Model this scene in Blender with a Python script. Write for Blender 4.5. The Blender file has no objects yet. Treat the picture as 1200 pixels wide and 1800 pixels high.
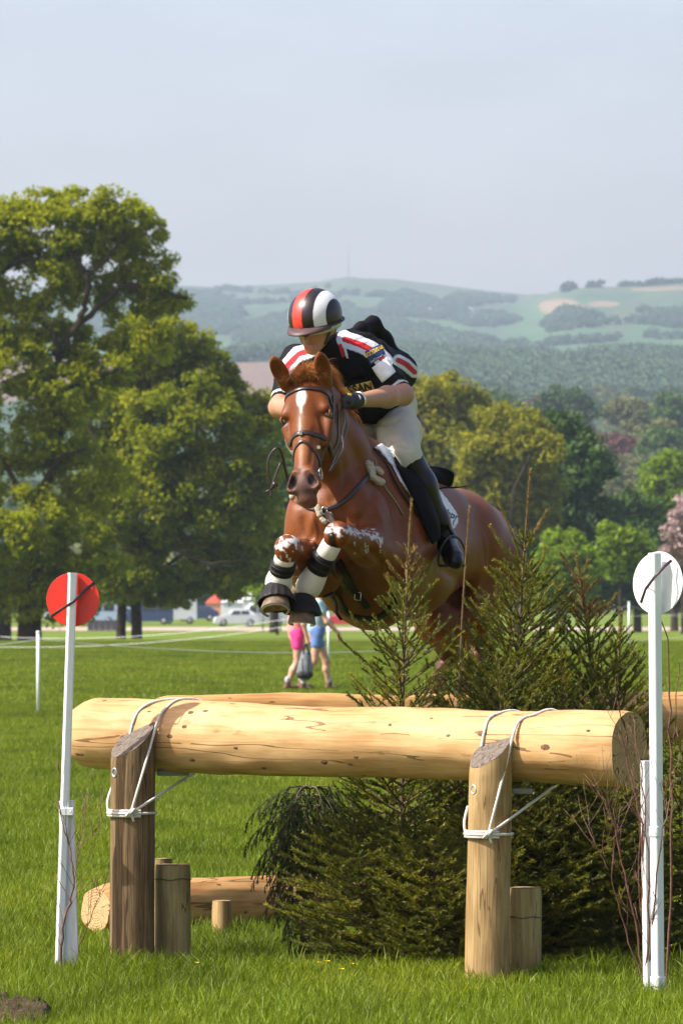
import bpy, math, random
import numpy as np
from mathutils import Vector, Matrix, noise
random.seed(7); RNG = np.random.default_rng(7)
S = bpy.context.scene
COL = S.collection
# ------------------------------------------------------------------ camera, sky, sun, exposure
FPX, HY, EYE = 10000.0, 1030.0, 1.675        # focal length in photo pixels, horizon row, eye height
cam_d = bpy.data.cameras.new('camera'); cam = bpy.data.objects.new('camera', cam_d); COL.objects.link(cam)
cam.location = (0, 0, EYE); cam.rotation_euler = (math.radians(90), 0, 0)
cam_d.sensor_fit = 'HORIZONTAL'; cam_d.sensor_width = 24.0; cam_d.lens = 200.0
cam_d.shift_y = (HY-900)/1200.0
cam_d.clip_start = 1.0; cam_d.clip_end = 40000
cam_d.dof.use_dof = True; cam_d.dof.focus_distance = 25.1; cam_d.dof.aperture_fstop = 13.0
S.camera = cam
SUN_EL = math.radians(48); SUN_AZ = math.radians(75)     # azimuth measured from behind the camera to its left
sdir = Vector((-math.cos(SUN_EL)*math.sin(SUN_AZ), -math.cos(SUN_EL)*math.cos(SUN_AZ), math.sin(SUN_EL)))
W = bpy.data.worlds.new('World'); S.world = W; W.use_nodes = True
wn = W.node_tree; wn.nodes.clear()
sky = wn.nodes.new('ShaderNodeTexSky'); sky.sky_type = 'NISHITA'; sky.sun_disc = False
sky.sun_elevation = SUN_EL
sky.sun_rotation = math.atan2(sdir.x, sdir.y)
sky.air_density = 1.0; sky.dust_density = 3.0; sky.ozone_density = 2.0; sky.altitude = 100
bg = wn.nodes.new('ShaderNodeBackground'); bg.inputs['Strength'].default_value = 0.12
wo = wn.nodes.new('ShaderNodeOutputWorld')
gm = wn.nodes.new('ShaderNodeMix'); gm.data_type = 'RGBA'; gm.blend_type = 'MULTIPLY'; gm.inputs[0].default_value = 1; gm.inputs[7].default_value = (1.24, 1.03, 1.00, 1)   # the pale lavender cast of the hazy sky
tcw = wn.nodes.new('ShaderNodeTexCoord'); mpw = wn.nodes.new('ShaderNodeMapping'); mpw.inputs['Scale'].default_value = (9, 9, 26); nzw = wn.nodes.new('ShaderNodeTexNoise'); nzw.inputs['Scale'].default_value = 2.6; nzw.inputs['Detail'].default_value = 5   # faint veils of high cloud
rpw = wn.nodes.new('ShaderNodeMapRange'); rpw.inputs['From Min'].default_value = .35; rpw.inputs['From Max'].default_value = .7; rpw.inputs['To Min'].default_value = .955; rpw.inputs['To Max'].default_value = 1.05; mcl = wn.nodes.new('ShaderNodeMix'); mcl.data_type = 'RGBA'; mcl.blend_type = 'MULTIPLY'; mcl.inputs[0].default_value = 1
wn.links.new(tcw.outputs['Generated'], mpw.inputs[0]); wn.links.new(mpw.outputs[0], nzw.inputs['Vector']); wn.links.new(nzw.outputs['Fac'], rpw.inputs['Value']); wn.links.new(sky.outputs[0], mcl.inputs[6]); wn.links.new(rpw.outputs['Result'], mcl.inputs[7]); wn.links.new(mcl.outputs[2], gm.inputs[6]); wn.links.new(gm.outputs[2], bg.inputs[0]); wn.links.new(bg.outputs[0], wo.inputs[0])
sl = bpy.data.lights.new('sun', 'SUN'); sl.energy = 5.0; sl.angle = math.radians(0.5); sl.color = (1.0, 0.955, 0.87)
so = bpy.data.objects.new('sun', sl); COL.objects.link(so); so.rotation_euler = sdir.to_track_quat('Z', 'Y').to_euler()
so.location = (-10, 5, 20)
S.view_settings.view_transform = 'Standard'; S.view_settings.look = 'None'
S.view_settings.exposure = 0.95; S.view_settings.gamma = 1.0; S.view_settings.use_curve_mapping = False

# ------------------------------------------------------------------ helpers
def P(x, y, D):
    return Vector(((x-600)/FPX*D, D, EYE+(HY-y)/FPX*D))
def tag(o, label=None, cat=None, group=None, kind=None):
    if label: o['label'] = label
    if cat: o['category'] = cat
    if group: o['group'] = group
    if kind: o['kind'] = kind
    return o
def empty(name, loc=(0,0,0), label=None, cat=None, group=None):
    o = bpy.data.objects.new(name, None); COL.objects.link(o); o.location = loc; o.empty_display_size = .1
    return tag(o, label, cat, group)
def link(name, me, mat=None, parent=None, world=True):
    o = bpy.data.objects.new(name, me); COL.objects.link(o)
    if mat is not None:
        for m in (mat if isinstance(mat, (list, tuple)) else [mat]): me.materials.append(m)
    if parent is not None:
        o.parent = parent
        if world:
            L = Vector((0,0,0)); q = parent
            while q is not None: L += q.location; q = q.parent
            o.location = -L
    return o
def mesh_np(name, V, F, smooth=True, attrs=None, matidx=None):
    """V (n,3), F (m,k) all faces with k corners"""
    V = np.asarray(V, np.float32); F = np.asarray(F, np.int32)
    me = bpy.data.meshes.new(name)
    me.vertices.add(len(V)); me.vertices.foreach_set('co', V.ravel())
    k = F.shape[1]; me.loops.add(F.size); me.loops.foreach_set('vertex_index', F.ravel())
    me.polygons.add(len(F)); me.polygons.foreach_set('loop_start', np.arange(0, F.size, k, dtype=np.int32))
    me.polygons.foreach_set('loop_total', np.full(len(F), k, np.int32))
    me.polygons.foreach_set('use_smooth', np.full(len(F), smooth, bool))
    if matidx is not None: me.polygons.foreach_set('material_index', np.asarray(matidx, np.int32))
    me.update(calc_edges=True)
    if attrs:
        for an, (dom, arr) in attrs.items():
            arr = np.asarray(arr, np.float32)
            if arr.ndim == 1:
                a = me.attributes.new(an, 'FLOAT', dom); a.data.foreach_set('value', arr)
            elif arr.shape[1] == 4:
                a = me.attributes.new(an, 'FLOAT_COLOR', dom); a.data.foreach_set('color', arr.ravel())
            else:
                a = me.attributes.new(an, 'FLOAT_VECTOR', dom); a.data.foreach_set('vector', arr.ravel())
    return me
class MB:
    """collects verts/faces for one mesh"""
    def __init__(s): s.v = []; s.f = []; s.m = []
    def add(s, V, F, m=0):
        n = len(s.v); s.v += [tuple(v) for v in V]; s.f += [tuple(i+n for i in f) for f in F]; s.m += [m]*len(F); return s
    def box(s, c, size, R=None, m=0, bev=0):
        c = Vector(c); h = [q/2 for q in size]; vs = []
        for sx in (-1,1):
            for sy in (-1,1):
                for sz in (-1,1):
                    p = Vector((sx*h[0], sy*h[1], sz*h[2]))
                    if R is not None: p = R @ p
                    vs.append(c+p)
        return s.add(vs, [(0,1,3,2),(4,6,7,5),(0,4,5,1),(2,3,7,6),(0,2,6,4),(1,5,7,3)], m)
    def tube(s, pts, rad, n=10, m=0, caps=True, flat=None):
        """pts list of Vector; rad float or list; flat=(width_dir, ratio) not used for round"""
        pts = [Vector(p) for p in pts]; k = len(pts)
        if not hasattr(rad, '__len__'): rad = [rad]*k
        T = []
        for i in range(k):
            t = (pts[min(i+1,k-1)]-pts[max(i-1,0)]); T.append(t.normalized() if t.length > 1e-9 else Vector((0,0,1)))
        u = T[0].orthogonal().normalized(); vs = []
        for i in range(k):
            u = (u - T[i]*u.dot(T[i])); u = u.normalized() if u.length > 1e-6 else T[i].orthogonal().normalized()
            w = T[i].cross(u)
            for j in range(n):
                a = 2*math.pi*j/n; vs.append(pts[i]+(u*math.cos(a)+w*math.sin(a))*rad[i])
        fs = [(i*n+j, i*n+(j+1)%n, (i+1)*n+(j+1)%n, (i+1)*n+j) for i in range(k-1) for j in range(n)]
        if caps: fs += [tuple(range(n-1,-1,-1)), tuple((k-1)*n+j for j in range(n))]
        return s.add(vs, fs, m)
    def strap(s, pts, width, thick, nrm, m=0):
        """flat ribbon with thickness; nrm: a Vector or list of outward normals"""
        pts = [Vector(p) for p in pts]; k = len(pts)
        N = nrm if isinstance(nrm, list) else [nrm]*k; vs = []
        Wd = width if hasattr(width, '__len__') else [width]*k
        for i in range(k):
            t = (pts[min(i+1,k-1)]-pts[max(i-1,0)]).normalized(); n_ = (Vector(N[i])-t*Vector(N[i]).dot(t)).normalized(); w = t.cross(n_)
            for a, b in ((-.5,-.5),(.5,-.5),(.5,.3),(.25,.5),(-.25,.5),(-.5,.3)):
                vs.append(pts[i]+w*Wd[i]*a+n_*thick*b)
        fs = [(i*6+j, (i+1)*6+j, (i+1)*6+(j+1)%6, i*6+(j+1)%6) for i in range(k-1) for j in range(6)]
        fs += [tuple(range(6)), tuple((k-1)*6+5-j for j in range(6))]
        return s.add(vs, fs, m)
    def build(s, name, mat=None, parent=None, smooth=True, bevel=0, sub=0):
        me = bpy.data.meshes.new(name); me.from_pydata([tuple(v) for v in s.v], [], s.f)
        me.polygons.foreach_set('use_smooth', np.full(len(s.f), smooth, bool))
        me.polygons.foreach_set('material_index', np.array(s.m, np.int32)); me.update()
        o = link(name, me, mat, parent)
        if bevel:
            b = o.modifiers.new('bevel', 'BEVEL'); b.width = bevel; b.segments = 2; b.limit_method = 'ANGLE'
        if sub:
            b = o.modifiers.new('sub', 'SUBSURF'); b.levels = b.render_levels = sub
        return o
def spline(pts, n=8):
    """Catmull-Rom through points (Vectors)"""
    pts = [Vector(p) for p in pts]; out = []
    for i in range(len(pts)-1):
        p0 = pts[max(i-1,0)]; p1 = pts[i]; p2 = pts[i+1]; p3 = pts[min(i+2,len(pts)-1)]
        for k in range(n):
            t = k/n; out.append(.5*((2*p1)+(p2-p0)*t+(2*p0-5*p1+4*p2-p3)*t*t+(3*p1-p0-3*p2+p3)*t**3))
    out.append(pts[-1]); return out
def copy_thing(o, parent=None):
    c = o.copy(); COL.objects.link(c); c.parent = parent
    for ch in list(o.children): copy_thing(ch, c)
    return c

# ------------------------------------------------------------------ materials
class NT:
    def __init__(s, name):
        s.m = bpy.data.materials.new(name); s.m.use_nodes = True; s.t = s.m.node_tree; s.t.nodes.clear()
        s.out = s.n('ShaderNodeOutputMaterial')
    def n(s, typ, **kw):
        x = s.t.nodes.new(typ)
        for k, v in kw.items(): setattr(x, k, v)
        return x
    def l(s, a, b): s.t.links.new(a, b)
    def coord(s, scale=(1,1,1), kind='Object'):
        m = s.n('ShaderNodeMapping'); m.inputs['Scale'].default_value = scale
        if kind == 'World': s.l(s.n('ShaderNodeNewGeometry').outputs['Position'], m.inputs[0])
        elif kind.startswith('@'): 
            a = s.n('ShaderNodeAttribute'); a.attribute_name = kind[1:]; s.l(a.outputs['Vector'], m.inputs[0])
        else: s.l(s.n('ShaderNodeTexCoord').outputs[kind], m.inputs[0])
        return m.outputs[0]
    def noise(s, vec, scale=5, detail=4, rough=.55, dist=0):
        x = s.n('ShaderNodeTexNoise'); x.inputs['Scale'].default_value = scale; x.inputs['Detail'].default_value = detail
        x.inputs['Roughness'].default_value = rough; x.inputs['Distortion'].default_value = dist
        if vec is not None: s.l(vec, x.inputs['Vector'])
        return x.outputs['Fac']
    def ramp(s, fac, stops, interp='LINEAR'):
        r = s.n('ShaderNodeValToRGB'); r.color_ramp.interpolation = interp; e = r.color_ramp.elements
        while len(e) < len(stops): e.new(.5)
        for q, (p, c) in zip(e, stops):
            q.position = p; q.color = (c, c, c, 1) if not hasattr(c, '__len__') else (*c[:3], 1)
        s.l(fac, r.inputs[0]); return r.outputs[0]
    def mix(s, a, b, f, mode='MIX'):
        x = s.n('ShaderNodeMix', data_type='RGBA', blend_type=mode)
        for v, i in ((f, 0), (a, 6), (b, 7)):
            if hasattr(v, 'is_linked') or isinstance(v, bpy.types.NodeSocket): s.l(v, x.inputs[i])
            else: x.inputs[i].default_value = v if not hasattr(v, '__len__') else (*v[:3], 1)
        return x.outputs[2]
    def math(s, op, a, b=0.0):
        x = s.n('ShaderNodeMath', operation=op)
        for v, i in ((a, 0), (b, 1)):
            if isinstance(v, bpy.types.NodeSocket): s.l(v, x.inputs[i])
            else: x.inputs[i].default_value = v
        return x.outputs[0]
    def bsdf(s, col, rough=.6, bump=None, bstr=.3, bdist=.01, spec=.5, metal=0, coat=0, sheen=0, sss=0):
        b = s.n('ShaderNodeBsdfPrincipled')
        for v, k in ((col, 'Base Color'), (rough, 'Roughness'), (metal, 'Metallic'), (spec, 'Specular IOR Level'), (coat, 'Coat Weight'), (sheen, 'Sheen Weight')):
            if isinstance(v, bpy.types.NodeSocket): s.l(v, b.inputs[k])
            else: b.inputs[k].default_value = v if not hasattr(v, '__len__') else (*v[:3], 1)
        if sss: 
            b.inputs['Subsurface Weight'].default_value = sss; b.inputs['Subsurface Scale'].default_value = .01
        if bump is not None:
            q = s.n('ShaderNodeBump'); q.inputs['Strength'].default_value = bstr; q.inputs['Distance'].default_value = bdist
            s.l(bump, q.inputs['Height']); s.l(q.outputs[0], b.inputs['Normal'])
        s.l(b.outputs[0], s.out.inputs[0]); s.b = b; return s.m
def simple(name, c, rough=.6, var=.15, scale=20, bump=.1, bd=.002, **kw):
    t = NT(name); v = t.coord(); n = t.noise(v, scale, 4)
    lo = tuple(q*(1-var) for q in c); hi = tuple(min(1, q*(1+var)) for q in c)
    return t.bsdf(t.ramp(n, [(.3, lo), (.7, hi)]), rough, t.noise(v, scale*6, 3), bump, bd, **kw)
def leafmat(name, ca, cb, cc=None, trans=.35, rough=.55, wscale=.05, spec=.12):
    """two sided leaf: colour varies leaf to leaf and clump to clump"""
    t = NT(name); a = t.n('ShaderNodeAttribute'); a.attribute_name = 'tint'
    col = t.ramp(a.outputs['Fac'], [(0, ca), (1, cb)] if cc is None else [(0, ca), (.55, cb), (1, cc)])
    b = t.n('ShaderNodeBsdfPrincipled'); t.l(col, b.inputs['Base Color']); b.inputs['Roughness'].default_value = rough
    b.inputs['Specular IOR Level'].default_value = spec
    tr = t.n('ShaderNodeBsdfTranslucent'); t.l(t.mix(col, (1.0,1.0,.35), .0), tr.inputs[0])
    mx = t.n('ShaderNodeMixShader'); mx.inputs[0].default_value = trans
    t.l(b.outputs[0], mx.inputs[1]); t.l(tr.outputs[0], mx.inputs[2]); t.l(mx.outputs[0], t.out.inputs[0])
    return t.m
# ------------------------------------------------------------------ terrain
def smooth01(t): t = np.clip(t, 0, 1); return t*t*(3-2*t)
_gD = [0, 110, 180, 250, 350, 450, 520, 600, 700, 850, 1000, 1300, 1600, 2000, 2300, 2700, 3100]
_gY = [0, 0, 0, 0, 0, 1109, 1094, 1079, 1058, 1000, 950, 870, 800, 690, 640, 632, 625]
_gZ = [0.0, 0.0, -.15, -.6, -1.2]
for i in range(5, len(_gD)): _gZ.append(EYE+(HY-_gY[i])/FPX*_gD[i])
SKX = [-900, 0, 300, 380, 430, 500, 560, 590, 612, 640, 690, 770, 860, 925, 950, 990, 1060, 1130, 1200, 2200]
SKY_ = [520, 508, 501, 504, 502, 499, 495, 489, 486, 489, 490, 500, 511, 517, 516, 507, 504, 502, 497, 488]
def vnoise(x, y, seed=0):
    """cheap smooth value noise, numpy"""
    xi = np.floor(x).astype(np.int64); yi = np.floor(y).astype(np.int64); fx = smooth01(x-xi); fy = smooth01(y-yi)
    def h(a, b):
        n = (a*374761393 + b*668265263 + seed*974711) & 0x7fffffff
        n = ((n ^ (n >> 13))*1274126177) & 0x7fffffff
        return ((n ^ (n >> 16)) & 0xffff)/65535.0
    return (h(xi,yi)*(1-fx)+h(xi+1,yi)*fx)*(1-fy)+(h(xi,yi+1)*(1-fx)+h(xi+1,yi+1)*fx)*fy
def fbm(x, y, o=4, seed=0):
    r = 0; a = .5
    for i in range(o): r = r+a*vnoise(x*2**i, y*2**i, seed+i*7); a *= .5
    return r
def ground_z(X, D):
    X = np.asarray(X, float); D = np.asarray(D, float)
    z = np.interp(D, _gD, _gZ)
    px = 600+X/np.maximum(D, 1)*FPX
    rd = 5600+(4300-5600)*smooth01((px-900)/120)              # ridge distance
    sk = np.interp(px, SKX, SKY_)
    t = np.clip((D-3100)/(rd-3100), 0, 1)
    Yh = 625+(sk-625)*(1-(1-t)**1.25)
    zh = EYE+(HY-Yh)/FPX*D
    zr = EYE+(HY-sk)/FPX*rd
    zh = np.where(D > rd, zr-(D-rd)*.12, zh)
    z = np.where(D > 3100, zh, z)
    amp = np.clip((D-800)/2000, 0, 1)
    z = z+amp*(fbm(X/90+50, D/260, 3)-.45)*14*np.where(D > rd-350, np.clip((rd-D)/350,0,1), 1)
    z = z+np.where(D < 400, 1, 0)*(fbm(X/1.7+9, D/2.3, 3)-.45)*.05*np.clip((D-18)/4,0,1)
    return z
ZC = lambda x, D: float(ground_z((x-600)/FPX*D, D))
def G(x, D): v = P(x, HY, D); v.z = ZC(x, D); return v
def sector_grid(Ds, pxs):
    Ds = np.asarray(Ds, float); pxs = np.asarray(pxs, float)
    DD, PP = np.meshgrid(Ds, pxs, indexing='ij'); X = (PP-600)/FPX*DD
    V = np.stack([X, DD, ground_z(X, DD)], -1).reshape(-1, 3); n, m = len(Ds), len(pxs)
    idx = np.arange(n*m).reshape(n, m)
    F = np.stack([idx[:-1,:-1], idx[:-1,1:], idx[1:,1:], idx[1:,:-1]], -1).reshape(-1, 4)
    return V, F, PP.ravel(), DD.ravel()
# near lawn : a wide sheet from behind the camera to 800 m
def sheet(name, xs, ys, mat):
    YY, XX = np.meshgrid(ys, xs, indexing='ij'); V = np.stack([XX, YY, ground_z(XX, YY)], -1).reshape(-1, 3)
    n, m = len(ys), len(xs); idx = np.arange(n*m).reshape(n, m)
    F = np.stack([idx[:-1,:-1], idx[:-1,1:], idx[1:,1:], idx[1:,:-1]], -1).reshape(-1, 4)
    return link(name, mesh_np(name, V, F), mat)
t = NT('lawn_ground'); v = t.coord((1,1,1), 'World')
n1 = t.noise(v, .35, 5); n2 = t.noise(t.coord((1.0,.35,1), 'World'), 2.2, 4); n3 = t.noise(v, 40, 3)
c = t.ramp(n1, [(.3, (.075,.115,.004)), (.5, (.10,.15,.005)), (.72, (.14,.19,.010))])
c = t.mix(c, t.ramp(n2, [(.35, (.06,.10,.006)), (.65, (.15,.20,.016))]), .45)
M_LAWN = t.bsdf(t.mix(c, t.ramp(n3, [(.3, (.06,.09,.008)), (.7, (.17,.23,.02))]), .35), .8, n3, .6, .02, spec=.15)
t = NT('soil'); v = t.coord((1,1,1), 'World')
M_SOIL = t.bsdf(t.ramp(t.noise(v, 9, 6), [(.3, (.022,.014,.009)), (.7, (.085,.055,.034))]), .9, t.noise(v, 22, 5), .9, .03, spec=.1)
xs = np.concatenate([np.linspace(-400,-30,20)[:-1], np.linspace(-30,-4,27)[:-1], np.linspace(-4,4,65)[:-1], np.linspace(4,30,27)[:-1], np.linspace(30,400,20)])
ys = np.concatenate([np.linspace(-60,18,14)[:-1], np.linspace(18,40,150)[:-1], np.linspace(40,120,160)[:-1], np.linspace(120,900,120)])
lawn = tag(sheet('lawn', xs, ys, M_LAWN), kind='structure')
# far fields and hills, coloured field by field, bluish to paint in some of the haze
rowsY = []
Ds = list(np.linspace(900, 3100, 160)) + list(np.linspace(3120, 6400, 300))
pxs = np.linspace(-1500, 2700, 700)
V, F, PPx, DD = sector_grid(Ds, pxs)
rd = 5600+(4300-5600)*smooth01((PPx-900)/120); sk = np.interp(PPx, SKX, SKY_)
PY = HY-(V[:,2]-EYE)/DD*FPX
def lump(x, y, cx, cy, rx, ry, seed, thr=1.0, jag=.5):
    return ((x-cx)/rx)**2+((y-cy)/ry)**2+(fbm(x/22, y/9, 3, seed)-.45)*2*jag < thr
def edge(y, yc, w=3): return smooth01((y-yc)/w+.5)
g1 = np.array([.052,.095,.050]); g2 = np.array([.060,.118,.052]); g3 = np.array([.075,.105,.058]); wood = np.array([.048,.080,.052])
moor = np.array([.075,.10,.055]); tan_ = np.array([.21,.155,.10]); plough = np.array([.165,.115,.09])
fieldn = vnoise(PPx/70+.13*PY/8, PY/17+PPx/300, 5)
colr = g1[None]+(g3-g1)[None]*smooth01((fieldn-.35)/.2)[:,None]
colr = np.where((vnoise(PPx/95+3, PY/13-PPx/260, 11) > .62)[:,None], g2, colr)
woodm = np.zeros(len(PPx), bool)
nb = fbm(PPx/60, PY/24, 4, 21)
woodm |= (nb > .60) & (PY > sk+14) & (PY < 640) & (PPx < 900)
woodm |= (PPx > 640) & (PPx < 1000) & (PY > 575+(PPx-700)*.25+34*(nb-.5)) & (PY < 720) & (nb > .30)     # steep wooded bank
woodm |= (PPx > 900) & (PY > 652+40*(nb-.5)) & (PY < 720) & (nb > .33)
woodm |= lump(PPx, PY, 1000, 562, 34, 7, 31) | lump(PPx, PY, 1185, 563, 45, 12, 32) | lump(PPx, PY, 850, 565, 40, 10, 33) | lump(PPx, PY, 1140, 630, 50, 14, 37)
woodm |= lump(PPx, PY, 480, 595, 42, 34, 34, jag=.3) | lump(PPx, PY, 350, 560, 60, 30, 35)
green = ((PPx > 880) & (PY > 575) & (PY < 650)) & ~(nb > .62)
woodm &= ~((PPx > 885) & (PY > 578) & (PY < 628) & ~lump(PPx, PY, 1180, 565, 70, 22, 32))
woodm &= ~((PPx < 420+ (PY-600)*1.0) & (PY > 606) & (PY < 700))
colr = np.where(green[:,None], g2, colr)
top = (PY < sk+10); colr = np.where(top[:,None], moor, colr)
for (x0,y0,x1,y1,w) in ((420,530,640,545,1.2),(640,505,900,530,1.1),(660,560,880,590,1.2),(900,590,1200,580,1.1),(560,575,700,600,1.2),(1040,520,1200,540,1.0),(880,612,1200,592,1.6),(930,640,1200,622,1.4),(380,512,600,520,1.3),(330,545,520,530,1.4),(620,520,800,532,1.2),(960,578,1200,566,1.4),(1000,540,1200,528,1.2),(360,640,500,632,1.8),(700,545,900,560,1.2)):
    yy = y0+(PPx-x0)*(y1-y0)/(x1-x0); hed = (np.abs(PY-yy-2*np.sin(PPx/37)) < w) & (PPx > x0) & (PPx < x1)
    colr = np.where(hed[:,None], wood*1.2, colr)
sand = lump(PPx, PY, 985, 538, 42, 12, 41, jag=.4) | lump(PPx, PY, 1060, 534, 28, 5, 42) | ((PPx > 1110) & (np.abs(PY-sk-6-(PPx-1110)*.03) < 2.5))
colr = np.where((sand & ~woodm)[:,None], tan_, colr)
pl = (PY > 636+(PPx-400)*.03) & (PY < 705) & (PPx < 640); colr = np.where(pl[:,None], plough, colr); woodm &= ~pl
ng = (PY > 600) & (PY <= 636+(PPx-400)*.03) & (PPx < 460); colr = np.where(ng[:,None], g2*1.05, colr); woodm &= ~ng
low = DD < 1900; colr = np.where(low[:,None], g1*.8, colr); woodm &= ~low
colr = np.where(woodm[:,None], wood, colr)
colr = colr*(.85+.3*fbm(PPx/5, PY/2.5, 3, 77))[:,None]
t = NT('far_fields'); a = t.n('ShaderNodeAttribute'); a.attribute_name = 'field'
M_FAR = t.bsdf(a.outputs['Color'], .9, spec=.1)
me = mesh_np('hills', V, F, attrs={'field': ('POINT', np.concatenate([colr, np.ones((len(colr),1))], 1))})
tag(link('hills', me, M_FAR), kind='structure')
# path across the park
t = NT('gravel_path'); v = t.coord((1,1,1), 'World')
M_PATH = t.bsdf(t.ramp(t.noise(v, 3, 6), [(.3, (.30,.235,.185)), (.7, (.42,.34,.27))]), .9, t.noise(v, 30, 3), .5, .02, spec=.1)
PD0, PD1 = 425, 475
Ds = np.linspace(PD0, PD1, 8); V, F, px_, D_ = sector_grid(Ds, np.linspace(-600, 1800, 60)); V[:,2] += .03+.012*np.abs(V[:,0])*0
tag(link('gravel_path', mesh_np('gravel_path', V, F), M_PATH), kind='structure')
# bare soil patch at the lower left corner
Ds = np.linspace(21.4, 22.75, 26); V, F, px_, D_ = sector_grid(Ds, np.linspace(-60, 120, 30))
q = ((px_+20)/115)**2+((D_-22.0)/.75)**2+(fbm(px_/18, D_*4, 3, 3)-.45)*1.2
V[:,2] += np.where(q < 1, .022+.06*fbm(px_/7, D_*11, 4, 4), -.08)
tag(link('bare_soil', mesh_np('bare_soil', V, F), M_SOIL), kind='structure')

# ------------------------------------------------------------------ instancing helper (geometry nodes) for uncountable things
def scatter(name, proto_mesh, proto_mat, pts, rot, sc, label, cat, tilt=None):
    po = bpy.data.objects.new(name+'_source', proto_mesh)        # data only, never linked to the scene
    if proto_mat is not None: proto_mesh.materials.append(proto_mat)
    me = bpy.data.meshes.new(name); me.vertices.add(len(pts)); me.vertices.foreach_set('co', np.asarray(pts, np.float32).ravel())
    a = me.attributes.new('rot', 'FLOAT_VECTOR', 'POINT'); r = np.zeros((len(pts),3), np.float32); r[:,2] = rot
    if tilt is not None: r[:,:2] = tilt
    a.data.foreach_set('vector', r.ravel())
    a = me.attributes.new('sc', 'FLOAT_VECTOR', 'POINT'); sc = np.asarray(sc, np.float32)
    if sc.ndim == 1: sc = np.repeat(sc[:,None], 3, 1)
    a.data.foreach_set('vector', sc.ravel())
    o = bpy.data.objects.new(name, me); COL.objects.link(o)
    ng = bpy.data.node_groups.new(name, 'GeometryNodeTree'); ng.interface.new_socket('Geometry', in_out='INPUT', socket_type='NodeSocketGeometry'); ng.interface.new_socket('Geometry', in_out='OUTPUT', socket_type='NodeSocketGeometry')
    N = ng.nodes; gi = N.new('NodeGroupInput'); go = N.new('NodeGroupOutput'); ip = N.new('GeometryNodeInstanceOnPoints'); oi = N.new('GeometryNodeObjectInfo')
    oi.inputs[0].default_value = po; oi.inputs['As Instance'].default_value = True
    for an, sock in (('rot','Rotation'),('sc','Scale')):
        na = N.new('GeometryNodeInputNamedAttribute'); na.data_type = 'FLOAT_VECTOR'; na.inputs['Name'].default_value = an
        ng.links.new(na.outputs['Attribute'], ip.inputs[sock])
    ng.links.new(gi.outputs[0], ip.inputs['Points']); ng.links.new(oi.outputs['Geometry'], ip.inputs['Instance']); ng.links.new(ip.outputs[0], go.inputs[0])
    m = o.modifiers.new('scatter', 'NODES'); m.node_group = ng
    return tag(o, label, cat, kind='stuff')
# ---- grass
def grass_patch(name, n, size, h0, h1, w, seg=3, seed=1, lean=.5):
    r = np.random.default_rng(seed)
    base = np.zeros((n,3)); base[:,0] = (r.random(n)-.5)*size; base[:,1] = (r.random(n)-.5)*size
    cl = fbm(base[:,0]*5+seed, base[:,1]*5, 3, seed)
    h = (h0+(h1-h0)*r.random(n)**1.6)*(.55+.9*cl); az = r.random(n)*6.283; ln = h*lean*(.2+r.random(n)); tw = r.random(n)*6.283
    d = np.stack([np.cos(az), np.sin(az), 0*az], 1); wv = np.stack([np.cos(tw), np.sin(tw), 0*tw], 1)*w*(.6+.8*r.random(n))[:,None]
    V = []; 
    for k in range(seg+1):
        t_ = k/seg; c = base+d*(ln*t_**1.8)[:,None]; c[:,2] += h*(t_-.25*t_*t_*(ln/h))
        if k < seg: V += [c-wv*(1-t_*.55), c+wv*(1-t_*.55)]
        else: V += [c]
    V = np.stack(V, 1).reshape(-1,3); K = 2*seg+1; b = (np.arange(n)*K)[:,None]
    F = []
    for k in range(seg-1): F += [b+np.array([[2*k,2*k+1,2*k+3]]), b+np.array([[2*k,2*k+3,2*k+2]])]
    F += [b+np.array([[2*seg-2,2*seg-1,2*seg]])]
    F = np.stack(F, 1).reshape(-1,3)
    tint = np.repeat(r.random(n), K)
    hh = np.tile(np.repeat(np.linspace(0,1,seg+1), 2)[:K], n)
    return mesh_np(name, V, F, attrs={'tint': ('POINT', tint), 'hgt': ('POINT', hh)})
def grassmat(name):
    t = NT(name); a = t.n('ShaderNodeAttribute'); a.attribute_name = 'tint'
    c = t.ramp(a.outputs['Fac'], [(0, (.095,.145,.005)), (.5, (.165,.228,.007)), (.88, (.25,.31,.016)), (.97, (.25,.31,.04)), (1, (.34,.31,.14))])
    w = t.noise(t.coord((.8,.30,1), 'World'), 1.1, 4, .6); w2 = t.noise(t.coord((1,.5,1), 'World'), .12, 3)
    c = t.mix(c, t.ramp(w, [(.36, (.58,.62,.50)), (.50, (.92,.94,.9)), (.64, (1.12,1.04,1.0))]), .85, 'MULTIPLY')
    c = t.mix(c, t.ramp(w2, [(.4, (.75,.8,.7)), (.6, (1,1,1))]), .7, 'MULTIPLY')
    b = t.n('ShaderNodeBsdfPrincipled'); t.l(c, b.inputs['Base Color']); b.inputs['Roughness'].default_value = .5; b.inputs['Specular IOR Level'].default_value = .22
    tr = t.n('ShaderNodeBsdfTranslucent'); t.l(c, tr.inputs[0]); mx = t.n('ShaderNodeMixShader'); mx.inputs[0].default_value = .4
    t.l(b.outputs[0], mx.inputs[1]); t.l(tr.outputs[0], mx.inputs[2]); t.l(mx.outputs[0], t.out.inputs[0]); return t.m
M_GRASS = grassmat('grass_blades')
def in_view(X, D, margin): return np.abs(X) < .06*D*1.0+margin
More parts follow.
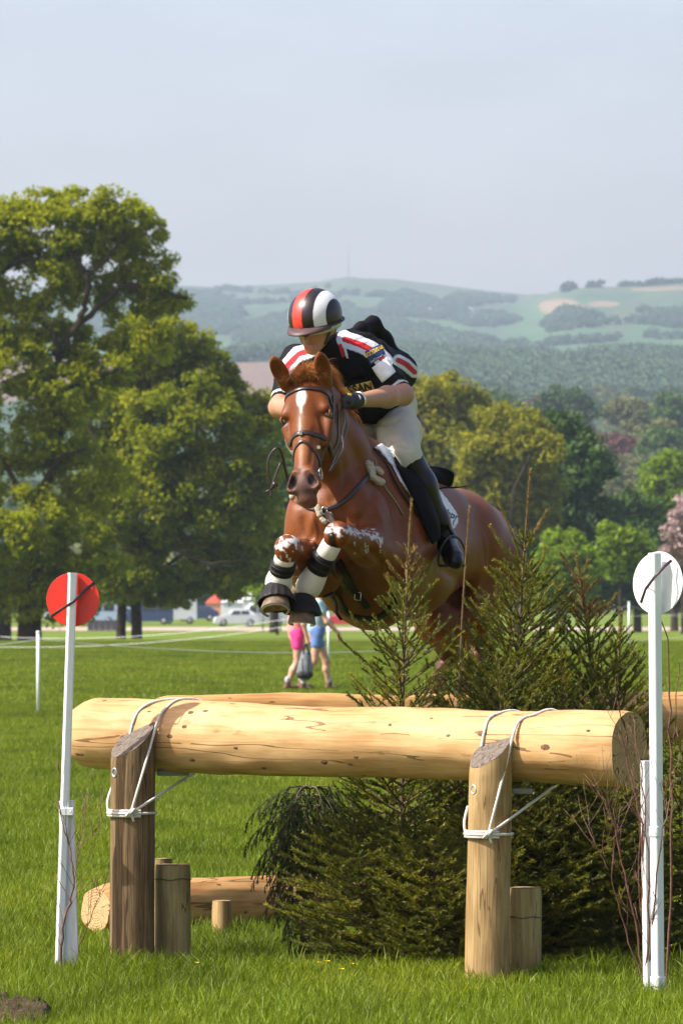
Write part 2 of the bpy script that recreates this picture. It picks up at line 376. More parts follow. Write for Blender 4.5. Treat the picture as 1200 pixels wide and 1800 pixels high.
def lay(name, D0, D1, cell, patches, label, mar=1.0, s=1.0):
    ys = np.arange(D0, D1, cell); pts = []
    for y in ys:
        hw = .06*y+mar; n = int(2*hw/cell)+1
        for i in range(n):
            pts.append((-hw+(i+.5)*cell+random.uniform(-.1,.1)*cell, y+random.uniform(-.1,.1)*cell))
    pts = np.array(pts); sel = RNG.integers(0, len(patches), len(pts)); outs = []
    for k, pm in enumerate(patches):
        q = pts[sel == k]; z = ground_z(q[:,0], q[:,1])
        bare = ((q[:,0]/q[:,1]*FPX+600+20)/105)**2+((q[:,1]-22.0)/.6)**2 < 1
        q = q[~bare]; z = z[~bare]
        o = scatter(name, pm, M_GRASS, np.column_stack([q, z]), RNG.random(len(q))*6.283, s*(.85+.35*RNG.random(len(q))), label, 'grass')
        outs.append(o)
    return outs
lay('grass', 20.5, 34, .5, [grass_patch('g%d'%i, 1500, .62, .035, .095, .0021, 3, 3+i) for i in range(3)], 'fresh green grass blades around and in front of the jump')
lay('grass', 34, 80, 1.0, [grass_patch('gm%d'%i, 3200, 1.25, .035, .085, .0032, 2, 13+i) for i in range(2)], 'green mown parkland grass behind the jump', 2)
lay('grass', 80, 190, 2.5, [grass_patch('gf%d'%i, 5200, 3.1, .04, .10, .007, 2, 23+i) for i in range(2)], 'distant short grass stretching towards the oaks and path', 4)

def tufts(name, spots, mesh, label):
    q = np.array([(P(x, HY, D).x, D) for x, D in spots]); q = q+RNG.normal(0, .02, q.shape); z = ground_z(q[:,0], q[:,1])
    scatter(name, mesh, M_GRASS, np.column_stack([q, z]), RNG.random(len(q))*6.283, .7+.5*RNG.random(len(q)), label, 'grass')
sp = [(random.uniform(140,1190), random.uniform(24.0,24.7)) for _ in range(150)]+[(random.uniform(330,460), random.uniform(25.2,26.9)) for _ in range(40)]+[(random.uniform(180,290), random.uniform(24.6,24.75)) for _ in range(14)]+[(random.uniform(0,1200), random.uniform(22,24)) for _ in range(60)]
tufts('long_grass', sp, grass_patch('tuft', 60, .16, .07, .17, .0023, 5, 77, lean=.9), 'longer unmown grass tufts along the foot of the jump')
# ------------------------------------------------------------------ trees
def leaf_quads(C, R, n, size, flat=.75, seed=0, tint0=None, elong=1.35):
    """clumps at C (k,3) radius R (k,), n leaves each"""
    r = np.random.default_rng(seed); k = len(C); N = k*n
    d = r.normal(size=(N,3)); d /= np.linalg.norm(d, axis=1)[:,None]
    rad = r.random(N)**.45
    c = np.repeat(C, n, 0)+d*(np.repeat(R, n)*rad)[:,None]*np.array([1,1,flat])
    nr = r.normal(size=(N,3))*.8+d*.6+np.array([0,0,.5]); nr /= np.linalg.norm(nr, axis=1)[:,None]
    u = np.cross(nr, r.normal(size=(N,3))); u /= np.linalg.norm(u, axis=1)[:,None]; w = np.cross(nr, u)
    s = (size*(.6+.8*r.random(N)))[:,None]*.5
    V = np.stack([c-u*s*elong, c-w*s*.62+u*s*.1, c+u*s*elong, c+w*s*.62+u*s*.1], 1).reshape(-1,3)
    F = np.arange(4*N).reshape(-1,4)
    tb = r.random(k) if tint0 is None else tint0
    tint = np.clip(np.repeat(tb, n)*.6+.4*r.random(N), 0, 1)
    return V, F, np.repeat(tint, 4)
LM = {
 'oak':   leafmat('oak_leaves',   (.15,.19,.004), (.28,.315,.006), (.42,.42,.010), trans=.58),
 'oak2':  leafmat('oak_leaves_darker', (.12,.16,.004), (.225,.26,.006), (.38,.385,.010), trans=.55),
 'olive': leafmat('olive_leaves', (.11,.13,.006), (.20,.205,.009), (.32,.295,.014), trans=.42),
 'dark':  leafmat('dark_leaves',  (.020,.045,.010), (.04,.085,.014), (.08,.13,.02), trans=.2),
 'mid':   leafmat('green_leaves', (.035,.075,.016), (.065,.125,.022), (.10,.17,.03), trans=.25),
 'bright':leafmat('spring_leaves',(.085,.145,.006), (.15,.235,.008), (.22,.31,.012), trans=.42),
 'pale':  leafmat('pale_leaves',  (.10,.12,.04), (.16,.175,.055), (.22,.215,.08), trans=.3),
 'hill':  leafmat('hill_wood_leaves', (.050,.092,.055), (.070,.122,.066), (.095,.15,.078), trans=.2),  # pale and bluish: part of the distance haze is in this colour
 'copper':leafmat('copper_leaves',(.085,.035,.030), (.13,.055,.045), (.17,.08,.055), trans=.25),
 'pink':  leafmat('pink_blossom', (.30,.20,.19), (.46,.34,.33), (.20,.22,.09), trans=.3),
}
M_BARK = simple('bark', (.045,.034,.022), .9, .4, 6, .8, .05, spec=.1)
def limb(mb, pts, r0, r1, n=8):
    p = spline(pts, 4); k = len(p); L = (p[-1]-p[0]).length
    p = [q+Vector((random.gauss(0,1), random.gauss(0,1), random.gauss(0,1)))*L*.008*(0 < i < k-1) for i, q in enumerate(p)]
    mb.tube(p, [r0+(r1-r0)*(i/(k-1))**.8 for i in range(k)], n)
def tree(D, base, trunk_r, lobes, mat, label, name='leafy_tree', group=None, leaf_px=7.6, dens=1.0, limbs=None, trunks=None, cat='tree', gap=1.0, fine=1.0, clump_px=30, auto=True):
    px = D/FPX
    root = empty(name, G(base, D), label, cat, group)
    seed = random.randint(1, 10**6); r = np.random.default_rng(seed)
    tops = lobes[:]; cx = np.mean([l[0] for l in lobes]); ymax = max(l[1] for l in lobes)
    tb = MB(); zb = G(base, D)
    fk = min(20, lobes[0][3]*.5); fork = P(base+ (cx-base)*.2, ymax-fk, D)
    for tx, tr in (trunks or [(base, trunk_r)]):
        g = G(tx, D); f_ = P(tx+(base-tx)*.4, ymax-fk*1.5, D)
        pts = [g+Vector((0,0,-.5)), g+Vector((0,0,.25*(f_.z-g.z))), f_]
        sp = spline(pts, 6); k = len(sp)
        tr *= .86 if D < 600 else .35
        tb.tube(sp, [tr*(1.0+.45*max(0,1-i/3)-.25*i/k) for i in range(k)], 14)
    tb.build('trunk', M_BARK, root)
    bb = MB(); C = []; R = []; T = []
    for li, l in enumerate(lobes):
        lx, ly, rx, ry = l[:4]; c0 = P(lx, ly, D); dz = min(rx, ry)*px*1.1
        off = l[4]*px if len(l) > 4 else r.uniform(-.5,.5)*rx*px
        A = rx*ry; n = max(4, int(A/(clump_px**2)*9.6*dens*gap))
        d = r.normal(size=(n,3)); d /= np.linalg.norm(d, axis=1)[:,None]
        d[:,1] = np.where(d[:,1] > .3, -d[:,1], d[:,1])
        rr = .62+.42*r.random(n)
        pc = np.array(c0)+np.array([0,off,0])+d*rr[:,None]*np.array([rx*px, dz, ry*px])
        C.append(pc); R.append(clump_px*px*(.45+.6*r.random(n))); T.append(np.clip(r.normal(.5,.12)+r.normal(0,.22,n), 0, 1))
        e = Vector(np.array(c0)+np.array([0,off,0])); mid = fork.lerp(e, .5)+Vector((0,0,(e-fork).length*.06))
        r1 = trunk_r*.17*(.6+.5*random.random())
        if D > 600 or not auto: continue
        limb(bb, [fork, mid, e], r1*1.3, r1*.45)
        for j in r.choice(n, min(n, 7), replace=False):
            q = Vector(pc[j]); limb(bb, [e.lerp(mid, random.random()*.5), e.lerp(q, .5)+Vector((0,0,.2)), q], r1*.4, .03*px*20, 5)
    for lp in (limbs or []):
        lb = MB(); limb(lb, [P(x, y, D-l_*1.25*px) for x, y, l_ in lp[1]], lp[0]*px*.62, lp[0]*px*.28, 10); lb.build('limb', M_BARK, root)
    if bb.v: bb.build('branches', M_BARK, root)
    C = np.concatenate(C); R = np.concatenate(R); T = np.concatenate(T)
    lp = leaf_px*px; per = int(150*(clump_px/30)**2*(7/leaf_px)**2*fine)
    V, F, tint = leaf_quads(C, R, per, lp, seed=seed, tint0=T)
    o = link('crown', mesh_np('crown', V, F, smooth=False, attrs={'tint': ('POINT', tint)}), LM[mat], root)
    tag(o, kind='stuff'); return root, len(F)
nl = 0
def T_(*a, **k):
    global nl
    r_, n_ = tree(*a, **k); nl += n_; return r_
T_(200, 55, .62, [(95,395,105,62),(190,375,75,38),(252,405,46,36),(15,395,60,60),(-60,450,80,100),(275,478,42,34),(170,465,105,52),(55,500,110,55),(300,530,42,20),(225,535,70,34),
  (20,640,90,62),(105,605,80,44),(185,640,70,44),(20,575,70,46),(250,600,60,36),(110,690,85,56),(60,775,100,62),(150,845,80,62),(40,920,100,70),(145,975,80,58),(30,1020,80,48),(115,1052,66,38),(20,1062,60,30),(-90,640,90,130),(-90,900,90,140)], 'oak',
  'huge spreading oak at the left edge with dark forked limbs against the sky', 'oak_tree', 'parkland oaks', dens=1.15, gap=.86, leaf_px=7.2, fine=.8, clump_px=27, auto=False,
  trunks=[(52,.56)], limbs=[(17, [(52,1100,10),(58,960,20),(70,870,30),(100,760,30),(100,640,34),(118,590,40),(150,545,44),(150,480,44)]), (12, [(100,625,40),(95,590,44),(70,560,40)]), (11, [(118,590,40),(170,540,30),(230,500,20),(330,525,20)]),
    (12, [(66,900,36),(30,850,40),(0,800,44)]), (9, [(100,690,40),(170,660,44),(240,640,30)]), (8, [(150,480,40),(120,430,40),(90,380,34)]), (7, [(150,490,40),(200,440,40),(225,395,30)]), (9, [(0,480,30),(40,455,40),(68,462,40)]), (8,[(68,870,40),(100,810,50),(150,790,50)])])
T_(232, 228, .45, [(265,610,80,60),(345,650,70,60),(205,720,115,80),(320,745,115,85),(418,715,62,50),(455,790,44,62),(380,860,105,80),(240,880,115,85),(445,930,52,62),(330,990,105,60),(205,1010,80,44),(420,1015,55,34),(285,1042,70,24)], 'oak2',
  'broad green oak behind the red disc, with two bare trunks standing close together', 'oak_tree', 'parkland oaks', dens=1.1, trunks=[(213,.26),(240,.29)],
  limbs=[(9, [(235,960,40),(300,880,60),(380,850,70),(430,900,60)]), (8, [(240,900,50),(330,750,60),(350,700,60)]), (8, [(250,900,60),(180,800,70),(150,740,60)]), (7,[(300,960,60),(370,990,80),(440,980,60)])])
T_(215, 2, .5, [(-90,900,110,120),(-40,1020,80,50),(-120,700,110,140)], 'oak', 'oak cut off by the left edge, dark trunk beside the huge oak', 'oak_tree', 'parkland oaks', dens=.7)
# around and behind the horse
T_(300, 487, .12, [(485,955,42,50),(492,1010,52,50),(480,1035,36,28)], 'bright', 'light green young tree showing just left of the horse knees', 'young_tree', dens=1.1)
T_(345, 480, .3, [(478,760,50,52),(500,850,70,80),(440,900,60,70),(540,760,60,60),(560,900,80,90),(575,1000,60,40)], 'mid', 'mid green tree behind the horse head, right of the twin trunked oak', 'leafy_tree', dens=1.0)
T_(350, 770, .4, [(725,705,55,46),(785,700,50,44),(830,730,40,36),(700,800,80,70),(790,800,90,70),(760,900,100,80),(690,960,90,80),(850,900,80,90),(820,1010,80,50),(720,1040,70,30)], 'olive', 'olive tinted oak behind the rider back and boot', 'oak_tree', 'parkland oaks', dens=1.0, limbs=[(8, [(780,1000,40),(800,880,60),(760,800,60),(740,730,50)]), (6,[(790,880,60),(840,820,60),(860,780,50)])])
T_(330, 905, .35, [(890,755,62,42),(930,790,60,50),(850,800,50,50),(870,870,65,55),(930,880,60,60)], 'olive', 'rounded yellow olive tree above the tallest spruce tip', 'oak_tree', 'parkland oaks', dens=1.1, limbs=[(7,[(905,980,40),(900,880,70),(930,800,70)])])
T_(350, 985, .4, [(975,775,62,46),(1020,830,52,60),(955,900,80,80),(1040,920,55,60),(985,990,90,60),(910,1000,70,60)], 'dark', 'large dark green tree behind the spruces, in front of the wooded slope', 'leafy_tree', dens=1.25)
T_(295, 992, .1, [(985,965,38,34),(1000,1000,50,40),(965,1020,40,38),(1010,1045,45,24)], 'bright', 'bright light green young tree between the tall spruce and the white disc', 'young_tree', dens=1.1)
T_(310, 1090, .12, [(1085,950,38,30),(1112,985,34,26),(1075,985,30,26)], 'bright', 'small bright green tree just left of the white disc', 'young_tree')
T_(370, 1120, .35, [(1110,920,52,60),(1160,970,60,60),(1080,1020,70,44),(1150,1035,80,34),(1010,1050,60,24)], 'dark', 'dark bushy tree behind the white disc', 'leafy_tree', dens=1.2)
T_(430, 1185, .35, [(1165,860,46,36),(1195,835,50,36),(1140,900,40,34),(1190,905,60,44),(1250,880,60,60)], 'bright', 'fresh green tree at the right edge above the pink blossom', 'leafy_tree')
T_(305, 1200, .15, [(1198,905,24,28),(1192,950,30,34),(1230,930,40,56),(1208,1000,36,28)], 'pink', 'pink blossoming tree at the right edge behind the white disc', 'blossom_tree', dens=.75, gap=.8)
# wooded slope further back
wood = [
 (950, 995, [(995,712,50,34),(975,728,44,26),(1022,722,34,28)], 'dark', 'round dark green tree alone on the crest of the wooded slope'),
 (900, 1000, [(985,750,40,16),(1010,758,28,14)], 'copper', 'purple copper beech just below the round dark tree'),
 (860, 1072, [(1075,785,40,24),(1050,800,30,20),(1105,790,26,18)], 'copper', 'wide copper red tree in the middle of the wooded slope'),
 (1010, 938, [(938,712,18,12)], 'copper', 'tiny copper tree left of the round dark tree'),
 (1000, 1110, [(1095,722,44,24),(1130,735,40,26)], 'pale', 'pale tree on the slope crest right of the round dark tree'),
 (990, 1180, [(1175,722,34,34),(1200,735,40,34)], 'mid', 'green tree on the slope crest at the right edge'),
 (820, 1110, [(1110,830,50,36),(1070,840,40,30)], 'pale', 'pale olive tree below the wide copper tree'),
 (800, 1165, [(1165,790,44,36),(1200,800,40,30)], 'mid', 'soft green tree near the right edge under the crest trees'),
 (700, 1085, [(1085,880,42,38),(1120,880,36,34)], 'pale', 'yellowish tree low on the slope above the small bright tree'),
 (780, 1140, [(1150,840,32,26)], 'bright', 'light green tree low on the slope beside the right edge tree'),
 (930, 900, [(890,715,40,24),(860,710,36,22)], 'mid', 'green tree crown peeping over the yellow olive tree'),
 (960, 830, [(835,702,26,18)], 'pale', 'pale crown peeping out right of the rider back oak'),
 (760, 1055, [(1045,820,30,30),(1060,850,34,30)], 'mid', 'mid green tree beside the large dark tree'),
 (880, 1150, [(1140,760,50,26)], 'pale', 'grey green tree between the crest trees and the copper tree'),
]
for D_, b_, lb, mt, lab in wood:
    T_(D_, b_, .4, lb, mt, lab, 'slope_tree', 'trees on the wooded slope', leaf_px=6, clump_px=18, fine=.8, dens=1.0, cat='tree')
# hedge and scrub along the far side of the path
hx = [(60,600,1062),(130,560,1068),(205,590,1060),(300,600,1060),(385,575,1050),(450,590,1060),(540,600,1060),(620,590,1062),(700,600,1060),(780,580,1062),(860,600,1060),(950,600,1056),(1040,590,1058),(1130,600,1060),(1200,600,1058),(0,600,1058)]
hl = ['beneath the huge oak','left of the twin trunks','behind the twin trunks','right of the twin trunks','behind the red marquee','behind the silver car','behind the horse hooves','behind the walkers','under the horse belly','behind the leaning spruce','behind the tallest spruce','beside the bright young tree','under the small bright tree','behind the white disc','at the right edge','at the left edge']
for (x, D_, y), ll in zip(hx, hl):
    T_(D_, x, .15, [(x-22,y-18,44,30),(x+24,y-12,40,28)], 'dark' if x % 20 else 'mid', 'dark leafy bush across the path '+ll, 'bush', 'bushes beyond the path', leaf_px=6, clump_px=20, fine=.7, dens=1.1, cat='bush')
# uncountable woodland on the hills, each blob a small leafy crown
def crown_proto(name, seed, n=26, per=16):
    r = np.random.default_rng(seed); d = r.normal(size=(n,3)); d /= np.linalg.norm(d,axis=1)[:,None]; d[:,2] = np.abs(d[:,2])*.9-.1
    V, F, t_ = leaf_quads(d*(.7+.2*r.random(n))[:,None], np.full(n,.33), per, .20, seed=seed)
    return mesh_np(name, V, F, smooth=False, attrs={'tint': ('POINT', t_)})
V_, F_, PPw, DDw = sector_grid(np.linspace(1900, 6200, 420), np.linspace(150, 1350, 320))
rdw = 5600+(4300-5600)*smooth01((PPw-900)/120)
PYw = HY-(V_[:,2]-EYE)/DDw*FPX; skw = np.interp(PPw, SKX, SKY_); nbw = fbm(PPw/60, PYw/24, 4, 21)
wm = (nbw > .60) & (PYw > skw+14) & (PYw < 640) & (PPw < 900)
wm |= (PPw > 640) & (PPw < 1000) & (PYw > 575+(PPw-700)*.25+34*(nbw-.5)) & (PYw < 720) & (nbw > .30)
wm |= (PPw > 900) & (PYw > 652+40*(nbw-.5)) & (PYw < 720) & (nbw > .33)
for a_ in ((1000,562,34,7,31),(1185,563,45,12,32),(850,565,40,10,33),(1140,630,50,14,37),(350,560,60,30,35)): wm |= lump(PPw, PYw, *a_)
wm |= lump(PPw, PYw, 480, 595, 42, 34, 34, jag=.3)
wm &= ~((PPw > 885) & (PYw > 578) & (PYw < 628) & ~lump(PPw, PYw, 1180, 565, 70, 22, 32))
wm &= ~((PPw < 420+(PYw-600)*1.0) & (PYw > 606) & (PYw < 700)) & (DDw < rdw)
wm &= ~((PYw > 630) & (PPw < 640))
for (x0,y0,x1,y1,w) in ((880,612,1200,592,.9),(930,640,1200,622,.9),(380,512,600,520,.8),(330,545,520,530,.9),(620,520,800,532,.8),(960,578,1200,566,.9),(360,640,500,632,1.0)):
    wm |= (np.abs(PYw-(y0+(PPw-x0)*(y1-y0)/(x1-x0))-2*np.sin(PPw/37)) < w*.7) & (PPw > x0) & (PPw < x1)
sel = np.where(wm)[0]; sel = RNG.permutation(sel)[:12000]
pts = V_[sel]+np.column_stack([RNG.normal(0,4,len(sel)), RNG.normal(0,8,len(sel)), np.zeros(len(sel))]); pts[:,2] = ground_z(pts[:,0], pts[:,1])+1.0
scatter('hill_woodland', crown_proto('hw', 5), LM['hill'], pts, RNG.random(len(pts))*6.28, 3.2+3.2*RNG.random(len(pts)), 'hazy blue green woods and hedges spread over the far hillside', 'woodland')
# the lower wood between the park and the fields
n = 2600; D_ = RNG.uniform(640, 1900, n); x_ = RNG.uniform(-200, 1400, n)
keep = (D_ < 1150) | (x_ > 640) ; D_ = D_[keep]; x_ = x_[keep]; X_ = (x_-600)/FPX*D_
for mt, k in (('mid',0), ('pale',1), ('dark',2)):
    q = (np.arange(len(D_)) % 3) == k; z_ = ground_z(X_[q], D_[q])
    scatter('valley_woodland', crown_proto('vw%d'%k, 8+k, 40, 22), LM[mt], np.column_stack([X_[q], D_[q], z_+1.5]), RNG.random(q.sum())*6.28, 4+3*RNG.random(q.sum()),
        {'mid':'soft green treetops massed in the valley behind the park','pale':'pale spring treetops mixed into the valley wood','dark':'dark treetops mixed into the valley wood'}[mt], 'woodland')
# skyline trees on the right hand ridge and the mast
for (x, w, h_, lab) in ((998,13,7,'small clump of trees on the skyline above the sandy scar'),(1046,16,8,'flat topped clump of trees standing alone on the right hand skyline'),(1115,26,5,'low line of trees on the skyline near the right edge'),(1175,40,6,'long line of skyline trees running out at the right edge')):
    D_ = 4290; y_ = float(np.interp(x, SKX, SKY_)); k = D_/FPX
    T_(D_, x, 1.2, [(x-w*.4,y_-h_*.35,w*.6,h_),(x+w*.4,y_-h_*.5,w*.6,h_)], 'dark', lab, 'skyline_trees', 'trees on the ridge', leaf_px=5, clump_px=7, fine=1.6, dens=1.3)
M_MAST = simple('mast_steel', (.35,.30,.30), .6)
D_ = 5590; b = P(612, 487, D_); b.z = ZC(612, D_)-1; root = empty('radio_mast', b, 'thin tall mast standing on the highest point of the far hill', 'mast'); m_ = MB(); H_ = (488-428)/FPX*D_
for a_ in range(3):
    q = Vector((math.cos(a_*2.094), math.sin(a_*2.094), 0))*.75; m_.tube([b+q, b+q+Vector((0,0,H_))], .17, 5)
m_.build('lattice_tower', M_MAST, root)
m_ = MB()
for i in range(24):
    z0 = H_*i/24
    for a_ in range(3):
        q = Vector((math.cos(a_*2.094), math.sin(a_*2.094), 0))*.75; q2 = Vector((math.cos((a_+1)*2.094), math.sin((a_+1)*2.094), 0))*.75
        m_.tube([b+q+Vector((0,0,z0)), b+q2+Vector((0,0,z0+H_/24))], .1, 4)
m_.build('bracing', M_MAST, root)
M_STONE = simple('farm_stone', (.55,.48,.42), .9, spec=.1); M_SLATE = simple('slate_roof', (.25,.24,.25), .8)
for i, (x, y, w, lab) in enumerate(((832,560,14,'pale farmhouse on the hillside above the wooded bank'),(752,552,9,'small pale cottage on the hillside left of the farmhouse'),(826,551,7,'barn just above the pale farmhouse'),(1092,655,16,'stone farm buildings in the trees low on the right hand hill'))):
    DD_ = np.linspace(2000, 6000, 2000); yy = HY-(ground_z((x-600)/FPX*DD_, DD_)-EYE)/DD_*FPX; D_ = float(DD_[np.argmax(yy < y)]); k = D_/FPX
    c = P(x, y, D_); root = empty('farmhouse', c, lab, 'house', 'farm buildings on the hills'); hw = w*k*.5; hh = 3.0*k
    m_ = MB(); m_.box(c+Vector((0,0,hh*.5)), (2*hw, 8, hh*1.0+2)); m_.build('wall', M_STONE, root, False)
    m_ = MB(); z = c.z+hh+1; m_.add([(c.x-hw-.3,D_-4.3,z),(c.x+hw+.3,D_-4.3,z),(c.x+hw+.3,D_+4.3,z),(c.x-hw-.3,D_+4.3,z),(c.x-hw-.3,D_,z+2.6),(c.x+hw+.3,D_,z+2.6)], [(0,1,5,4),(2,3,4,5),(0,4,3),(1,2,5),(3,2,1,0)]); m_.build('roof', M_SLATE, root, False)
# ------------------------------------------------------------------ wood materials
def wood_mat(name, cols, grain=(14,14,1.1), crack=.006, crack_col=(.10,.055,.02), rough=.62, patch=None, bstr=.35, blot=.5):
    t = NT(name); v = t.coord(grain, '@lc'); v2 = t.coord((3,3,1.6), '@lc')
    n1 = t.noise(v, 2.2, 6, .65, 1.2); n2 = t.noise(v2, 2.0, 3)
    c = t.ramp(n1, [(.36, cols[0]), (.5, cols[1]), (.64, cols[2])])
    c = t.mix(c, t.ramp(n2, [(.35, cols[0]), (.62, cols[2])]), blot)
    if patch: 
        pn = t.noise(t.coord((6,6,2.2), '@lc'), 2.4, 5, .6)
        c = t.mix(c, patch, t.ramp(pn, [(.63, 0.0), (.70, .6)]))
    f = t.noise(t.coord((9,9,.55), '@lc'), 1.5, 2, .4, .3)
    cr = t.math('LESS_THAN', t.math('ABSOLUTE', t.math('SUBTRACT', f, .5)), crack)
    br = t.math('GREATER_THAN', t.noise(t.coord((3,3,1.4), '@lc'), 2.1, 2), .47)
    crk = t.math('MULTIPLY', cr, br)
    c = t.mix(c, crack_col, t.math('MULTIPLY', crk, .8))
    h = t.math('SUBTRACT', n1, t.math('MULTIPLY', crk, 1.2))
    return t.bsdf(c, rough, h, bstr, .004, spec=.25)
M_LOG = wood_mat('peeled_log', [(.34,.180,.066), (.47,.285,.118), (.56,.375,.178)], patch=(.24,.12,.04), crack=.008)
M_LOG2 = wood_mat('peeled_log_orange', [(.29,.135,.04), (.44,.24,.08), (.52,.32,.125)], patch=(.22,.10,.03), crack=.008)
M_POST = wood_mat('treated_post_dark', [(.060,.036,.015), (.15,.096,.043), (.27,.18,.088)], grain=(34,34,1.5), crack=.008, crack_col=(.045,.025,.01), rough=.75, bstr=.8, blot=.25)
M_POST2 = wood_mat('treated_post_pale', [(.15,.088,.030), (.30,.195,.078), (.42,.295,.135)], grain=(26,26,1.3), crack=.006, crack_col=(.10,.05,.018), rough=.72, bstr=.5, blot=.45)
M_POST3 = wood_mat('treated_short_post', [(.16,.115,.038), (.27,.205,.08), (.36,.29,.13)], grain=(18,18,1.6), crack=.006, crack_col=(.10,.06,.02), rough=.75, bstr=.5, blot=.5)
def end_mat(name, ca, cb, crackc, ring=55):
    t = NT(name); v = t.coord((1,1,0), '@lc'); ln = t.n('ShaderNodeVectorMath', operation='LENGTH'); t.l(v, ln.inputs[0])
    d = t.math('ADD', ln.outputs['Value'], t.math('MULTIPLY', t.noise(v, 9, 3), .03))
    rg = t.math('SINE', t.math('MULTIPLY', d, ring*6.283)); n = t.noise(v, 30, 4)
    c = t.mix(t.ramp(rg, [(0, ca), (1, cb)]), t.ramp(n, [(.3, ca), (.7, cb)]), .6)
    at = t.n('ShaderNodeSeparateXYZ'); t.l(v, at.inputs[0]); an = t.math('ARCTAN2', at.outputs[1], at.outputs[0])
    cr = t.noise(t.coord((1,1,1), '@pol'), 3.2, 1); crk = t.math('LESS_THAN', t.math('ABSOLUTE', t.math('SUBTRACT', cr, .5)), .012)
    c = t.mix(c, crackc, crk); return t.bsdf(c, .85, t.math('SUBTRACT', t.math('ADD', rg, n), crk), .4, .002, spec=.1)
M_END = end_mat('sawn_end_pale', (.40,.25,.11), (.55,.38,.20), (.10,.05,.02))
M_ENDS = end_mat('sawn_end_brown', (.30,.19,.085), (.42,.29,.14), (.07,.04,.02))
M_ENDG = end_mat('weathered_grey_end', (.09,.07,.055), (.22,.185,.155), (.05,.035,.025), ring=70)
M_KNOT = simple('knot', (.13,.06,.02), .8, .5, 60, .4)
def log(name, A, B, radf, label, cat, mat=M_LOG, endA=M_END, endB=M_ENDS, n=56, step=.025, cutA=None, cutB=None, knots=(), group=None, wob=.006, parent=None, seedo=0, sag=0, chamf=.012):
    """round timber from A to B; radf(t) radius; cutA/cutB: outward normals of slanted end cuts"""
    A = Vector(A); B = Vector(B); L = (B-A).length; T = (B-A)/L
    U = T.cross(Vector((0,0,1))); U = (U if U.length > .1 else Vector((1,0,0))).normalized(); Wv = T.cross(U)
    k = max(4, int(L/step)); so = random.random()*50 if not seedo else seedo
    def rr(t_, th):
        x = math.cos(th)*1.3+so; y = math.sin(th)*1.3; z = t_*L
        return radf(t_)+wob*2*(noise.noise(Vector((x, y, z*1.7)))+.45*noise.noise(Vector((x*2.2, y*2.2, z*6+5))))
    root = tag(empty(name, A), label, cat, group) if parent is None else None; par = root or parent
    def pos(t_, th, extra=0):
        r_ = rr(t_, th)+extra; p = A+T*(L*t_)+U*math.cos(th)*r_+Wv*math.sin(th)*r_
        p.z -= sag*math.sin(math.pi*t_); p.z += .01*noise.noise(Vector((t_*L*1.2+so, 3, 1)))
        return p
    V = []; LC = []
    for i in range(k+1):
        t_ = i/k
        for j in range(n):
            th = 2*math.pi*j/n; rc = -chamf if i in (0, k) else 0; p = pos(t_, th, rc)
            off = (p-(A+T*(L*t_)))
            if cutA and t_ < .5: 
                w = (1-t_*2)**3; p = p-T*(off.dot(cutA)/T.dot(cutA))*w
            if cutB and t_ > .5:
                w = (t_*2-1)**3; p = p-T*(off.dot(cutB)/T.dot(cutB))*w
            V.append(p); LC.append((math.cos(th)*.15+so, math.sin(th)*.15, (p-A).dot(T)))
    F = [(i*n+j, (i+1)*n+j, (i+1)*n+(j+1)%n, i*n+(j+1)%n) for i in range(k) for j in range(n)]
    me = mesh_np(name, V, F, attrs={'lc': ('POINT', LC)})
    o = link('log_body' if 'log' in name else 'post_body', me, mat, par)
    for e, (ids, mt, nrm) in enumerate(((list(range(n)), endA, -T), (list(range(k*n, k*n+n)), endB, T))):
        if mt is None: continue
        ring = [V[i] for i in ids]; c = sum(ring, Vector())/n; Vc = []; lc = []; pol = []; R_ = 7
        for q in range(R_+1):
            f = q/R_
            for j in range(n):
                d = ring[j]-c; th = 2*math.pi*j/n; p = c+d*f*.999+nrm*(.0015+.0015*noise.noise(p_ if False else Vector((math.cos(th)*f*3+so, math.sin(th)*f*3, e))))
                Vc.append(p); lc.append((math.cos(th)*f*.15, math.sin(th)*f*.15, 0)); pol.append((math.cos(th)+so, math.sin(th), f*.35))
        Fc = [(q*n+j, (q+1)*n+j, (q+1)*n+(j+1)%n, q*n+(j+1)%n) for q in range(R_) for j in range(n)]
        if e == 1: Fc = [f_[::-1] for f_ in Fc]
        link('sawn_end', mesh_np('sawn_end', Vc, Fc, attrs={'lc': ('POINT', lc), 'pol': ('POINT', pol)}), mt, par)
    for (tk, thd, sz) in knots:
        th = math.radians(thd); c = pos(tk, th, -.001); nn = (c-(A+T*(L*tk))).normalized(); u = T; w = nn.cross(u)
        Vk = [c+nn*.003]; m = 14
        for q in (.45, 1):
            for j in range(m):
                a = 2*math.pi*j/m; rj = sz*q*(1+.25*noise.noise(Vector((math.cos(a)*2, math.sin(a)*2, tk*99))))
                e_ = c+u*math.cos(a)*rj*1.7+w*math.sin(a)*rj; th2 = th+math.sin(a)*rj/radf(tk)*(-1 if w.dot(U*-math.sin(th)+Wv*math.cos(th)) < 0 else 1)
                Vk.append(pos(min(1,max(0,tk+math.cos(a)*rj*1.7/L)), th2, .0012 if q < 1 else -.0006))
        Fk = [(0, 1+j, 1+(j+1)%m) for j in range(m)]+[(1+j, 1+m+j, 1+m+(j+1)%m, 1+(j+1)%m) for j in range(m)]
        mk = bpy.data.meshes.new('knot'); mk.from_pydata([tuple(v) for v in Vk], [], Fk); mk.update(); link('knot', mk, M_KNOT, par)
    return root, pos, (A, B, T, U, Wv, L)
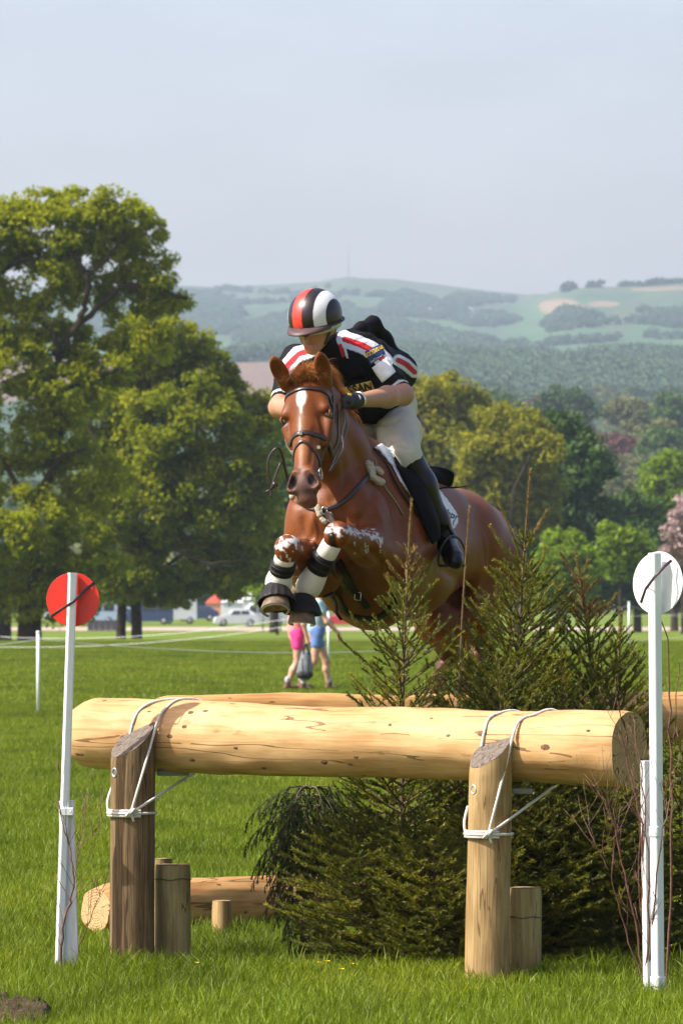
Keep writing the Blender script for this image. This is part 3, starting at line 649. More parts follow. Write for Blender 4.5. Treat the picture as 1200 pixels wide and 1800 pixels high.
# front log : left end further away, right end nearer and sawn face turned to us
FA = P(140, 1290, 25.25); FB = P(1106, 1319, 23.85)
def frad(t): return .152+.010*math.sin(t*5+.6)*(1-t)+.018*max(0, (t-.84)/.16)**.7*(1 if t > .84 else 0)-.004*t-.028*max(0, 1-t/.035)**1.5
log_root, fpos, fax = log('front_log', FA, FB, frad, 'large pale peeled log forming the front top rail, tied to two posts', 'log', chamf=.006, wob=.007, seedo=11.3,
    knots=[(0.027,32,0.0080),(0.036,32,0.0080),(0.056,-76,0.0100),(0.158,-45,0.0070),(0.234,-18,0.0100),(0.237,-44,0.0110),(0.263,-48,0.0090),(0.209,-2,0.0100),(0.244,36,0.0120),(0.298,-76,0.0100),(0.330,12,0.0080),(0.416,-40,0.0070),(0.485,36,0.0130),(0.605,-32,0.0070),(0.545,25,0.0080),(0.770,-23,0.0150),(0.884,-2,0.0160),(0.712,-17,0.0080),(0.958,-27,0.0070),(0.671,-51,0.0070),(0.372,49,0.0090),(0.815,41,0.0090)])
# rear rail, running back to the right from behind the front one
RA = P(285, 1268, 26.15); RB = P(1300, 1262, 27.75)
rr_, rpos, rax = log('rear_log', RA, RB, lambda t: .118+.006*math.sin(t*9)+.012*t, 'thinner peeled log forming the rear top rail, half hidden behind the front log and spruces', 'log', mat=M_LOG2, chamf=.006, seedo=3.1,
    knots=[(.1,-60,.008),(.3,-70,.009),(.88,-20,.012),(.93,10,.010)])
# log lying on the ground under the rear rail
log('ground_log', P(168, 1600, 27.0), P(800, 1568, 28.6), lambda t: .128-.012*t-.02*max(0,1-t/.03), 'orange peeled log lying on the grass behind the dark left post', 'log', mat=M_LOG2, endA=M_END, chamf=.004, seedo=7.7,
    knots=[(.16,-20,.012),(.3,-50,.010),(.36,20,.009)])
# posts
def up_post(name, xb, yb, xt, yt, D, r, mat, label, cut=None, top=M_ENDG, group='upright posts', cat='post', extra=.25, knots=(), seedo=0, n=40):
    A = P(xb, yb, D); A.z = -extra*.4; B = P(xt, yt, D)
    return log(name, A, B, lambda t: r*(1.02-.04*t), label, cat, mat=mat, endA=None, endB=top, cutB=cut, knots=knots, wob=.0022, chamf=.003, group=group, seedo=seedo, n=n, step=.04)
cut = Vector((-.50,-.42,.76)).normalized()
pl_root, plpos, plax = up_post('upright_post', 232, 1690, 233, 1299, 24.86, .0975, M_POST, 'thick dark weathered post at the left, top cut at a slant', cut, seedo=21.0)
pr_root, prpos, prax = up_post('upright_post', 855, 1735, 862, 1318, 23.98, .091, M_POST2, 'thick pale brown post at the right, grey top cut at a slant', cut, seedo=33.0, knots=[])
up_post('short_post', 304, 1690, 304, 1520, 24.98, .0795, M_POST3, 'short round post wired to the dark left upright', None, M_ENDS, 'short round posts', seedo=41.0)
up_post('short_post', 284, 1690, 284, 1512, 25.35, .05, M_POST3, 'short post top just peeping up behind the wired left short post', None, M_ENDS, 'short round posts', seedo=43.0)
up_post('short_post', 922, 1720, 923, 1561, 24.12, .070, M_POST3, 'short round post standing against the pale right upright', None, M_ENDS, 'short round posts', seedo=45.0)
up_post('peg', 391, 1630, 390, 1585, 26.75, .048, M_POST2, 'low round peg holding the ground log on the grass', None, M_ENDS, None, 'peg', seedo=47.0)
M_ZINC = simple('galvanised_steel', (.45,.45,.43), .45, .2, 50, .2, metal=.7)
M_DARKSTEEL = simple('dark_steel', (.08,.08,.08), .5, metal=.6)
for rt, (x, y, D) in ((pl_root, (233,1358,24.86)), (pr_root, (861,1388,23.98))):
    nv = Vector((-.80,-.60,0)).normalized(); c = P(x, y, D)+nv*(.0965 if rt is pl_root else .0895); m_ = MB(); u = nv.cross(Vector((0,0,1)))
    ring = lambda R, z: [c+nv*z+u*math.cos(a*.3927)*R+Vector((0,0,1))*math.sin(a*.3927)*R*1.15 for a in range(16)]
    rings = [ring(.0195,-.01), ring(.0195,.0015), ring(.0165,.003), ring(.0125,.0028), ring(.012,-.004)]
    m_.add(sum(rings, []), [(q*16+j, q*16+(j+1)%16, (q+1)*16+(j+1)%16, (q+1)*16+j) for q in range(4) for j in range(16)]); bo = m_.build('bolt_washer', M_ZINC, rt)
    m_ = MB(); m_.add(ring(.0125,-.001), [tuple(range(16))]); m_.build('bolt_hole', M_DARKSTEEL, bo, False)
# wires round the short posts
M_WIRE = simple('fence_wire', (.10,.09,.08), .5, metal=.5)
for rt, cx, y, D, r, lab in ((pl_root, 304, 1545, 24.98, .081, 'thin wire looped round the left short post'), (pr_root, 922, 1612, 24.12, .0715, 'thin wire looped round the right short post')):
    pts = []; c = P(cx, y, D)
    for i in range(15): a = math.radians(200+i*11.5); pts.append(c+Vector((math.cos(a)*r*1.0, math.sin(a)*r, .004*math.sin(i*.9))))
    a0 = P(cx-58, y+3, D-.09); m_ = MB(); m_.tube([a0, a0+Vector((.03,-.012,.004)), pts[0]+Vector((0,-.01,0))]+pts, .0022, 5)
    for i in range(6): m_.tube([a0+Vector((.005*i,-.008,-.006)), a0+Vector((.005*i+.004,-.014,.006))], .002, 4)
    tag(m_.build('wire_tie', M_WIRE), lab, 'wire')
# metal bracket bars the log rests on
for cx, y, D, x0, x1, lab in ((0,1359,24.98,276,332,'flat bar under the front log beside the dark post'), (0,1391,24.05,900,936,'flat bar under the front log beside the pale post')):
    m_ = MB(); m_.box((P(x0,y,D)+P(x1,y,D))/2, ((x1-x0)*D/FPX,.06,.024)); tag(m_.build('support_bar', M_POST3 if False else simple('painted_bar', (.16,.17,.13), .6), None, False, .004), lab, 'bar', 'bars under the front log')
# ------------------------------------------------------------------ ropes
t = NT('white_rope'); n = t.noise(t.coord(), 180, 3); M_ROPE = t.bsdf(t.ramp(n, [(.3, (.42,.39,.34)), (.7, (.68,.66,.60))]), .85, n, .4, .002, spec=.15)
def rope(mb, pts, r=.0058, twist=.028, n=12):
    pts = spline(pts, 10); k = len(pts); L = 0; u = None; vs = []
    # resample finely
    dens = [pts[0]]
    for a, b in zip(pts, pts[1:]):
        m = max(1, int((b-a).length/.006))
        for i in range(1, m+1): dens.append(a.lerp(b, i/m))
    pts = dens; k = len(pts)
    for i in range(k):
        T = (pts[min(i+1,k-1)]-pts[max(i-1,0)]).normalized()
        if i: L += (pts[i]-pts[i-1]).length
        u = T.orthogonal() if u is None else u; u = (u-T*u.dot(T)).normalized(); w = T.cross(u)
        for j in range(n):
            a = 2*math.pi*j/n; rr = r*(1+.20*abs(math.cos(1.5*(a+L/twist*2.09*2)))-.10); vs.append(pts[i]+(u*math.cos(a)+w*math.sin(a))*rr)
    mb.add(vs, [(i*n+j, i*n+(j+1)%n, (i+1)*n+(j+1)%n, (i+1)*n+j) for i in range(k-1) for j in range(n)]+[tuple(range(n-1,-1,-1)), tuple((k-1)*n+j for j in range(n))])
def on_log(x, th):   # point on the front log at photo column x and angle (deg; 0 = towards us, 90 = top)
    A, B, T, U, Wv, L = fax; t_ = (x+29*max(0, math.cos(math.radians(th)))-140)/(1106-140)
    d0 = math.atan2(*( (Vector((0,-1,0)).dot(Wv)), (Vector((0,-1,0)).dot(U)) )); s_ = 1 if Wv.z*math.cos(d0)-0 > 0 else -1
    a = d0+s_*math.radians(th); return fpos(t_, a, .0055)
def post_ring(ax, posf, z, r_extra, a0, a1, n=14):
    A, B, T, U, Wv, L = ax; t_ = z/(B.z-A.z) - A.z/(B.z-A.z); out = []
    for i in range(n+1):
        a = math.radians(a0+(a1-a0)*i/n); c = A+T*(L*t_); r = .0975*1.0 if ax is plax else .0925
        out.append(c+Vector((math.sin(a), -math.cos(a), 0))*(r+r_extra))
    return out
def tie(ax, posf, xs, kx, ky, kD, yring, lab, rightend):
    m_ = MB(); k = P(kx, ky, kD)
    x2t, x2b = xs[1]; x1t, x1b = xs[0]; lf = lambda x, th: on_log(x, th)
    q1 = lf(x2b, 28)+Vector((0,-.012,0)); qpx = 600+q1.x/q1.y*FPX; qpy = HY-(q1.z-EYE)/q1.y*FPX
    rope(m_, [lf(x2t+25, 140), lf(x2t, 105), lf(x2t-(x2t-x2b)*.45, 75), lf(x2t-(x2t-x2b)*.8, 52), q1, P(qpx+(kx-qpx)*.38, qpy+(ky-qpy)*.38, kD+.05), P(qpx+(kx-qpx)*.7, qpy+(ky-qpy)*.7, kD+.0), k])
    rope(m_, [lf(x1t+25, 135), lf(x1t, 105), lf(x1t-(x1t-x1b)*.5, 75), lf(x1t-(x1t-x1b)*.85, 50), lf(x1b, 25), lf(x1b-4, 0)])
    rope(m_, [k, P(kx+(rightend[0]-kx)*.38, ky+(rightend[1]-ky)*.38, kD+.06), P(*rightend)])
    zr = (P(0, yring, kD)).z
    for q, dz in enumerate((-.011, 0, .011)): rope(m_, post_ring(ax, posf, zr+dz, .008+.003*(q == 1), -105, 22), .0062)
    rope(m_, post_ring(ax, posf, zr, .006, 22, 255), .0058)
    lft = post_ring(ax, posf, zr, .008, -92, -88, 1)[0]; rope(m_, [lft, lft+Vector((-.004,.02,.05)), lft+Vector((.012,.10,.11))], .0058)
    for q in range(4): # knot
        c = k+Vector((.004*q-.008, -.008, .004*(q % 2))); rope(m_, [c+Vector((-.012,0,-.012)), c+Vector((0,-.012,.002)), c+Vector((.012,0,.014))], .0062)
    rope(m_, [k, k+Vector((.008,-.008,-.02)), k+Vector((.012,-.004,-.034))], .005)
    return tag(m_.build('rope', M_ROPE), lab, 'rope', 'ropes tying the front log')
tie(plax, plpos, ((325,246),(350,292)), 230, 1430, 24.74, 1431, 'white rope looped round the dark left post and over the log', (345, 1356, 25.2))
tie(prax, prpos, ((905,862),(968,914)), 858, 1468, 23.87, 1468, 'white rope looped round the pale right post and over the log', (972, 1384, 24.2))
# ------------------------------------------------------------------ flag poles with discs
M_WPLA = simple('white_plastic', (.66,.69,.70), .35, .03, 8, .05, spec=.5)
t = NT('white_painted_stake'); n = t.noise(t.coord((30,30,3)), 2, 4); M_WST = t.bsdf(t.ramp(n, [(.3, (.48,.48,.47)), (.6, (.66,.66,.66))]), .6, n, .3, .003)
M_RED = simple('red_disc_plastic', (.60,.022,.012), .38, .08, 12, .05)
M_TAPE = simple('black_tape', (.02,.016,.018), .35, .3, 60, .4, .002)
def disc(mb, c, r, nrm, th=.004, n=48, rx=1.0):
    nrm = nrm.normalized(); u = nrm.cross(Vector((0,0,1))).normalized(); w = u.cross(nrm)*-1
    a = [c+nrm*th/2+u*math.cos(2*math.pi*j/n)*r+w*math.sin(2*math.pi*j/n)*r for j in range(n)]; b = [p-nrm*th for p in a]
    mb.add(a+b, [tuple(range(n)), tuple(range(2*n-1,n-1,-1))]+[(j, n+j, n+(j+1)%n, (j+1)%n) for j in range(n)])
def square_pole(mb, A, B, w, yaw=0):
    A = Vector(A); B = Vector(B); T = (B-A).normalized(); u = Vector((math.cos(yaw), math.sin(yaw), 0)); u = (u-T*u.dot(T)).normalized(); v = T.cross(u); h = w/2; c = h*.28; vs = []
    for p in (A, B):
        for a, b in ((h-c,h),(h,h-c),(h,c-h),(h-c,-h),(c-h,-h),(-h,c-h),(-h,h-c),(c-h,h)): vs.append(p+u*a+v*b)
    mb.add(vs, [(j, (j+1)%8, 8+(j+1)%8, 8+j) for j in range(8)]+[tuple(range(7,-1,-1)), tuple(range(8,16))])
# left : red
root = empty('flag_marker', G(112, 25.0), 'white pole carrying the red disc with black tape across, left of the jump', 'marker pole')
m_ = MB(); square_pole(m_, P(104, 1709, 24.72), P(127.5, 1010, 24.72), .036, math.radians(14)); po = m_.build('pole', M_WPLA, root, False, .003)
m_ = MB(); square_pole(m_, P(127.4, 1012, 24.72), P(127.6, 1007, 24.72), .038, math.radians(14)); m_.build('pole_cap', M_WPLA, po, False)
nd = Vector((-.15,-1,.02)); m_ = MB(); disc(m_, P(128, 1054, 24.75), .1175, nd); dsk = m_.build('disc', M_RED, root, False, .001)
m_ = MB(); m_.strap([P(90,1084,24.735), P(104,1074,24.725), P(118,1065,24.705), P(124,1061,24.69), P(130,1057,24.69), P(137,1050,24.705), P(150,1037,24.725), P(166,1024,24.735)], .012, .003, Vector((0,-1,0))); m_.build('tape', M_TAPE, dsk)
m_ = MB(); m_.box((P(124,1410,24.74)+P(118,1705,24.74))/2, (.066,.030,.74), Matrix.Rotation(math.radians(-1.6), 3, 'Y')); 
tag(m_.build('stake', M_WST, None, False, .003), 'white painted wooden stake strapped to the pole under the red disc', 'stake', 'white stakes')
m_ = MB(); m_.box(P(118,1427,24.715), (.058,.046,.034), Matrix.Rotation(math.radians(-1.6), 3, 'Y')); br = m_.build('bracket', M_WPLA, root, False, .003)
m_ = MB(); disc(m_, P(125,1427,24.688), .0045, Vector((0,-1,0)), .003, 10); m_.build('screw', M_ZINC, br)
# right : white
root = empty('flag_marker', G(1155, 23.4), 'white pole carrying the white disc with dark tape across, right of the jump', 'marker pole')
m_ = MB(); square_pole(m_, P(1156, 1752, 23.4), P(1150, 972, 23.4), .044, math.radians(38)); po = m_.build('pole', M_WPLA, root, False, .003)
for y in (1462, 1726): m_ = MB(); square_pole(m_, P(1153.6+(y-1450)*.008, y+9, 23.4), P(1153.6+(y-1450)*.008, y-9, 23.4), .052, math.radians(38)); m_.build('clip', M_WPLA, root, False, .003)
nd = Vector((-.66,-.75,.05)); m_ = MB(); disc(m_, P(1156, 1025, 23.445), .130, nd); dsk = m_.build('disc', M_WPLA, root, False, .001)
m_ = MB(); m_.strap([P(1126,1060,23.46), P(1134,1036,23.43), P(1140,1028,23.362), P(1150,1014,23.350), P(1160,1004,23.350), P(1167,996,23.365), P(1180,985,23.37)], .012, .003, Vector((-.5,-.85,0))); m_.build('tape', simple('maroon_tape', (.035,.012,.02), .4), dsk)
m_ = MB(); m_.box((P(1135,1338,23.47)+P(1141,1748,23.47))/2, (.040,.034,.965), Matrix.Rotation(math.radians(-.8), 3, 'Y') @ Matrix.Rotation(.5, 3, 'Z')); tag(m_.build('stake', M_WST, None, False, .003), 'white painted wooden stake behind the pole under the white disc', 'stake', 'white stakes')
# ------------------------------------------------------------------ conifers in the jump
M_NEED = leafmat('spruce_needles', (.035,.055,.006), (.15,.165,.012), (.42,.37,.032), trans=.28, rough=.45, spec=.35)
M_NEEDB = leafmat('browned_needles', (.14,.085,.025), (.24,.15,.05), (.32,.21,.08), trans=.18, rough=.5)
M_CYP = leafmat('cypress_sprays', (.018,.035,.012), (.035,.06,.016), (.09,.12,.035), trans=.12)
M_TWIG = simple('spruce_bark', (.11,.085,.035), .85, .35, 40, .5)
M_TRUNKS = simple('spruce_trunk', (.12,.075,.038), .85, .35, 30, .6)
def needles(A, B, dens, ln, w, seed, spread=.62, tint=None, thin=None):
    """needles round the segments A->B (n,3)"""
    r = np.random.default_rng(seed); d = B-A; L = np.linalg.norm(d, axis=1); cnt = np.maximum(1, r.poisson(L*dens if thin is None else L*dens*thin)); idx = np.repeat(np.arange(len(A)), cnt); N = len(idx)
    T = d[idx]/L[idx][:,None]; p = A[idx]+d[idx]*r.random(N)[:,None]
    q = r.normal(size=(N,3)); q -= T*(q*T).sum(1)[:,None]; q /= np.linalg.norm(q, axis=1)[:,None]; q[:,2] += .25
    dr = T*(.75+.5*r.random(N))[:,None]*(1-spread*.45)+q*spread; dr /= np.linalg.norm(dr, axis=1)[:,None]
    s = np.cross(dr, r.normal(size=(N,3))); s /= np.linalg.norm(s, axis=1)[:,None]; l = (ln*(.65+.6*r.random(N)))[:,None]
    V = np.stack([p-s*w, p+s*w, p+dr*l], 1).reshape(-1,3); tb = (r.random(len(A)) if tint is None else tint)[idx]
    t = np.repeat(np.clip(tb*.65+.35*r.random(N), 0, 1), 3)
    return V, np.arange(3*N).reshape(-1,3), t
def conifer(base, tip, prof, label, name='spruce_tree', nwhorl=26, per=5, rise=.55, droop=0.0, dens=780, ln=.0165, nw=.0021, mat=None, bare_top=.1, azr=None, seed=1, brown_top=0, tw=.36, group='spruces standing in the jump', trunk_r=.015, zmin=0.0, twigstep=.062, curl=.35, forks=()):
    """prof(h): branch length at height fraction h (0 ground, 1 tip)"""
    rn = random.Random(seed); base = Vector(base); tip = Vector(tip); H = (tip-base).length
    root = empty(name, base, label, 'spruce tree' if 'spruce' in name else 'conifer', group)
    bow = Vector((rn.uniform(-.03,.03), rn.uniform(-.03,.03), 0))*H
    axis = [base.lerp(tip, i/12)+bow*math.sin(math.pi*i/12) for i in range(13)]
    tb = MB(); tb.tube(spline(axis, 3), [trunk_r*(1-.8*(i/36)) for i in range(37)], 8); tb.build('trunk', M_TRUNKS, root)
    at = lambda h: axis[min(11, int(h*12))].lerp(axis[min(11, int(h*12))+1], h*12-min(11, int(h*12)))
    SA = []; SB = []; TT = []; TH = []; wb = MB()
    def seg(p, q, tn, th=1.0): SA.append(tuple(p)); SB.append(tuple(q)); TT.append(tn); TH.append(th)
    nwhorl = int(nwhorl*1.35); per = per+1
    for i in range(nwhorl):
        h = zmin+(1-zmin-bare_top)*(i+rn.random()*.6)/nwhorl
        for j in range(per):
            if azr is not None: az = rn.uniform(*azr)
            else: az = 2*math.pi*(j+rn.random()*.7)/per+i*1.7
            L = prof(h)*rn.uniform(.65,1.1)
            if L < .03: continue
            p = at(h); d = Vector((math.cos(az), math.sin(az), 0)); up = rise*(.25+.9*h)+rn.uniform(-.15,.15); tn = rn.random()
            n = max(3, int(L/.045)); pts = [p]
            for k in range(n):
                f = (k+1)/n; v = (d+Vector((0,0,1))*(up-droop*f*1.6+curl*f*f)).normalized(); d = (d+Vector((rn.gauss(0,.05), rn.gauss(0,.05), 0))).normalized()
                pts.append(pts[-1]+v*(L/n))
                if pts[-1].z < .03: pts[-1].z = .03+rn.random()*.02
            wb.tube(pts, [max(.0016, .0055*(1-k/(n+1))*min(1, L/.3)) for k in range(n+1)], 4, caps=False)
            for k in range(1, n+1):
                seg(pts[k-1], pts[k], tn, .45 if k < n*.35 else 1.0)
            # side twigs
            s = 0; side = 1; acc = 0
            for k in range(1, n+1):
                acc += L/n
                while acc > twigstep:
                    acc -= twigstep; f = k/n; tl = tw*L*(1-f*.72)*rn.uniform(.6,1.15)
                    if tl < .02 or f < .12: continue
                    side = -side; T = (pts[k]-pts[k-1]).normalized(); sd = T.cross(Vector((0,0,1))).normalized()*side
                    dv = (T*.75+sd*.75+Vector((0,0,rn.uniform(-.1,.28)-droop*.8))).normalized(); q0 = pts[k]; m = max(2, int(tl/.04)); tp = [q0]
                    for z in range(m):
                        dv = (dv+Vector((rn.gauss(0,.08), rn.gauss(0,.08), curl*.12-droop*.22))).normalized(); tp.append(tp[-1]+dv*(tl/m))
                    wb.tube([tp[0], tp[len(tp)//2], tp[-1]], .0015, 3, caps=False)
                    for z in range(m): seg(tp[z], tp[z+1], tn*.7+rn.random()*.3)
                    if tl > .09:
                        for z in range(1, m):
                            for sg in (-1, 1):
                                T2 = (tp[z+1]-tp[z]).normalized() if z < m else dv; s2 = T2.cross(Vector((0,0,1))).normalized()*sg; l2 = tl*.42*(1-z/m*.6)*rn.uniform(.6,1.2)
                                e = tp[z]+(T2*.8+s2*.7+Vector((0,0,rn.uniform(-.1,.2)-droop*.6))).normalized()*l2; seg(tp[z], e, tn*.6+rn.random()*.4)
    # leader
    ldr0 = len(SA)
    for i in range(14):
        a = 1-bare_top*1.15*(1-i/14); b = 1-bare_top*1.15*(1-(i+1)/14); seg(at(max(0,a)), at(min(1,b)), .7, 1.0 if not brown_top else .8)
    for fk in forks:
        fp = spline([P(*q) for q in fk], 5); wb.tube(fp, [.006*(1-.6*i/len(fp)) for i in range(len(fp))], 5, caps=False)
        for a_, b_ in zip(fp[:-1], fp[1:]): seg(a_, b_, .8, 1.0)
    tag(wb.build('branches', M_TWIG, root), kind='stuff')
    A = np.array(SA); B = np.array(SB); TT = np.array(TT); TH = np.array(TH)
    TH[ldr0:] *= 3.4
    V, F, t_ = needles(A, B, dens, ln, nw, seed, tint=TT, thin=TH)
    zt = V[F[:,0],2]; mi = np.zeros(len(F), int)
    if brown_top: mi = ((zt > base.z+(tip.z-base.z)*(1-brown_top)) & (RNG.random(len(F)) < .75)).astype(int)
    o = link('needles', mesh_np('needles', V, F, smooth=False, attrs={'tint': ('POINT', t_)}, matidx=mi), [mat or M_NEED, M_NEEDB], root)
    tag(o, kind='stuff'); global nneed; nneed += len(F); return root
nneed = 0
def gp(x, D): return Vector(((x-600)/FPX*D, D, 0.0))
pf = lambda pts: (lambda h: float(np.interp(h, [p[0] for p in pts], [p[1] for p in pts])))
conifer(gp(716, 25.0), P(723, 878, 25.0), pf([(0,.40),(.3,.40),(.5,.36),(.6,.33),(.72,.22),(.82,.13),(.9,.05),(1,0)]), 'open slender spruce in front of the horse belly, long bare leader', nwhorl=22, per=5, rise=.85, bare_top=.10, forks=[[(716,1060,25),(738,1015,25),(744,984,25)],[(714,1078,25),(692,1040,24.95),(680,1010,24.95)],[(718,1085,25),(748,1045,25.05),(768,1020,25.05)],[(716,1020,25),(726,1000,25),(732,975,25)]], seed=4, brown_top=.17, tw=.40, curl=.45)
conifer(gp(912, 25.35), P(932, 826, 25.35), pf([(0,.46),(.3,.50),(.5,.46),(.62,.38),(.72,.24),(.8,.10),(.87,.07),(1,0)]), 'tallest spruce, its forked orange tip reaching above the others', nwhorl=30, per=7, rise=.8, bare_top=.13, forks=[[(917,985,25.35),(896,930,25.3),(873,876,25.3)],[(922,968,25.35),(942,930,25.35),(961,898,25.4)],[(915,1003,25.35),(884,962,25.3),(861,924,25.3)],[(918,1030,25.35),(895,1000,25.4),(868,985,25.4)],[(922,1020,25.35),(950,990,25.3),(958,960,25.3)]], seed=8, brown_top=.13, tw=.38, curl=.5)
conifer(gp(1052, 25.6), P(1012, 972, 25.5), pf([(0,.46),(.3,.44),(.5,.38),(.65,.30),(.8,.18),(.9,.09),(1,0)]), 'leaning spruce with browned top, nearest the white disc pole', nwhorl=24, per=7, rise=.85, bare_top=.06, forks=[[(1018,1025,25.5),(1000,995,25.5),(984,972,25.5)],[(1018,1020,25.5),(1028,1000,25.5),(1033,985,25.5)],[(1022,1050,25.5),(1040,1030,25.5),(1052,1018,25.45)],[(1030,1090,25.5),(1072,1060,25.5),(1083,1045,25.5)],[(1025,1070,25.5),(985,1040,25.5),(975,1020,25.5)]], seed=15, brown_top=.16, curl=.5)
conifer(gp(800, 25.5), P(815, 1120, 25.6), pf([(0,.42),(.4,.38),(.7,.24),(1,0)]), 'small dark spruce between the open slender one and the tallest one', nwhorl=18, per=5, rise=.7, bare_top=.05, seed=21, curl=.4)
conifer(gp(985, 25.2), P(985, 1150, 25.25), pf([(0,.42),(.4,.40),(.7,.28),(.9,.12),(1,0)]), 'short bushy spruce right of the tallest one, above the log', nwhorl=20, per=6, rise=.75, bare_top=.04, seed=27, curl=.4)
conifer(gp(852, 25.45), P(858, 1120, 25.45), pf([(0,.40),(.4,.38),(.7,.26),(.9,.12),(1,0)]), 'short bushy spruce left of the tallest one, above the log', nwhorl=18, per=6, rise=.75, bare_top=.04, seed=29, curl=.4)
conifer(gp(1095, 25.75), P(1092, 1080, 25.75), pf([(0,.36),(.5,.34),(.8,.2),(1,0)]), 'narrow spruce at the right of the group, behind the white pole twigs', nwhorl=20, per=6, rise=.9, bare_top=.05, seed=91, curl=.4)
conifer(gp(880, 25.0), P(872, 1150, 24.98), pf([(0,.40),(.5,.40),(.8,.26),(1,.05)]), 'bushy spruce tuft in front of the tallest one, just above the log', nwhorl=18, per=6, rise=.7, bare_top=.03, seed=93, curl=.4)
# the bare brown leader
conifer(gp(838, 25.15), P(825, 888, 25.15), lambda h: .10*(h < .6)+.035*(h >= .6)*(h < .75), 'thin almost bare brown spruce stem between two green ones', nwhorl=10, per=3, rise=1.2, bare_top=.25, seed=31, mat=M_NEEDB, dens=350, ln=.012, trunk_r=.010)
# low bushy ones under the log
low = pf([(0,.36),(.35,.42),(.7,.30),(1,.06)])
conifer(gp(648, 24.85), P(620, 1425, 24.8), low, 'low bushy spruce with branches pointing left under the middle of the log', nwhorl=15, per=8, rise=.35, bare_top=.02, seed=41, curl=.25, tw=.42)
conifer(gp(775, 24.62), P(765, 1455, 24.62), low, 'low bushy spruce left of the pale right upright', nwhorl=15, per=8, rise=.35, bare_top=.02, seed=43, curl=.25, tw=.42)
conifer(gp(700, 25.35), P(690, 1330, 25.35), pf([(0,.34),(.5,.36),(.8,.26),(1,.1)]), 'dark spruce in the shade behind the low bushy ones', nwhorl=15, per=7, rise=.2, bare_top=.02, seed=47, curl=.2)
conifer(gp(955, 24.95), P(960, 1400, 24.95), pf([(0,.34),(.5,.38),(.8,.30),(1,.1)]), 'dark low spruce behind the right short post', nwhorl=16, per=7, rise=.3, bare_top=.02, seed=49, curl=.2)
conifer(gp(1075, 25.05), P(1075, 1380, 25.0), pf([(0,.34),(.5,.38),(.8,.28),(1,.1)]), 'dark low spruce behind the red brown birch twigs', nwhorl=16, per=7, rise=.3, bare_top=.02, seed=53, curl=.2)
conifer(gp(1215, 25.3), P(1200, 1300, 25.3), pf([(0,.40),(.5,.42),(.8,.25),(1,.1)]), 'green spruce at the right edge under the rear rail', nwhorl=16, per=7, rise=.35, bare_top=.02, seed=57, curl=.25)
# drooping cypress
conifer(gp(530, 25.35), P(545, 1375, 25.3), pf([(0,.05),(.3,.18),(.6,.30),(1,.30)]), 'dark drooping cypress boughs hanging at the left end of the spruces', name='cypress', nwhorl=16, per=7, rise=.55, droop=1.15, dens=900, ln=.010, nw=.0016, mat=M_CYP, bare_top=.0, seed=61, curl=-.25, tw=.62, twigstep=.032, group=None)
# ------------------------------------------------------------------ bare birch brushwood
M_BIRCH = simple('birch_twigs', (.13,.055,.035), .6, .3, 60, .2)
def brush(stems, label, seed, name='birch_twigs', r0=.005):
    rn = random.Random(seed); m_ = MB()
    for st in stems:
        pts = spline([P(*q) for q in st[0]], 6); k = len(pts); rr = st[1]
        pts = [p+Vector((rn.gauss(0,.004), rn.gauss(0,.004), 0)) for p in pts]
        m_.tube(pts, [rr*(1-.8*i/k) for i in range(k)], 6)
        for i in range(3, k-1):
            for _ in range(st[2]):
                if rn.random() < .6:
                    T = (pts[i+1]-pts[i]).normalized(); d = (T+Vector((rn.uniform(-.8,.8), rn.uniform(-.5,.5), rn.uniform(-.1,.4)))).normalized(); L = rn.uniform(.06,.26); q = [pts[i]]; n = 5
                    for z in range(n): d = (d+Vector((rn.gauss(0,.12), rn.gauss(0,.12), .1))).normalized(); q.append(q[-1]+d*L/n)
                    m_.tube(q, [.0016*(1-.5*z/n) for z in range(n+1)], 4)
                    if L > .14:
                        d2 = (d+Vector((rn.uniform(-.9,.9), rn.uniform(-.5,.5), .1))).normalized(); m_.tube([q[2], q[2]+d2*L*.25, q[2]+d2*L*.45+Vector((0,0,.01))], .0011, 3)
    return tag(m_.build(name, M_BIRCH), label, 'twigs', 'birch brushwood by the marker poles')
brush([([(1136,1742,23.5),(1130,1600,23.48),(1125,1450,23.45),(1100,1330,23.45),(1085,1230,23.4)], .0075, 1), ([(1136,1742,23.5),(1110,1600,23.5),(1085,1480,23.5),(1060,1400,23.5),(1040,1380,23.5)], .005, 1),
 ([(1137,1740,23.5),(1100,1640,23.5),(1075,1540,23.45),(1090,1420,23.4)], .004, 1), ([(1136,1742,23.5),(1140,1560,23.36),(1128,1380,23.34),(1112,1260,23.4)], .005, 1), ([(1136,1742,23.5),(1160,1500,23.3),(1178,1400,23.34),(1196,1320,23.4)], .004, 1),
 ([(1070,1530,23.45),(1050,1490,23.45),(1035,1460,23.45)], .0025, 1), ([(1137,1740,23.5),(1122,1520,23.5),(1140,1330,23.5),(1160,1230,23.6)], .004, 1)], 'red brown birch twigs bundled against the white pole at the right', 71)
brush([([(1172,1745,23.75),(1180,1500,23.75),(1176,1250,23.75),(1172,1140,23.7),(1152,1040,23.6),(1146,1005,23.5)], .0055, 0), ([(1178,1360,23.75),(1190,1200,23.75),(1196,1160,23.75)], .003, 0), ([(1178,1300,23.75),(1150,1230,23.7),(1120,1180,23.6)], .003, 0)], 'single tall dark twig rising behind the white disc', 73)
brush([([(106,1703,24.62),(112,1620,24.6),(129,1560,24.6),(124,1500,24.6),(108,1440,24.6),(100,1340,24.6)], .006, 1), ([(126,1560,24.9),(140,1480,24.9),(155,1400,24.95)], .003, 1), ([(130,1690,24.95),(165,1600,24.9),(190,1540,24.9)], .003, 1), ([(124,1500,24.88),(160,1470,24.9),(180,1440,24.9)], .0025, 1)], 'thin dark birch twigs against the white stake at the left', 79)
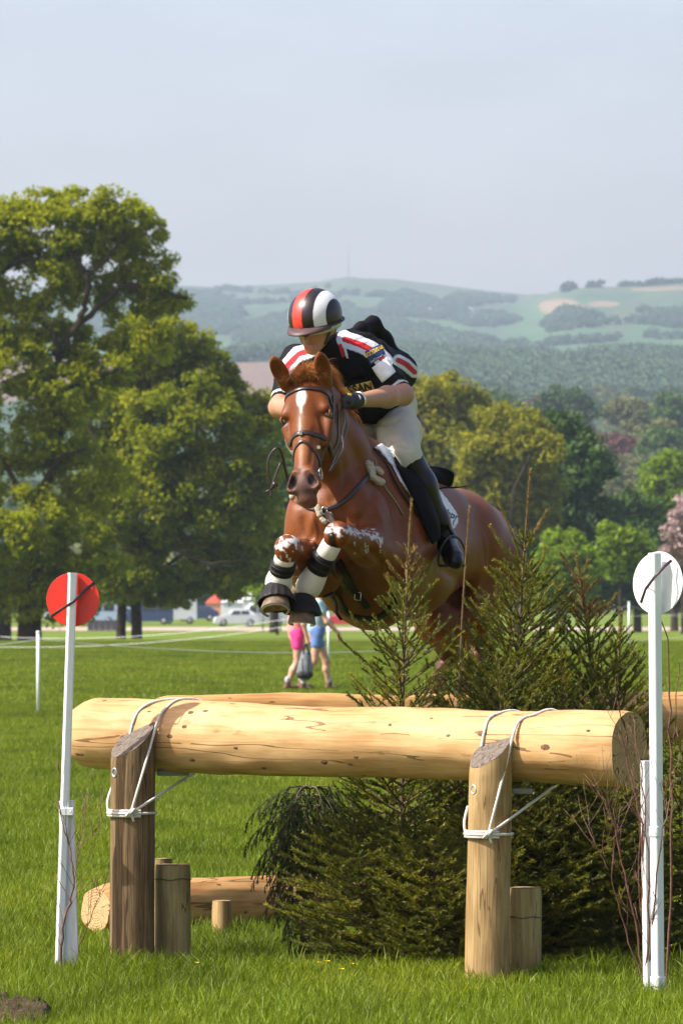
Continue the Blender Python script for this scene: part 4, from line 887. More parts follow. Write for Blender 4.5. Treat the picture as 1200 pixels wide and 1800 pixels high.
# dandelions
M_DAND = simple('dandelion_yellow', (.80,.55,.02), .6, .2, 90); M_STEM = simple('flower_stalk', (.10,.18,.03), .6)
dl = [(470,1374,40,'dandelion in the grass left of the cypress'),(78,1168,80,'dandelion just right of the left rope post'),(87,1169,79,'middle one of three dandelions by the left rope post'),(98,1170,78,'rightmost of three dandelions by the left rope post'),(333,1165,80,'small dandelion in the middle distance behind the log'),
      (560,1703,24.3,'yellow flower in the grass before the low bushy spruce'),(575,1699,24.4,'second yellow flower before the low bushy spruce'),(618,1709,24.2,'yellow flower nearest the middle of the foreground'),(345,1700,24.3,'yellow flower beside the left short post'),(600,1727,23.9,'yellow flower lowest in the foreground grass')]
for x, y, D, lab in dl:
    D = EYE/((y-HY)/FPX)*.985 if D > 30 else D; c = P(x, y, D); g = ZC(x, D); r_ = .014 if D < 30 else .030
    root = empty('dandelion', (c.x, c.y, g), lab, 'flower', 'dandelions in the grass'); m_ = MB(); c.z = max(c.z, g+.07)
    for i in range(22): a = i*2.4; e = Vector((math.cos(a), math.sin(a), .25+.5*((i*7)%5)/5)).normalized(); s_ = e.cross(Vector((0,0,1)))*r_*.22; m_.add([c+e*r_*.1-s_, c+e*r_*.1+s_, c+e*r_*1.0+s_, c+e*r_*1.0-s_], [(0,1,2,3)])
    m_.build('flower_head', M_DAND, root, False); m_ = MB(); m_.tube([Vector((c.x,c.y,g)), c], .0018, 5); m_.build('stalk', M_STEM, root)
# ------------------------------------------------------------------ implicit body modelling
class SDF:
    def __init__(s, k=.03): s.p = []; s.k = k
    def cap(s, a, b, ra, rb, k=None, sub=False, flat=None):
        """tapered capsule; flat=(dir, q): thinner by q along dir"""
        s.p.append(('c', np.array(a, float), np.array(b, float), ra, rb, s.k if k is None else k, sub, flat)); return s
    def ell(s, c, r, M=None, k=None, sub=False):
        s.p.append(('e', np.array(c, float), np.array(r, float), np.eye(3) if M is None else np.array(M, float), None, s.k if k is None else k, sub, None)); return s
    def chain(s, pts, rs, k=None, flat=None):
        for i in range(len(pts)-1): s.cap(pts[i], pts[i+1], rs[i], rs[i+1], k, False, flat)
        return s
    def bbox(s):
        lo = []; hi = []
        for p in s.p:
            if p[6]: continue
            if p[0] == 'c': r = max(p[3], p[4]); lo.append(np.minimum(p[1], p[2])-r); hi.append(np.maximum(p[1], p[2])+r)
            else: r = max(p[2]); lo.append(p[1]-r); hi.append(p[1]+r)
        return np.min(lo, 0), np.max(hi, 0)
    def dist(s, p, X, Y, Z):
        if p[0] == 'c':
            a, b, ra, rb = p[1:5]; ab = b-a; L2 = max(ab@ab, 1e-12)
            px, py, pz = X-a[0], Y-a[1], Z-a[2]; t = np.clip((px*ab[0]+py*ab[1]+pz*ab[2])/L2, 0, 1)
            dx, dy, dz = px-t*ab[0], py-t*ab[1], pz-t*ab[2]; r = ra+(rb-ra)*t
            if p[7] is not None:
                f, q = np.array(p[7][0], float), p[7][1]; f = f/np.linalg.norm(f); m = (dx*f[0]+dy*f[1]+dz*f[2])*(q-1); dx, dy, dz = dx+m*f[0], dy+m*f[1], dz+m*f[2]
            return np.sqrt(dx*dx+dy*dy+dz*dz)-r
        c, r, M = p[1], p[2], p[3]; px, py, pz = X-c[0], Y-c[1], Z-c[2]
        u = (px*M[0,0]+py*M[0,1]+pz*M[0,2]); v = (px*M[1,0]+py*M[1,1]+pz*M[1,2]); w = (px*M[2,0]+py*M[2,1]+pz*M[2,2])
        k0 = np.sqrt((u/r[0])**2+(v/r[1])**2+(w/r[2])**2); k1 = np.sqrt((u/r[0]**2)**2+(v/r[1]**2)**2+(w/r[2]**2)**2)
        return np.where(k1 > 1e-9, k0*(k0-1)/np.maximum(k1, 1e-9), -min(r))
    def mesh(s, h, pad=.03, clip=None):
        lo, hi = s.bbox(); lo = lo-pad; hi = hi+pad; n = np.ceil((hi-lo)/h).astype(int)+1
        G_ = np.full(n, 9.0, np.float32); ax = [lo[i]+h*np.arange(n[i]) for i in range(3)]
        for p in s.p:
            if p[0] == 'c': R_ = max(p[3], p[4]); a = np.minimum(p[1], p[2])-R_; b = np.maximum(p[1], p[2])+R_
            else: R_ = max(p[2]); a = p[1]-R_; b = p[1]+R_
            m = p[5]*1.05+2.5*h; i0 = np.clip(((a-m-lo)/h).astype(int), 0, n-1); i1 = np.clip(((b+m-lo)/h).astype(int)+2, 1, n)
            sl = tuple(slice(i0[i], i1[i]) for i in range(3)); X, Y, Z = np.meshgrid(ax[0][sl[0]], ax[1][sl[1]], ax[2][sl[2]], indexing='ij', sparse=True)
            d = s.dist(p, X, Y, Z).astype(np.float32); g = G_[sl]; k = max(p[5], 1e-4)
            if p[6]: hh = np.maximum(k-np.abs(-d-g), 0)/k; G_[sl] = np.maximum(-d, g)+hh*hh*k*.25
            else: hh = np.maximum(k-np.abs(d-g), 0)/k; G_[sl] = np.minimum(d, g)-hh*hh*k*.25
        if clip is not None:
            X, Y, Z = np.meshgrid(*ax, indexing='ij', sparse=True); G_ = np.maximum(G_, clip(X, Y, Z).astype(np.float32))
        return surfnet(G_, lo, h)
def surfnet(G_, lo, h):
    ins = G_ < 0; n = np.array(G_.shape)
    c = ins[:-1,:-1,:-1].astype(np.int8)
    cnt = np.zeros(n-1, np.int8)
    for dx in (0,1):
        for dy in (0,1):
            for dz in (0,1): cnt += ins[dx:n[0]-1+dx, dy:n[1]-1+dy, dz:n[2]-1+dz]
    act = (cnt > 0) & (cnt < 8); I = np.argwhere(act); N = len(I); idx = np.full(n-1, -1, np.int64); idx[act] = np.arange(N)
    acc = np.zeros((N,3)); w = np.zeros(N)
    cor = [(0,0,0),(1,0,0),(0,1,0),(1,1,0),(0,0,1),(1,0,1),(0,1,1),(1,1,1)]
    val = [G_[I[:,0]+a, I[:,1]+b, I[:,2]+c_] for a, b, c_ in cor]
    for i in range(8):
        for ax in range(3):
            if cor[i][ax] == 0:
                j = i+(1 << ax); a, b = val[i], val[j]; m = (a < 0) != (b < 0); t = np.where(m, a/np.where(m, a-b, 1), 0)
                p = np.array(cor[i], float)[None].repeat(N, 0); p[:,ax] += t; acc += np.where(m[:,None], p, 0); w += m
    V = lo+(I+acc/w[:,None])*h
    F = []
    for ax in range(3):
        a = ins; sl0 = [slice(1,-1)]*3; sl0[ax] = slice(0,-1); sl1 = [slice(1,-1)]*3; sl1[ax] = slice(1,None)
        s0 = ins[tuple(sl0)]; s1 = ins[tuple(sl1)]; E = np.argwhere(s0 != s1); off = np.ones(3, int); off[ax] = 0; E = E+off
        o1 = [np.zeros(3,int) for _ in range(4)]; u, v = [(1,2),(2,0),(0,1)][ax]
        o1[1][u] = -1; o1[2][u] = -1; o1[2][v] = -1; o1[3][v] = -1
        q = np.stack([idx[tuple((E+o).T)] for o in o1], 1); fl = ins[tuple(E.T)]
        q = np.where(fl[:,None], q, q[:,::-1]); F.append(q)
    return V, np.concatenate(F)
def grad_paint(V, base, spots):
    """spots: (fn(V)->mask 0..1, colour)"""
    C = np.tile(np.array(base, float), (len(V),1))
    for m, c in spots: m = np.clip(m, 0, 1)[:,None]; C = C*(1-m)+np.array(c)[None]*m
    return np.concatenate([C, np.ones((len(V),1))], 1)
def blob(V, c, r, soft=.35): 
    d = np.linalg.norm((V-np.array(c))/np.array(r), axis=1); return np.clip((1-d)/soft+.0, 0, 1)
def coat_mat(name, rough=.42, bs=.15, scale=(60,60,14), coat=.0, spec=.4, attr='coat', var=.12, sheen=0, sss=0):
    t = NT(name); a = t.n('ShaderNodeAttribute'); a.attribute_name = attr; n = t.noise(t.coord(scale), 3, 4); n2 = t.noise(t.coord((5,5,5)), 1.2, 3)
    c = t.mix(a.outputs['Color'], t.ramp(n, [(.3, 1-var*2), (.7, 1.0)]), 1, 'MULTIPLY'); c = t.mix(c, t.ramp(n2, [(.35, .8), (.65, 1.0)]), .6, 'MULTIPLY')
    return t.bsdf(c, rough, n, bs, .004, spec=spec, coat=coat, sheen=sheen, sss=sss)
M_COAT = coat_mat('chestnut_coat', rough=.44, bs=.30, spec=.22, scale=(90,90,22), var=.20)
nrm = lambda v: Vector(v).normalized()

def vnormals(V, F):
    a = V[F[:,1]]-V[F[:,0]]; b = V[F[:,3]]-V[F[:,0]]; c = V[F[:,2]]-V[F[:,1]]; fn = np.cross(a, b)+np.cross(c, V[F[:,3]]-V[F[:,1]]); N = np.zeros_like(V)
    for i in range(4): np.add.at(N, F[:,i], fn)
    return N/np.maximum(np.linalg.norm(N, axis=1), 1e-12)[:,None]
def crease(V, F, lines, ymax=1e9):
    # press grooves (positive depth) and raise ridges or veins (negative) along lines on the side facing the fence
    N = vnormals(V, F); X = 600+V[:,0]/V[:,1]*FPX; Y = HY-(V[:,2]-EYE)/V[:,1]*FPX; face = np.clip((-N[:,1]+.25)*2.2, 0, 1)*(V[:,1] < ymax); D = np.zeros(len(V))
    for pts, w, dep in lines:
        q = [p.to_tuple()[:2] for p in spline([Vector((x, y, 0)) for x, y in pts], 4)]; m = np.full(len(V), 1e9); al = np.zeros(len(V)); n = len(q)-1
        for i in range(n):
            (x0,y0),(x1,y1) = q[i], q[i+1]; dx, dy = x1-x0, y1-y0; t_ = np.clip(((X-x0)*dx+(Y-y0)*dy)/(dx*dx+dy*dy+1e-9), 0, 1); d = np.hypot(X-x0-t_*dx, Y-y0-t_*dy); u = d < m; m = np.where(u, d, m); al = np.where(u, (i+t_)/n, al)
        D += dep*np.exp(-(m/w)**2)*np.minimum(1, 4*np.minimum(al, 1-al)+.15)*(m < 4*w)
    return V-N*(D*face)[:,None]
# ------------------------------------------------------------------ the horse
hx = SDF(.06)
# head frame
PO = P(531, 662, 25.42); MU = P(529, 872, 25.12)
Fd = (MU-PO).normalized(); Nn = Vector((-.33,-.80,.56)); Nn = (Nn-Fd*Nn.dot(Fd)).normalized(); Sd = Fd.cross(Nn).normalized()
if Sd.x < 0: Sd = -Sd
HL = (MU-PO).length/.60
HM = np.array([Sd[:], Fd[:], Nn[:]])
def H(s, t, n): return PO+(Sd*s*1.17+Fd*t+Nn*n)*HL
def hl(*r): return [r[0]*HL*1.15]+[q*HL for q in r[1:]]
# cranium, forehead, brow
hx.ell(H(0,.09,-.10), hl(.078,.13,.095), HM, .03)
hx.cap(H(0,.08,-.075), H(0,.28,-.070), .080*HL, .064*HL, .03)
for s in (-1,1):
    hx.cap(H(.050*s,.08,-.052), H(.076*s,.150,-.050), .030*HL, .026*HL, .025)
    hx.cap(H(.080*s,.205,-.078), H(.062*s,.30,-.085), .026*HL, .016*HL, .025)      # facial crest
    hx.ell(H(.048*s,.20,-.17), hl(.036,.125,.105), HM, .03)                          # cheek
hx.cap(H(0,.26,-.062), H(0,.47,-.050), .060*HL, .045*HL, .03)
hx.cap(H(0,.30,-.15), H(0,.52,-.088), .045*HL, .034*HL, .03)
hx.cap(H(0,.30,-.105), H(0,.50,-.07), .052*HL, .045*HL, .03)
hx.ell(H(0,.515,-.060), hl(.050,.060,.052), HM, .025)
hx.ell(H(0,.575,-.075), hl(.036,.030,.032), HM, .02); hx.ell(H(0,.565,-.110), hl(.030,.032,.028), HM, .02)
for s in (-1,1):
    hx.cap(H(.026*s,.475,-.022), H(.046*s,.535,-.038), .024*HL, .026*HL, .015)
    hx.cap(H(.024*s,.490,.004), H(.042*s,.532,-.016), .013*HL, .018*HL, .008, True)  # nostril
    hx.ell(H(.104*s,.172,-.064), hl(.022,.027,.017), HM, .008, True)                   # eye socket
hx.cap(H(-.04,.592,-.088), H(.04,.592,-.088), .004, .004, .008, True)                # mouth line
# ears
def ear(s, tipx, tipy, tipD, bx, by, openv):
    b = P(bx, by, PO.y+.02); t_ = P(tipx, tipy, tipD); ax = (t_-b); L = ax.length; ax.normalize(); o = (Vector(openv)-ax*Vector(openv).dot(ax)).normalized(); w = ax.cross(o)
    M = np.array([w[:], ax[:], o[:]]); hx.cap(b-ax*.03, b+ax*L*.25, .030, .033, .02)
    hx.ell(b+ax*L*.42, (.037, L*.50, .028), M, .012); hx.cap(b+ax*L*.5, t_-ax*.01, .026, .006, .012)
    hx.ell(b+ax*L*.50+o*.022, (.024, L*.36, .022), M, .008, True)
    return b, t_
ear(-1, 478, 624, 25.36, 499, 668, (-.35,-.9,.1)); ear(1, 560, 616, 25.36, 571, 664, (.15,-.95,.1))
# neck and trunk key points
WI = P(648, 800, 26.02); BC = P(715, 842, 26.6); CR = P(800, 876, 27.05); TA = P(872, 925, 27.42)
bodydir = (P(600,935,25.75)-P(810,960,27.1)).normalized(); bside = Vector((-bodydir.y, bodydir.x, 0)).normalized()
if bside.x < 0: bside = -bside
bup = bside.cross(bodydir).normalized(); bup = bup if bup.z > 0 else -bup
BM = np.array([bside[:], bodydir[:], bup[:]])
hx.chain([H(0,.08,-.13), P(566,720,25.58), P(598,790,25.76), P(628,862,25.98)], [.090,.105,.135,.175], .06, (bside, 1.25))
hx.chain([H(0,.12,-.20), P(572,800,25.60), P(592,880,25.74)], [.06,.085,.13], .06, (bside, 1.1))
hx.cap(P(560,690,25.6), WI, .055, .060, .08, False, (bside, 1.5))           # crest
# chest / forehand
hx.ell(P(618,925,25.86), (.245,.29,.30), BM, .07)
hx.ell(P(566,925,25.66), (.115,.13,.165), BM, .07); hx.ell(P(640,925,25.64), (.115,.13,.165), BM, .07)   # pectorals
hx.ell(P(600,905,25.66), (.16,.14,.16), BM, .07)
hx.ell(P(548,930,25.75), (.10,.20,.22), BM, .07); hx.ell(P(706,930,25.95), (.11,.23,.26), BM, .07)        # shoulders
hx.cap(WI+bup*-.05, P(640,860,25.95), .085, .17, .08)
hx.ell(P(650,975,26.10), (.27,.36,.32), BM, .08)
hx.ell(P(700,975,26.48), (.285,.40,.31), BM, .08)
hx.ell(P(738,960,26.8), (.26,.34,.27), BM, .08)
hx.cap(WI+bup*-.06, CR+bup*-.12, .08, .14, .1)
hx.cap(P(600,1000,25.85), P(655,1050,26.1), .12, .14, .08)                  # brisket/girth
# hindquarters
hx.ell(P(798,960,27.1), (.255,.28,.265), BM, .08); hx.ell(P(834,980,27.32), (.205,.24,.27), BM, .08)
for s, hip, st, ho, fe, cr_, hf in ((1, P(858,1000,27.2), P(826,1085,27.0), P(850,1130,27.45), P(812,1215,27.3), P(800,1250,27.2), P(790,1275,27.15)),
                       (-1, P(795,1005,27.15), P(768,1095,26.95), P(790,1150,27.4), P(760,1225,27.2), P(748,1255,27.15), P(738,1280,27.1))):
    hx.chain([hip, st], [.19,.105], .07); hx.chain([st, ho], [.085,.05], .05); hx.ell(ho, (.045,.055,.06), None, .03)
    hx.chain([ho, fe], [.044,.034], .02); hx.ell(fe, (.042,.045,.042), None, .02); hx.chain([fe, cr_], [.034,.038], .02)
# forelegs
KN_L = P(593, 938, 25.17); FT_L = P(540, 1036, 25.30); CO_L = P(532, 1064, 25.28)
KN_R = P(505, 962, 25.12); FT_R = P(488, 1030, 25.22); CO_R = P(486, 1047, 25.18)
EL_L = P(684, 985, 25.78); EL_R = P(556, 1000, 25.62)
hx.chain([EL_L, EL_L.lerp(KN_L,.5)+Vector((0,0,.01)), KN_L], [.125,.080,.052], .05); hx.cap(P(705,950,25.95), EL_L, .16, .13, .07)
hx.chain([EL_R, EL_R.lerp(KN_R,.5), KN_R], [.115,.078,.052], .05); hx.cap(P(560,950,25.7), EL_R, .12, .11, .07)
for kn, ft, co in ((KN_L, FT_L, CO_L), (KN_R, FT_R, CO_R)):
    d = (ft-kn).normalized(); hx.ell(kn+d*.01, (.050,.050,.058), None, .025); hx.chain([kn, kn.lerp(ft,.35), ft], [.043,.034,.032], .02)
    hx.ell(ft, (.042,.045,.042), None, .02); hx.chain([ft, co], [.036,.042], .02)
# flank hollow + shoulder grooves
hx.cap(P(775,1010,26.95), P(800,1050,26.95), .035, .03, .10, True)
hx.cap(P(603,900,25.50), P(606,1000,25.52), .020, .03, .05, True)          # groove between the pectorals
hx.cap(P(665,850,25.70), P(700,905,25.68), .012, .012, .05, True)           # in front of the shoulder
V, F = hx.mesh(.0070)
V = crease(V, F, [([(598,775),(607,830),(600,885)],7,.010), ([(622,775),(640,830),(655,868)],11,.009), ([(662,850),(642,900),(622,935)],9,.013), ([(702,880),(718,930),(712,985),(690,1025)],11,.014),
 ([(636,962),(665,982),(692,1015)],8,.014), ([(583,915),(589,960),(590,1005)],8,.018), ([(535,965),(560,985),(590,990)],8,.010), ([(786,925),(802,980),(790,1035)],15,.016), ([(832,890),(852,940),(862,1000)],13,.011), ([(806,895),(818,950)],10,.007),
 ([(612,905),(640,925),(660,935)],7,.008), ([(650,880),(668,915),(672,950)],8,-.008), ([(560,880),(548,920),(540,950)],8,-.008), ([(625,1010),(640,1040),(665,1060)],9,.010), ([(530,905),(540,935),(548,955)],6,.008),
 ([(820,1040),(800,1010),(770,1000)],10,.010), ([(845,985),(838,1040),(842,1090)],10,-.010), ([(575,880),(600,872),(625,850)],8,.007)]
 +[([(725+i*13,925),(738+i*12,965),(736+i*12,1010)],4.5,.0035) for i in range(5)]
 +[([(650,1045),(690,1055),(735,1040),(760,1020)],3.2,-.0045), ([(612,958),(640,978),(668,1000)],3,-.004), ([(664,905),(658,945),(676,985),(672,1010)],3,-.0045), ([(700,905),(735,915),(760,945)],3,-.0035), ([(556,735),(562,765),(556,795)],3,-.004), ([(548,905),(556,935),(550,960)],3,-.004), ([(850,930),(858,970),(850,1010)],3,-.004), ([(562,765),(570,785)],2.6,-.003)]
 +[([(581,735),(576,770),(566,800)],5,-.006), ([(507,745),(511,790),(514,820)],5,.005), ([(552,748),(549,790),(545,822)],5,.006), ([(575,700),(583,692),(590,700)],4,-.006), ([(505,880),(530,892)],4,.004)])
CH = (.185,.050,.0085); 
hsp = [(blob(V, H(0,.53,-.05), (.10*HL,.10*HL,.10*HL), .6)*.85, (.10,.065,.06)),
 (blob(V, H(-.002,.110,.0), (.026,.036,.060), .3)*1.0, (.80,.76,.70)), (blob(V, H(-.004,.150,-.0), (.009,.04,.05), .5)*.9, (.70,.60,.52)),
 (blob(V, H(-.008,.25,.0), (.0045,.11,.06), .6)*.7, (.70,.55,.45)), (blob(V, H(.0,.36,.0), (.020,.11,.05), .8)*.30, (.50,.26,.14)),
 (blob(V, H(0,.36,-.03), (.09,.22,.10), .9)*.75, (.29,.105,.032)), (blob(V, P(560,920,25.55), (.2,.25,.25), .9)*.5, (.27,.085,.02)), (blob(V, P(850,900,27.2), (.25,.4,.12), .9)*.5, (.26,.08,.02))]  # left chest and rump top: sunlight painted in as lighter coat
for s in (-1,1):
    hsp += [(blob(V, H(.045*s,.515,-.025), (.030,.04,.035), .6)*.7, (.05,.03,.03)), (blob(V, H(.034*s,.512,-.012), (.019,.034,.030), .35), (.010,.005,.005)), (blob(V, H(.095*s,.172,-.065), (.045,.055,.045), .8)*.85, (.055,.018,.010))]  # shade inside the nostrils is painted dark as well as hollowed
# shade over the lower hind legs, painted into the coat
for c, r in ((P(845,1140,27.4),(.14,.3,.20)), (P(780,1160,27.3),(.14,.3,.20)), (P(780,1230,27.2),(.25,.4,.15))): hsp.append((blob(V, c, r, .5)*.7, (.06,.03,.018)))
# leg grease on the knees and along the near forearm
gn = fbm(V[:,0]*75, V[:,2]*75+V[:,1]*40, 4, 5)
gx = 600+V[:,0]/V[:,1]*FPX; gy = HY-(V[:,2]-EYE)/V[:,1]*FPX
def pline(pts, w): 
    m = np.zeros(len(V))
    for (x0,y0),(x1,y1),ww in zip(pts[:-1], pts[1:], w):
        dx, dy = x1-x0, y1-y0; t_ = np.clip(((gx-x0)*dx+(gy-y0)*dy)/(dx*dx+dy*dy), 0, 1); m = np.maximum(m, 1-np.hypot(gx-x0-t_*dx, gy-y0-t_*dy)/ww)
    return m
dl_ = (np.linalg.norm(V-np.array(KN_L), axis=1) < .34)*(gy > 915)
g = pline([(574,934),(604,932),(640,938),(662,944),(674,952)], [15,10,11,13])
hsp.append((((g+(gn-.5)*2.8) > .55)*dl_*(V[:,1] < 25.7)*.80, (.72,.74,.74)))
g2 = pline([(492,956),(518,946)], [13]); hsp.append((((g2+(gn-.5)*2.6) > .35)*(np.linalg.norm(V-np.array(KN_R), axis=1) < .12)*.9, (.74,.75,.75)))
colh = grad_paint(V, CH, hsp)
horse = empty('horse', (CR.x*.5, 26.4, 0), 'chestnut horse with a white star jumping over the log towards the camera', 'horse')
me = mesh_np('body', V, F, attrs={'coat': ('POINT', colh)})
hb = link('body', me, M_COAT, horse)
# eyes, hooves
M_EYE = simple('dark_eye', (.012,.006,.004), .08, spec=.8); M_HOOF = simple('hoof_horn', (.13,.085,.045), .6, .5, 40, .6, .003); M_SOLE = simple('muddy_hoof', (.20,.14,.07), .9, .5, 45, .9, .006)
def ellipsoid(mb, c, r, M=None, nu=16, nv=10, z0=-1.0, z1=1.0):
    vs = []
    for i in range(nv+1):
        z = z0+(z1-z0)*i/nv; z = max(-1, min(1, z)); zz = math.sin(z*math.pi/2); rr = math.cos(z*math.pi/2)
        for j in range(nu):
            a = 2*math.pi*j/nu; p = Vector((math.cos(a)*rr*r[0], math.sin(a)*rr*r[1], zz*r[2]))
            if M is not None: p = Vector(M[0])*p.x+Vector(M[1])*p.y+Vector(M[2])*p.z
            vs.append(Vector(c)+p)
    return mb.add(vs, [(i*nu+j, i*nu+(j+1)%nu, (i+1)*nu+(j+1)%nu, (i+1)*nu+j) for i in range(nv) for j in range(nu)])
for s in (-1,1):
    m_ = MB(); ellipsoid(m_, H(.083*s,.172,-.065), hl(.0165,.025,.020), HM); m_.build('eye', M_EYE, horse)
    m_ = MB(); m_.tube(spline([H(.083*s,.160,-.050), H(.098*s,.172,-.044), H(.104*s,.188,-.048), H(.098*s,.206,-.056)], 4), [.005,.0085,.0085,.005, ]*3+[.005], 8) if False else m_.tube([H(.078*s,.146,-.054), H(.092*s,.156,-.046), H(.097*s,.172,-.045), H(.090*s,.192,-.052)], [.004,.0055,.0055,.004], 8)
    o = m_.build('eyelid', None, horse); o.data.attributes.new('coat','FLOAT_COLOR','POINT').data.foreach_set('color', np.tile([.22,.075,.025,1], len(o.data.vertices))); o.data.materials.append(M_COAT)
def hoof(co, d, fr, r=.060, L=.075, soled=True):
    """hoof below the coronet co, pointing d, front direction fr"""
    d = nrm(d); fr = nrm(Vector(fr)-d*Vector(fr).dot(d)); s_ = d.cross(fr); m_ = MB(); n = 24; vs = []
    for q, (z, sc, fo) in enumerate(((-.008,.80,0),(.0,.86,0),(L*.5,.98,.014),(L,1.1,.030),(L+.004,1.08,.030))):
        for j in range(n):
            a = 2*math.pi*j/n; c_, s2 = math.cos(a), math.sin(a); rr = r*sc*(1 if c_ > -.3 else .90); zz = z*(1 if c_ > -.2 else .62+.38*(1+c_)/.8)
            vs.append(co+d*zz+fr*(c_*rr*1.08+fo)+s_*s2*rr)
    m_.add(vs, [(q*n+j, q*n+(j+1)%n, (q+1)*n+(j+1)%n, (q+1)*n+j) for q in range(4) for j in range(n)]); hf = m_.build('hoof', M_HOOF, horse)
    m_ = MB(); c = co+d*(L*.72)+fr*.02; ring = [vs[4*n+j] for j in range(n)]; r2 = [c.lerp(p, .82)-d*.001 for p in ring]; 
    m_.add(ring+r2+[c-d*.008], [(j, (j+1)%n, n+(j+1)%n, n+j) for j in range(n)]+[(n+j, n+(j+1)%n, 2*n) for j in range(n)]); m_.build('sole', M_SOLE, hf)
    m_ = MB(); m_.tube([co+d*(L+.002)+fr*(math.cos(a)*r*1.0+.028)+s_*math.sin(a)*r*.98 for a in [i*.2618-2.36 for i in range(19)]], .0055, 6); m_.build('horseshoe', M_ZINC, hf)
hoof(CO_R+Vector((0,-.004,-.006)), (.02,-.42,-.75), (-.2,-.8,.4), .060, .082)
hoof(CO_L+Vector((0,0,-.006)), (-.05,-.15,-.95), (0,-1,.1), .057, .080)
for q, e in ((P(748,1255,27.15), P(738,1280,27.1)), (P(800,1250,27.2), P(790,1275,27.15))): hoof(q, (-.1,-.2,-1), (-.2,-1,0), .058, .075)
# mane, forelock, tail as strands
def strands(name, roots, dirs, length, n, seed, mat, parent, w=.0016, curl=.25, seg=7, grav=-.35, spread=.35, jit=.02):
    r = random.Random(seed); V = []; F = []; T = []
    for _ in range(n):
        u = r.random()*(len(roots)-1); i = min(int(u), len(roots)-2); p = roots[i].lerp(roots[i+1], u-i)+Vector((r.gauss(0,jit), r.gauss(0,jit), r.gauss(0,jit*.6))); d = dirs[i].lerp(dirs[i+1], u-i)
        d = (d.normalized()+Vector((r.gauss(0,spread), r.gauss(0,spread), r.gauss(0,spread)))).normalized(); L = length*r.uniform(.45,1.1); c = Vector((r.gauss(0,curl), r.gauss(0,curl), r.gauss(0,curl))); s_ = Vector((r.gauss(0,1), r.gauss(0,1), r.gauss(0,1))).normalized()*w*r.uniform(.7,1.5)
        b = len(V); tn = r.random()
        for k in range(seg+1):
            f = k/seg; V += [p-s_*(1-f*.8), p+s_*(1-f*.8)]; T += [tn, tn]; p = p+d*L/seg; d = (d+(c+Vector((0,0,grav)))*(1.0/seg)).normalized()
        F += [(b+2*k, b+2*k+1, b+2*k+3, b+2*k+2) for k in range(seg)]
    o = link(name, mesh_np(name, V, F, attrs={'tint': ('POINT', T)}), mat, parent); return o
M_MANE = leafmat('chestnut_mane', (.22,.075,.02), (.40,.155,.04), (.58,.28,.10), trans=.15, rough=.4)
M_TAIL = leafmat('dark_chestnut_hair', (.10,.035,.012), (.20,.075,.025), (.34,.15,.06), trans=.1, rough=.4)
strands('forelock', [H(-.022,.015,-.02), H(.0,-.005,-.04), H(.03,.005,-.05)], [Vector((-.3,-.3,.9)), Vector((.1,-.2,1)), Vector((.4,-.1,1))], .105, 2200, 3, M_MANE, horse, jit=.011, grav=-2.0, spread=.16, w=.0009, seg=9)
strands('mane', [H(.01,-.02,-.08), P(548,650,25.56), P(566,660,25.62), P(590,700,25.75), P(622,762,25.92)], [Vector((.3,.1,.9)), Vector((.5,0,.8)), Vector((.9,0,.5)), Vector((.9,.0,.1)), Vector((.9,0,-.2))], .10, 3000, 5, M_MANE, horse, jit=.012, grav=-2.4, spread=.14, w=.001, seg=8)
strands('tail', [TA+Vector((-.10,.10,-.10)), TA+Vector((-.08,.12,-.14))], [Vector((-.1,.9,-.3)), Vector((-.1,.9,-.5))], .75, 1300, 9, M_TAIL, horse, jit=.02, grav=-2.4, seg=10, spread=.12, curl=.15)
# ------------------------------------------------------------------ tack : everything strapped to the horse
from mathutils.bvhtree import BVHTree
bvh = BVHTree.FromPolygons([tuple(v) for v in V.tolist()], [tuple(f) for f in F.tolist()], all_triangles=False)
def snap(p, off=.004):
    l, n, i, d = bvh.find_nearest(Vector(p)); return l+n*off, n
def snapray(x, y, off=.004, D0=20):
    """point on the horse seen at photo (x,y)"""
    a = P(x, y, D0); b = P(x, y, 40); l, n, i, d = bvh.ray_cast(a, (b-a).normalized())
    if l is None: return P(x, y, 26), Vector((0,-1,0))
    return l+n*off, n
def strap_on(mb, pts, w, th=.004, off=.003, ray=True, n=5, closed=False):
    q = [snapray(*p, off=off) if len(p) == 2 else snap(p, off) for p in pts]
    sp = spline([a for a, b in q], n); out = []; N = []
    for p in sp:
        l, nn, i, d = bvh.find_nearest(p); out.append(l+nn*off); N.append(nn)
    for _ in range(2): 
        out = [out[0]]+[(out[i-1]+out[i]*2+out[i+1])/4 for i in range(1, len(out)-1)]+[out[-1]]; N = [N[0]]+[((N[i-1]+N[i]*2+N[i+1])/4) for i in range(1, len(N)-1)]+[N[-1]]
    mb.strap(out, w, th, N); return out
M_LEATH = simple('dark_brown_leather', (.022,.012,.009), .35, .3, 40, .3, .001, spec=.5)
M_BLACKL = simple('black_leather', (.007,.006,.007), .45, .3, 40, .2, .001, spec=.2)
M_BRASS = simple('steel_buckle', (.62,.60,.56), .25, metal=1.0)
bridle = empty('bridle', PO, 'dark leather bridle with grackle noseband and reins on the horse head', 'bridle')
m_ = MB(); strap_on(m_, [H(-.10,.10,-.12), H(-.085,.075,-.06), H(-.05,.065,-.01), H(0,.062,.02), H(.05,.065,-.01), H(.085,.075,-.06), H(.10,.10,-.12)], .021, .007, .004); m_.build('browband', M_LEATH, bridle)
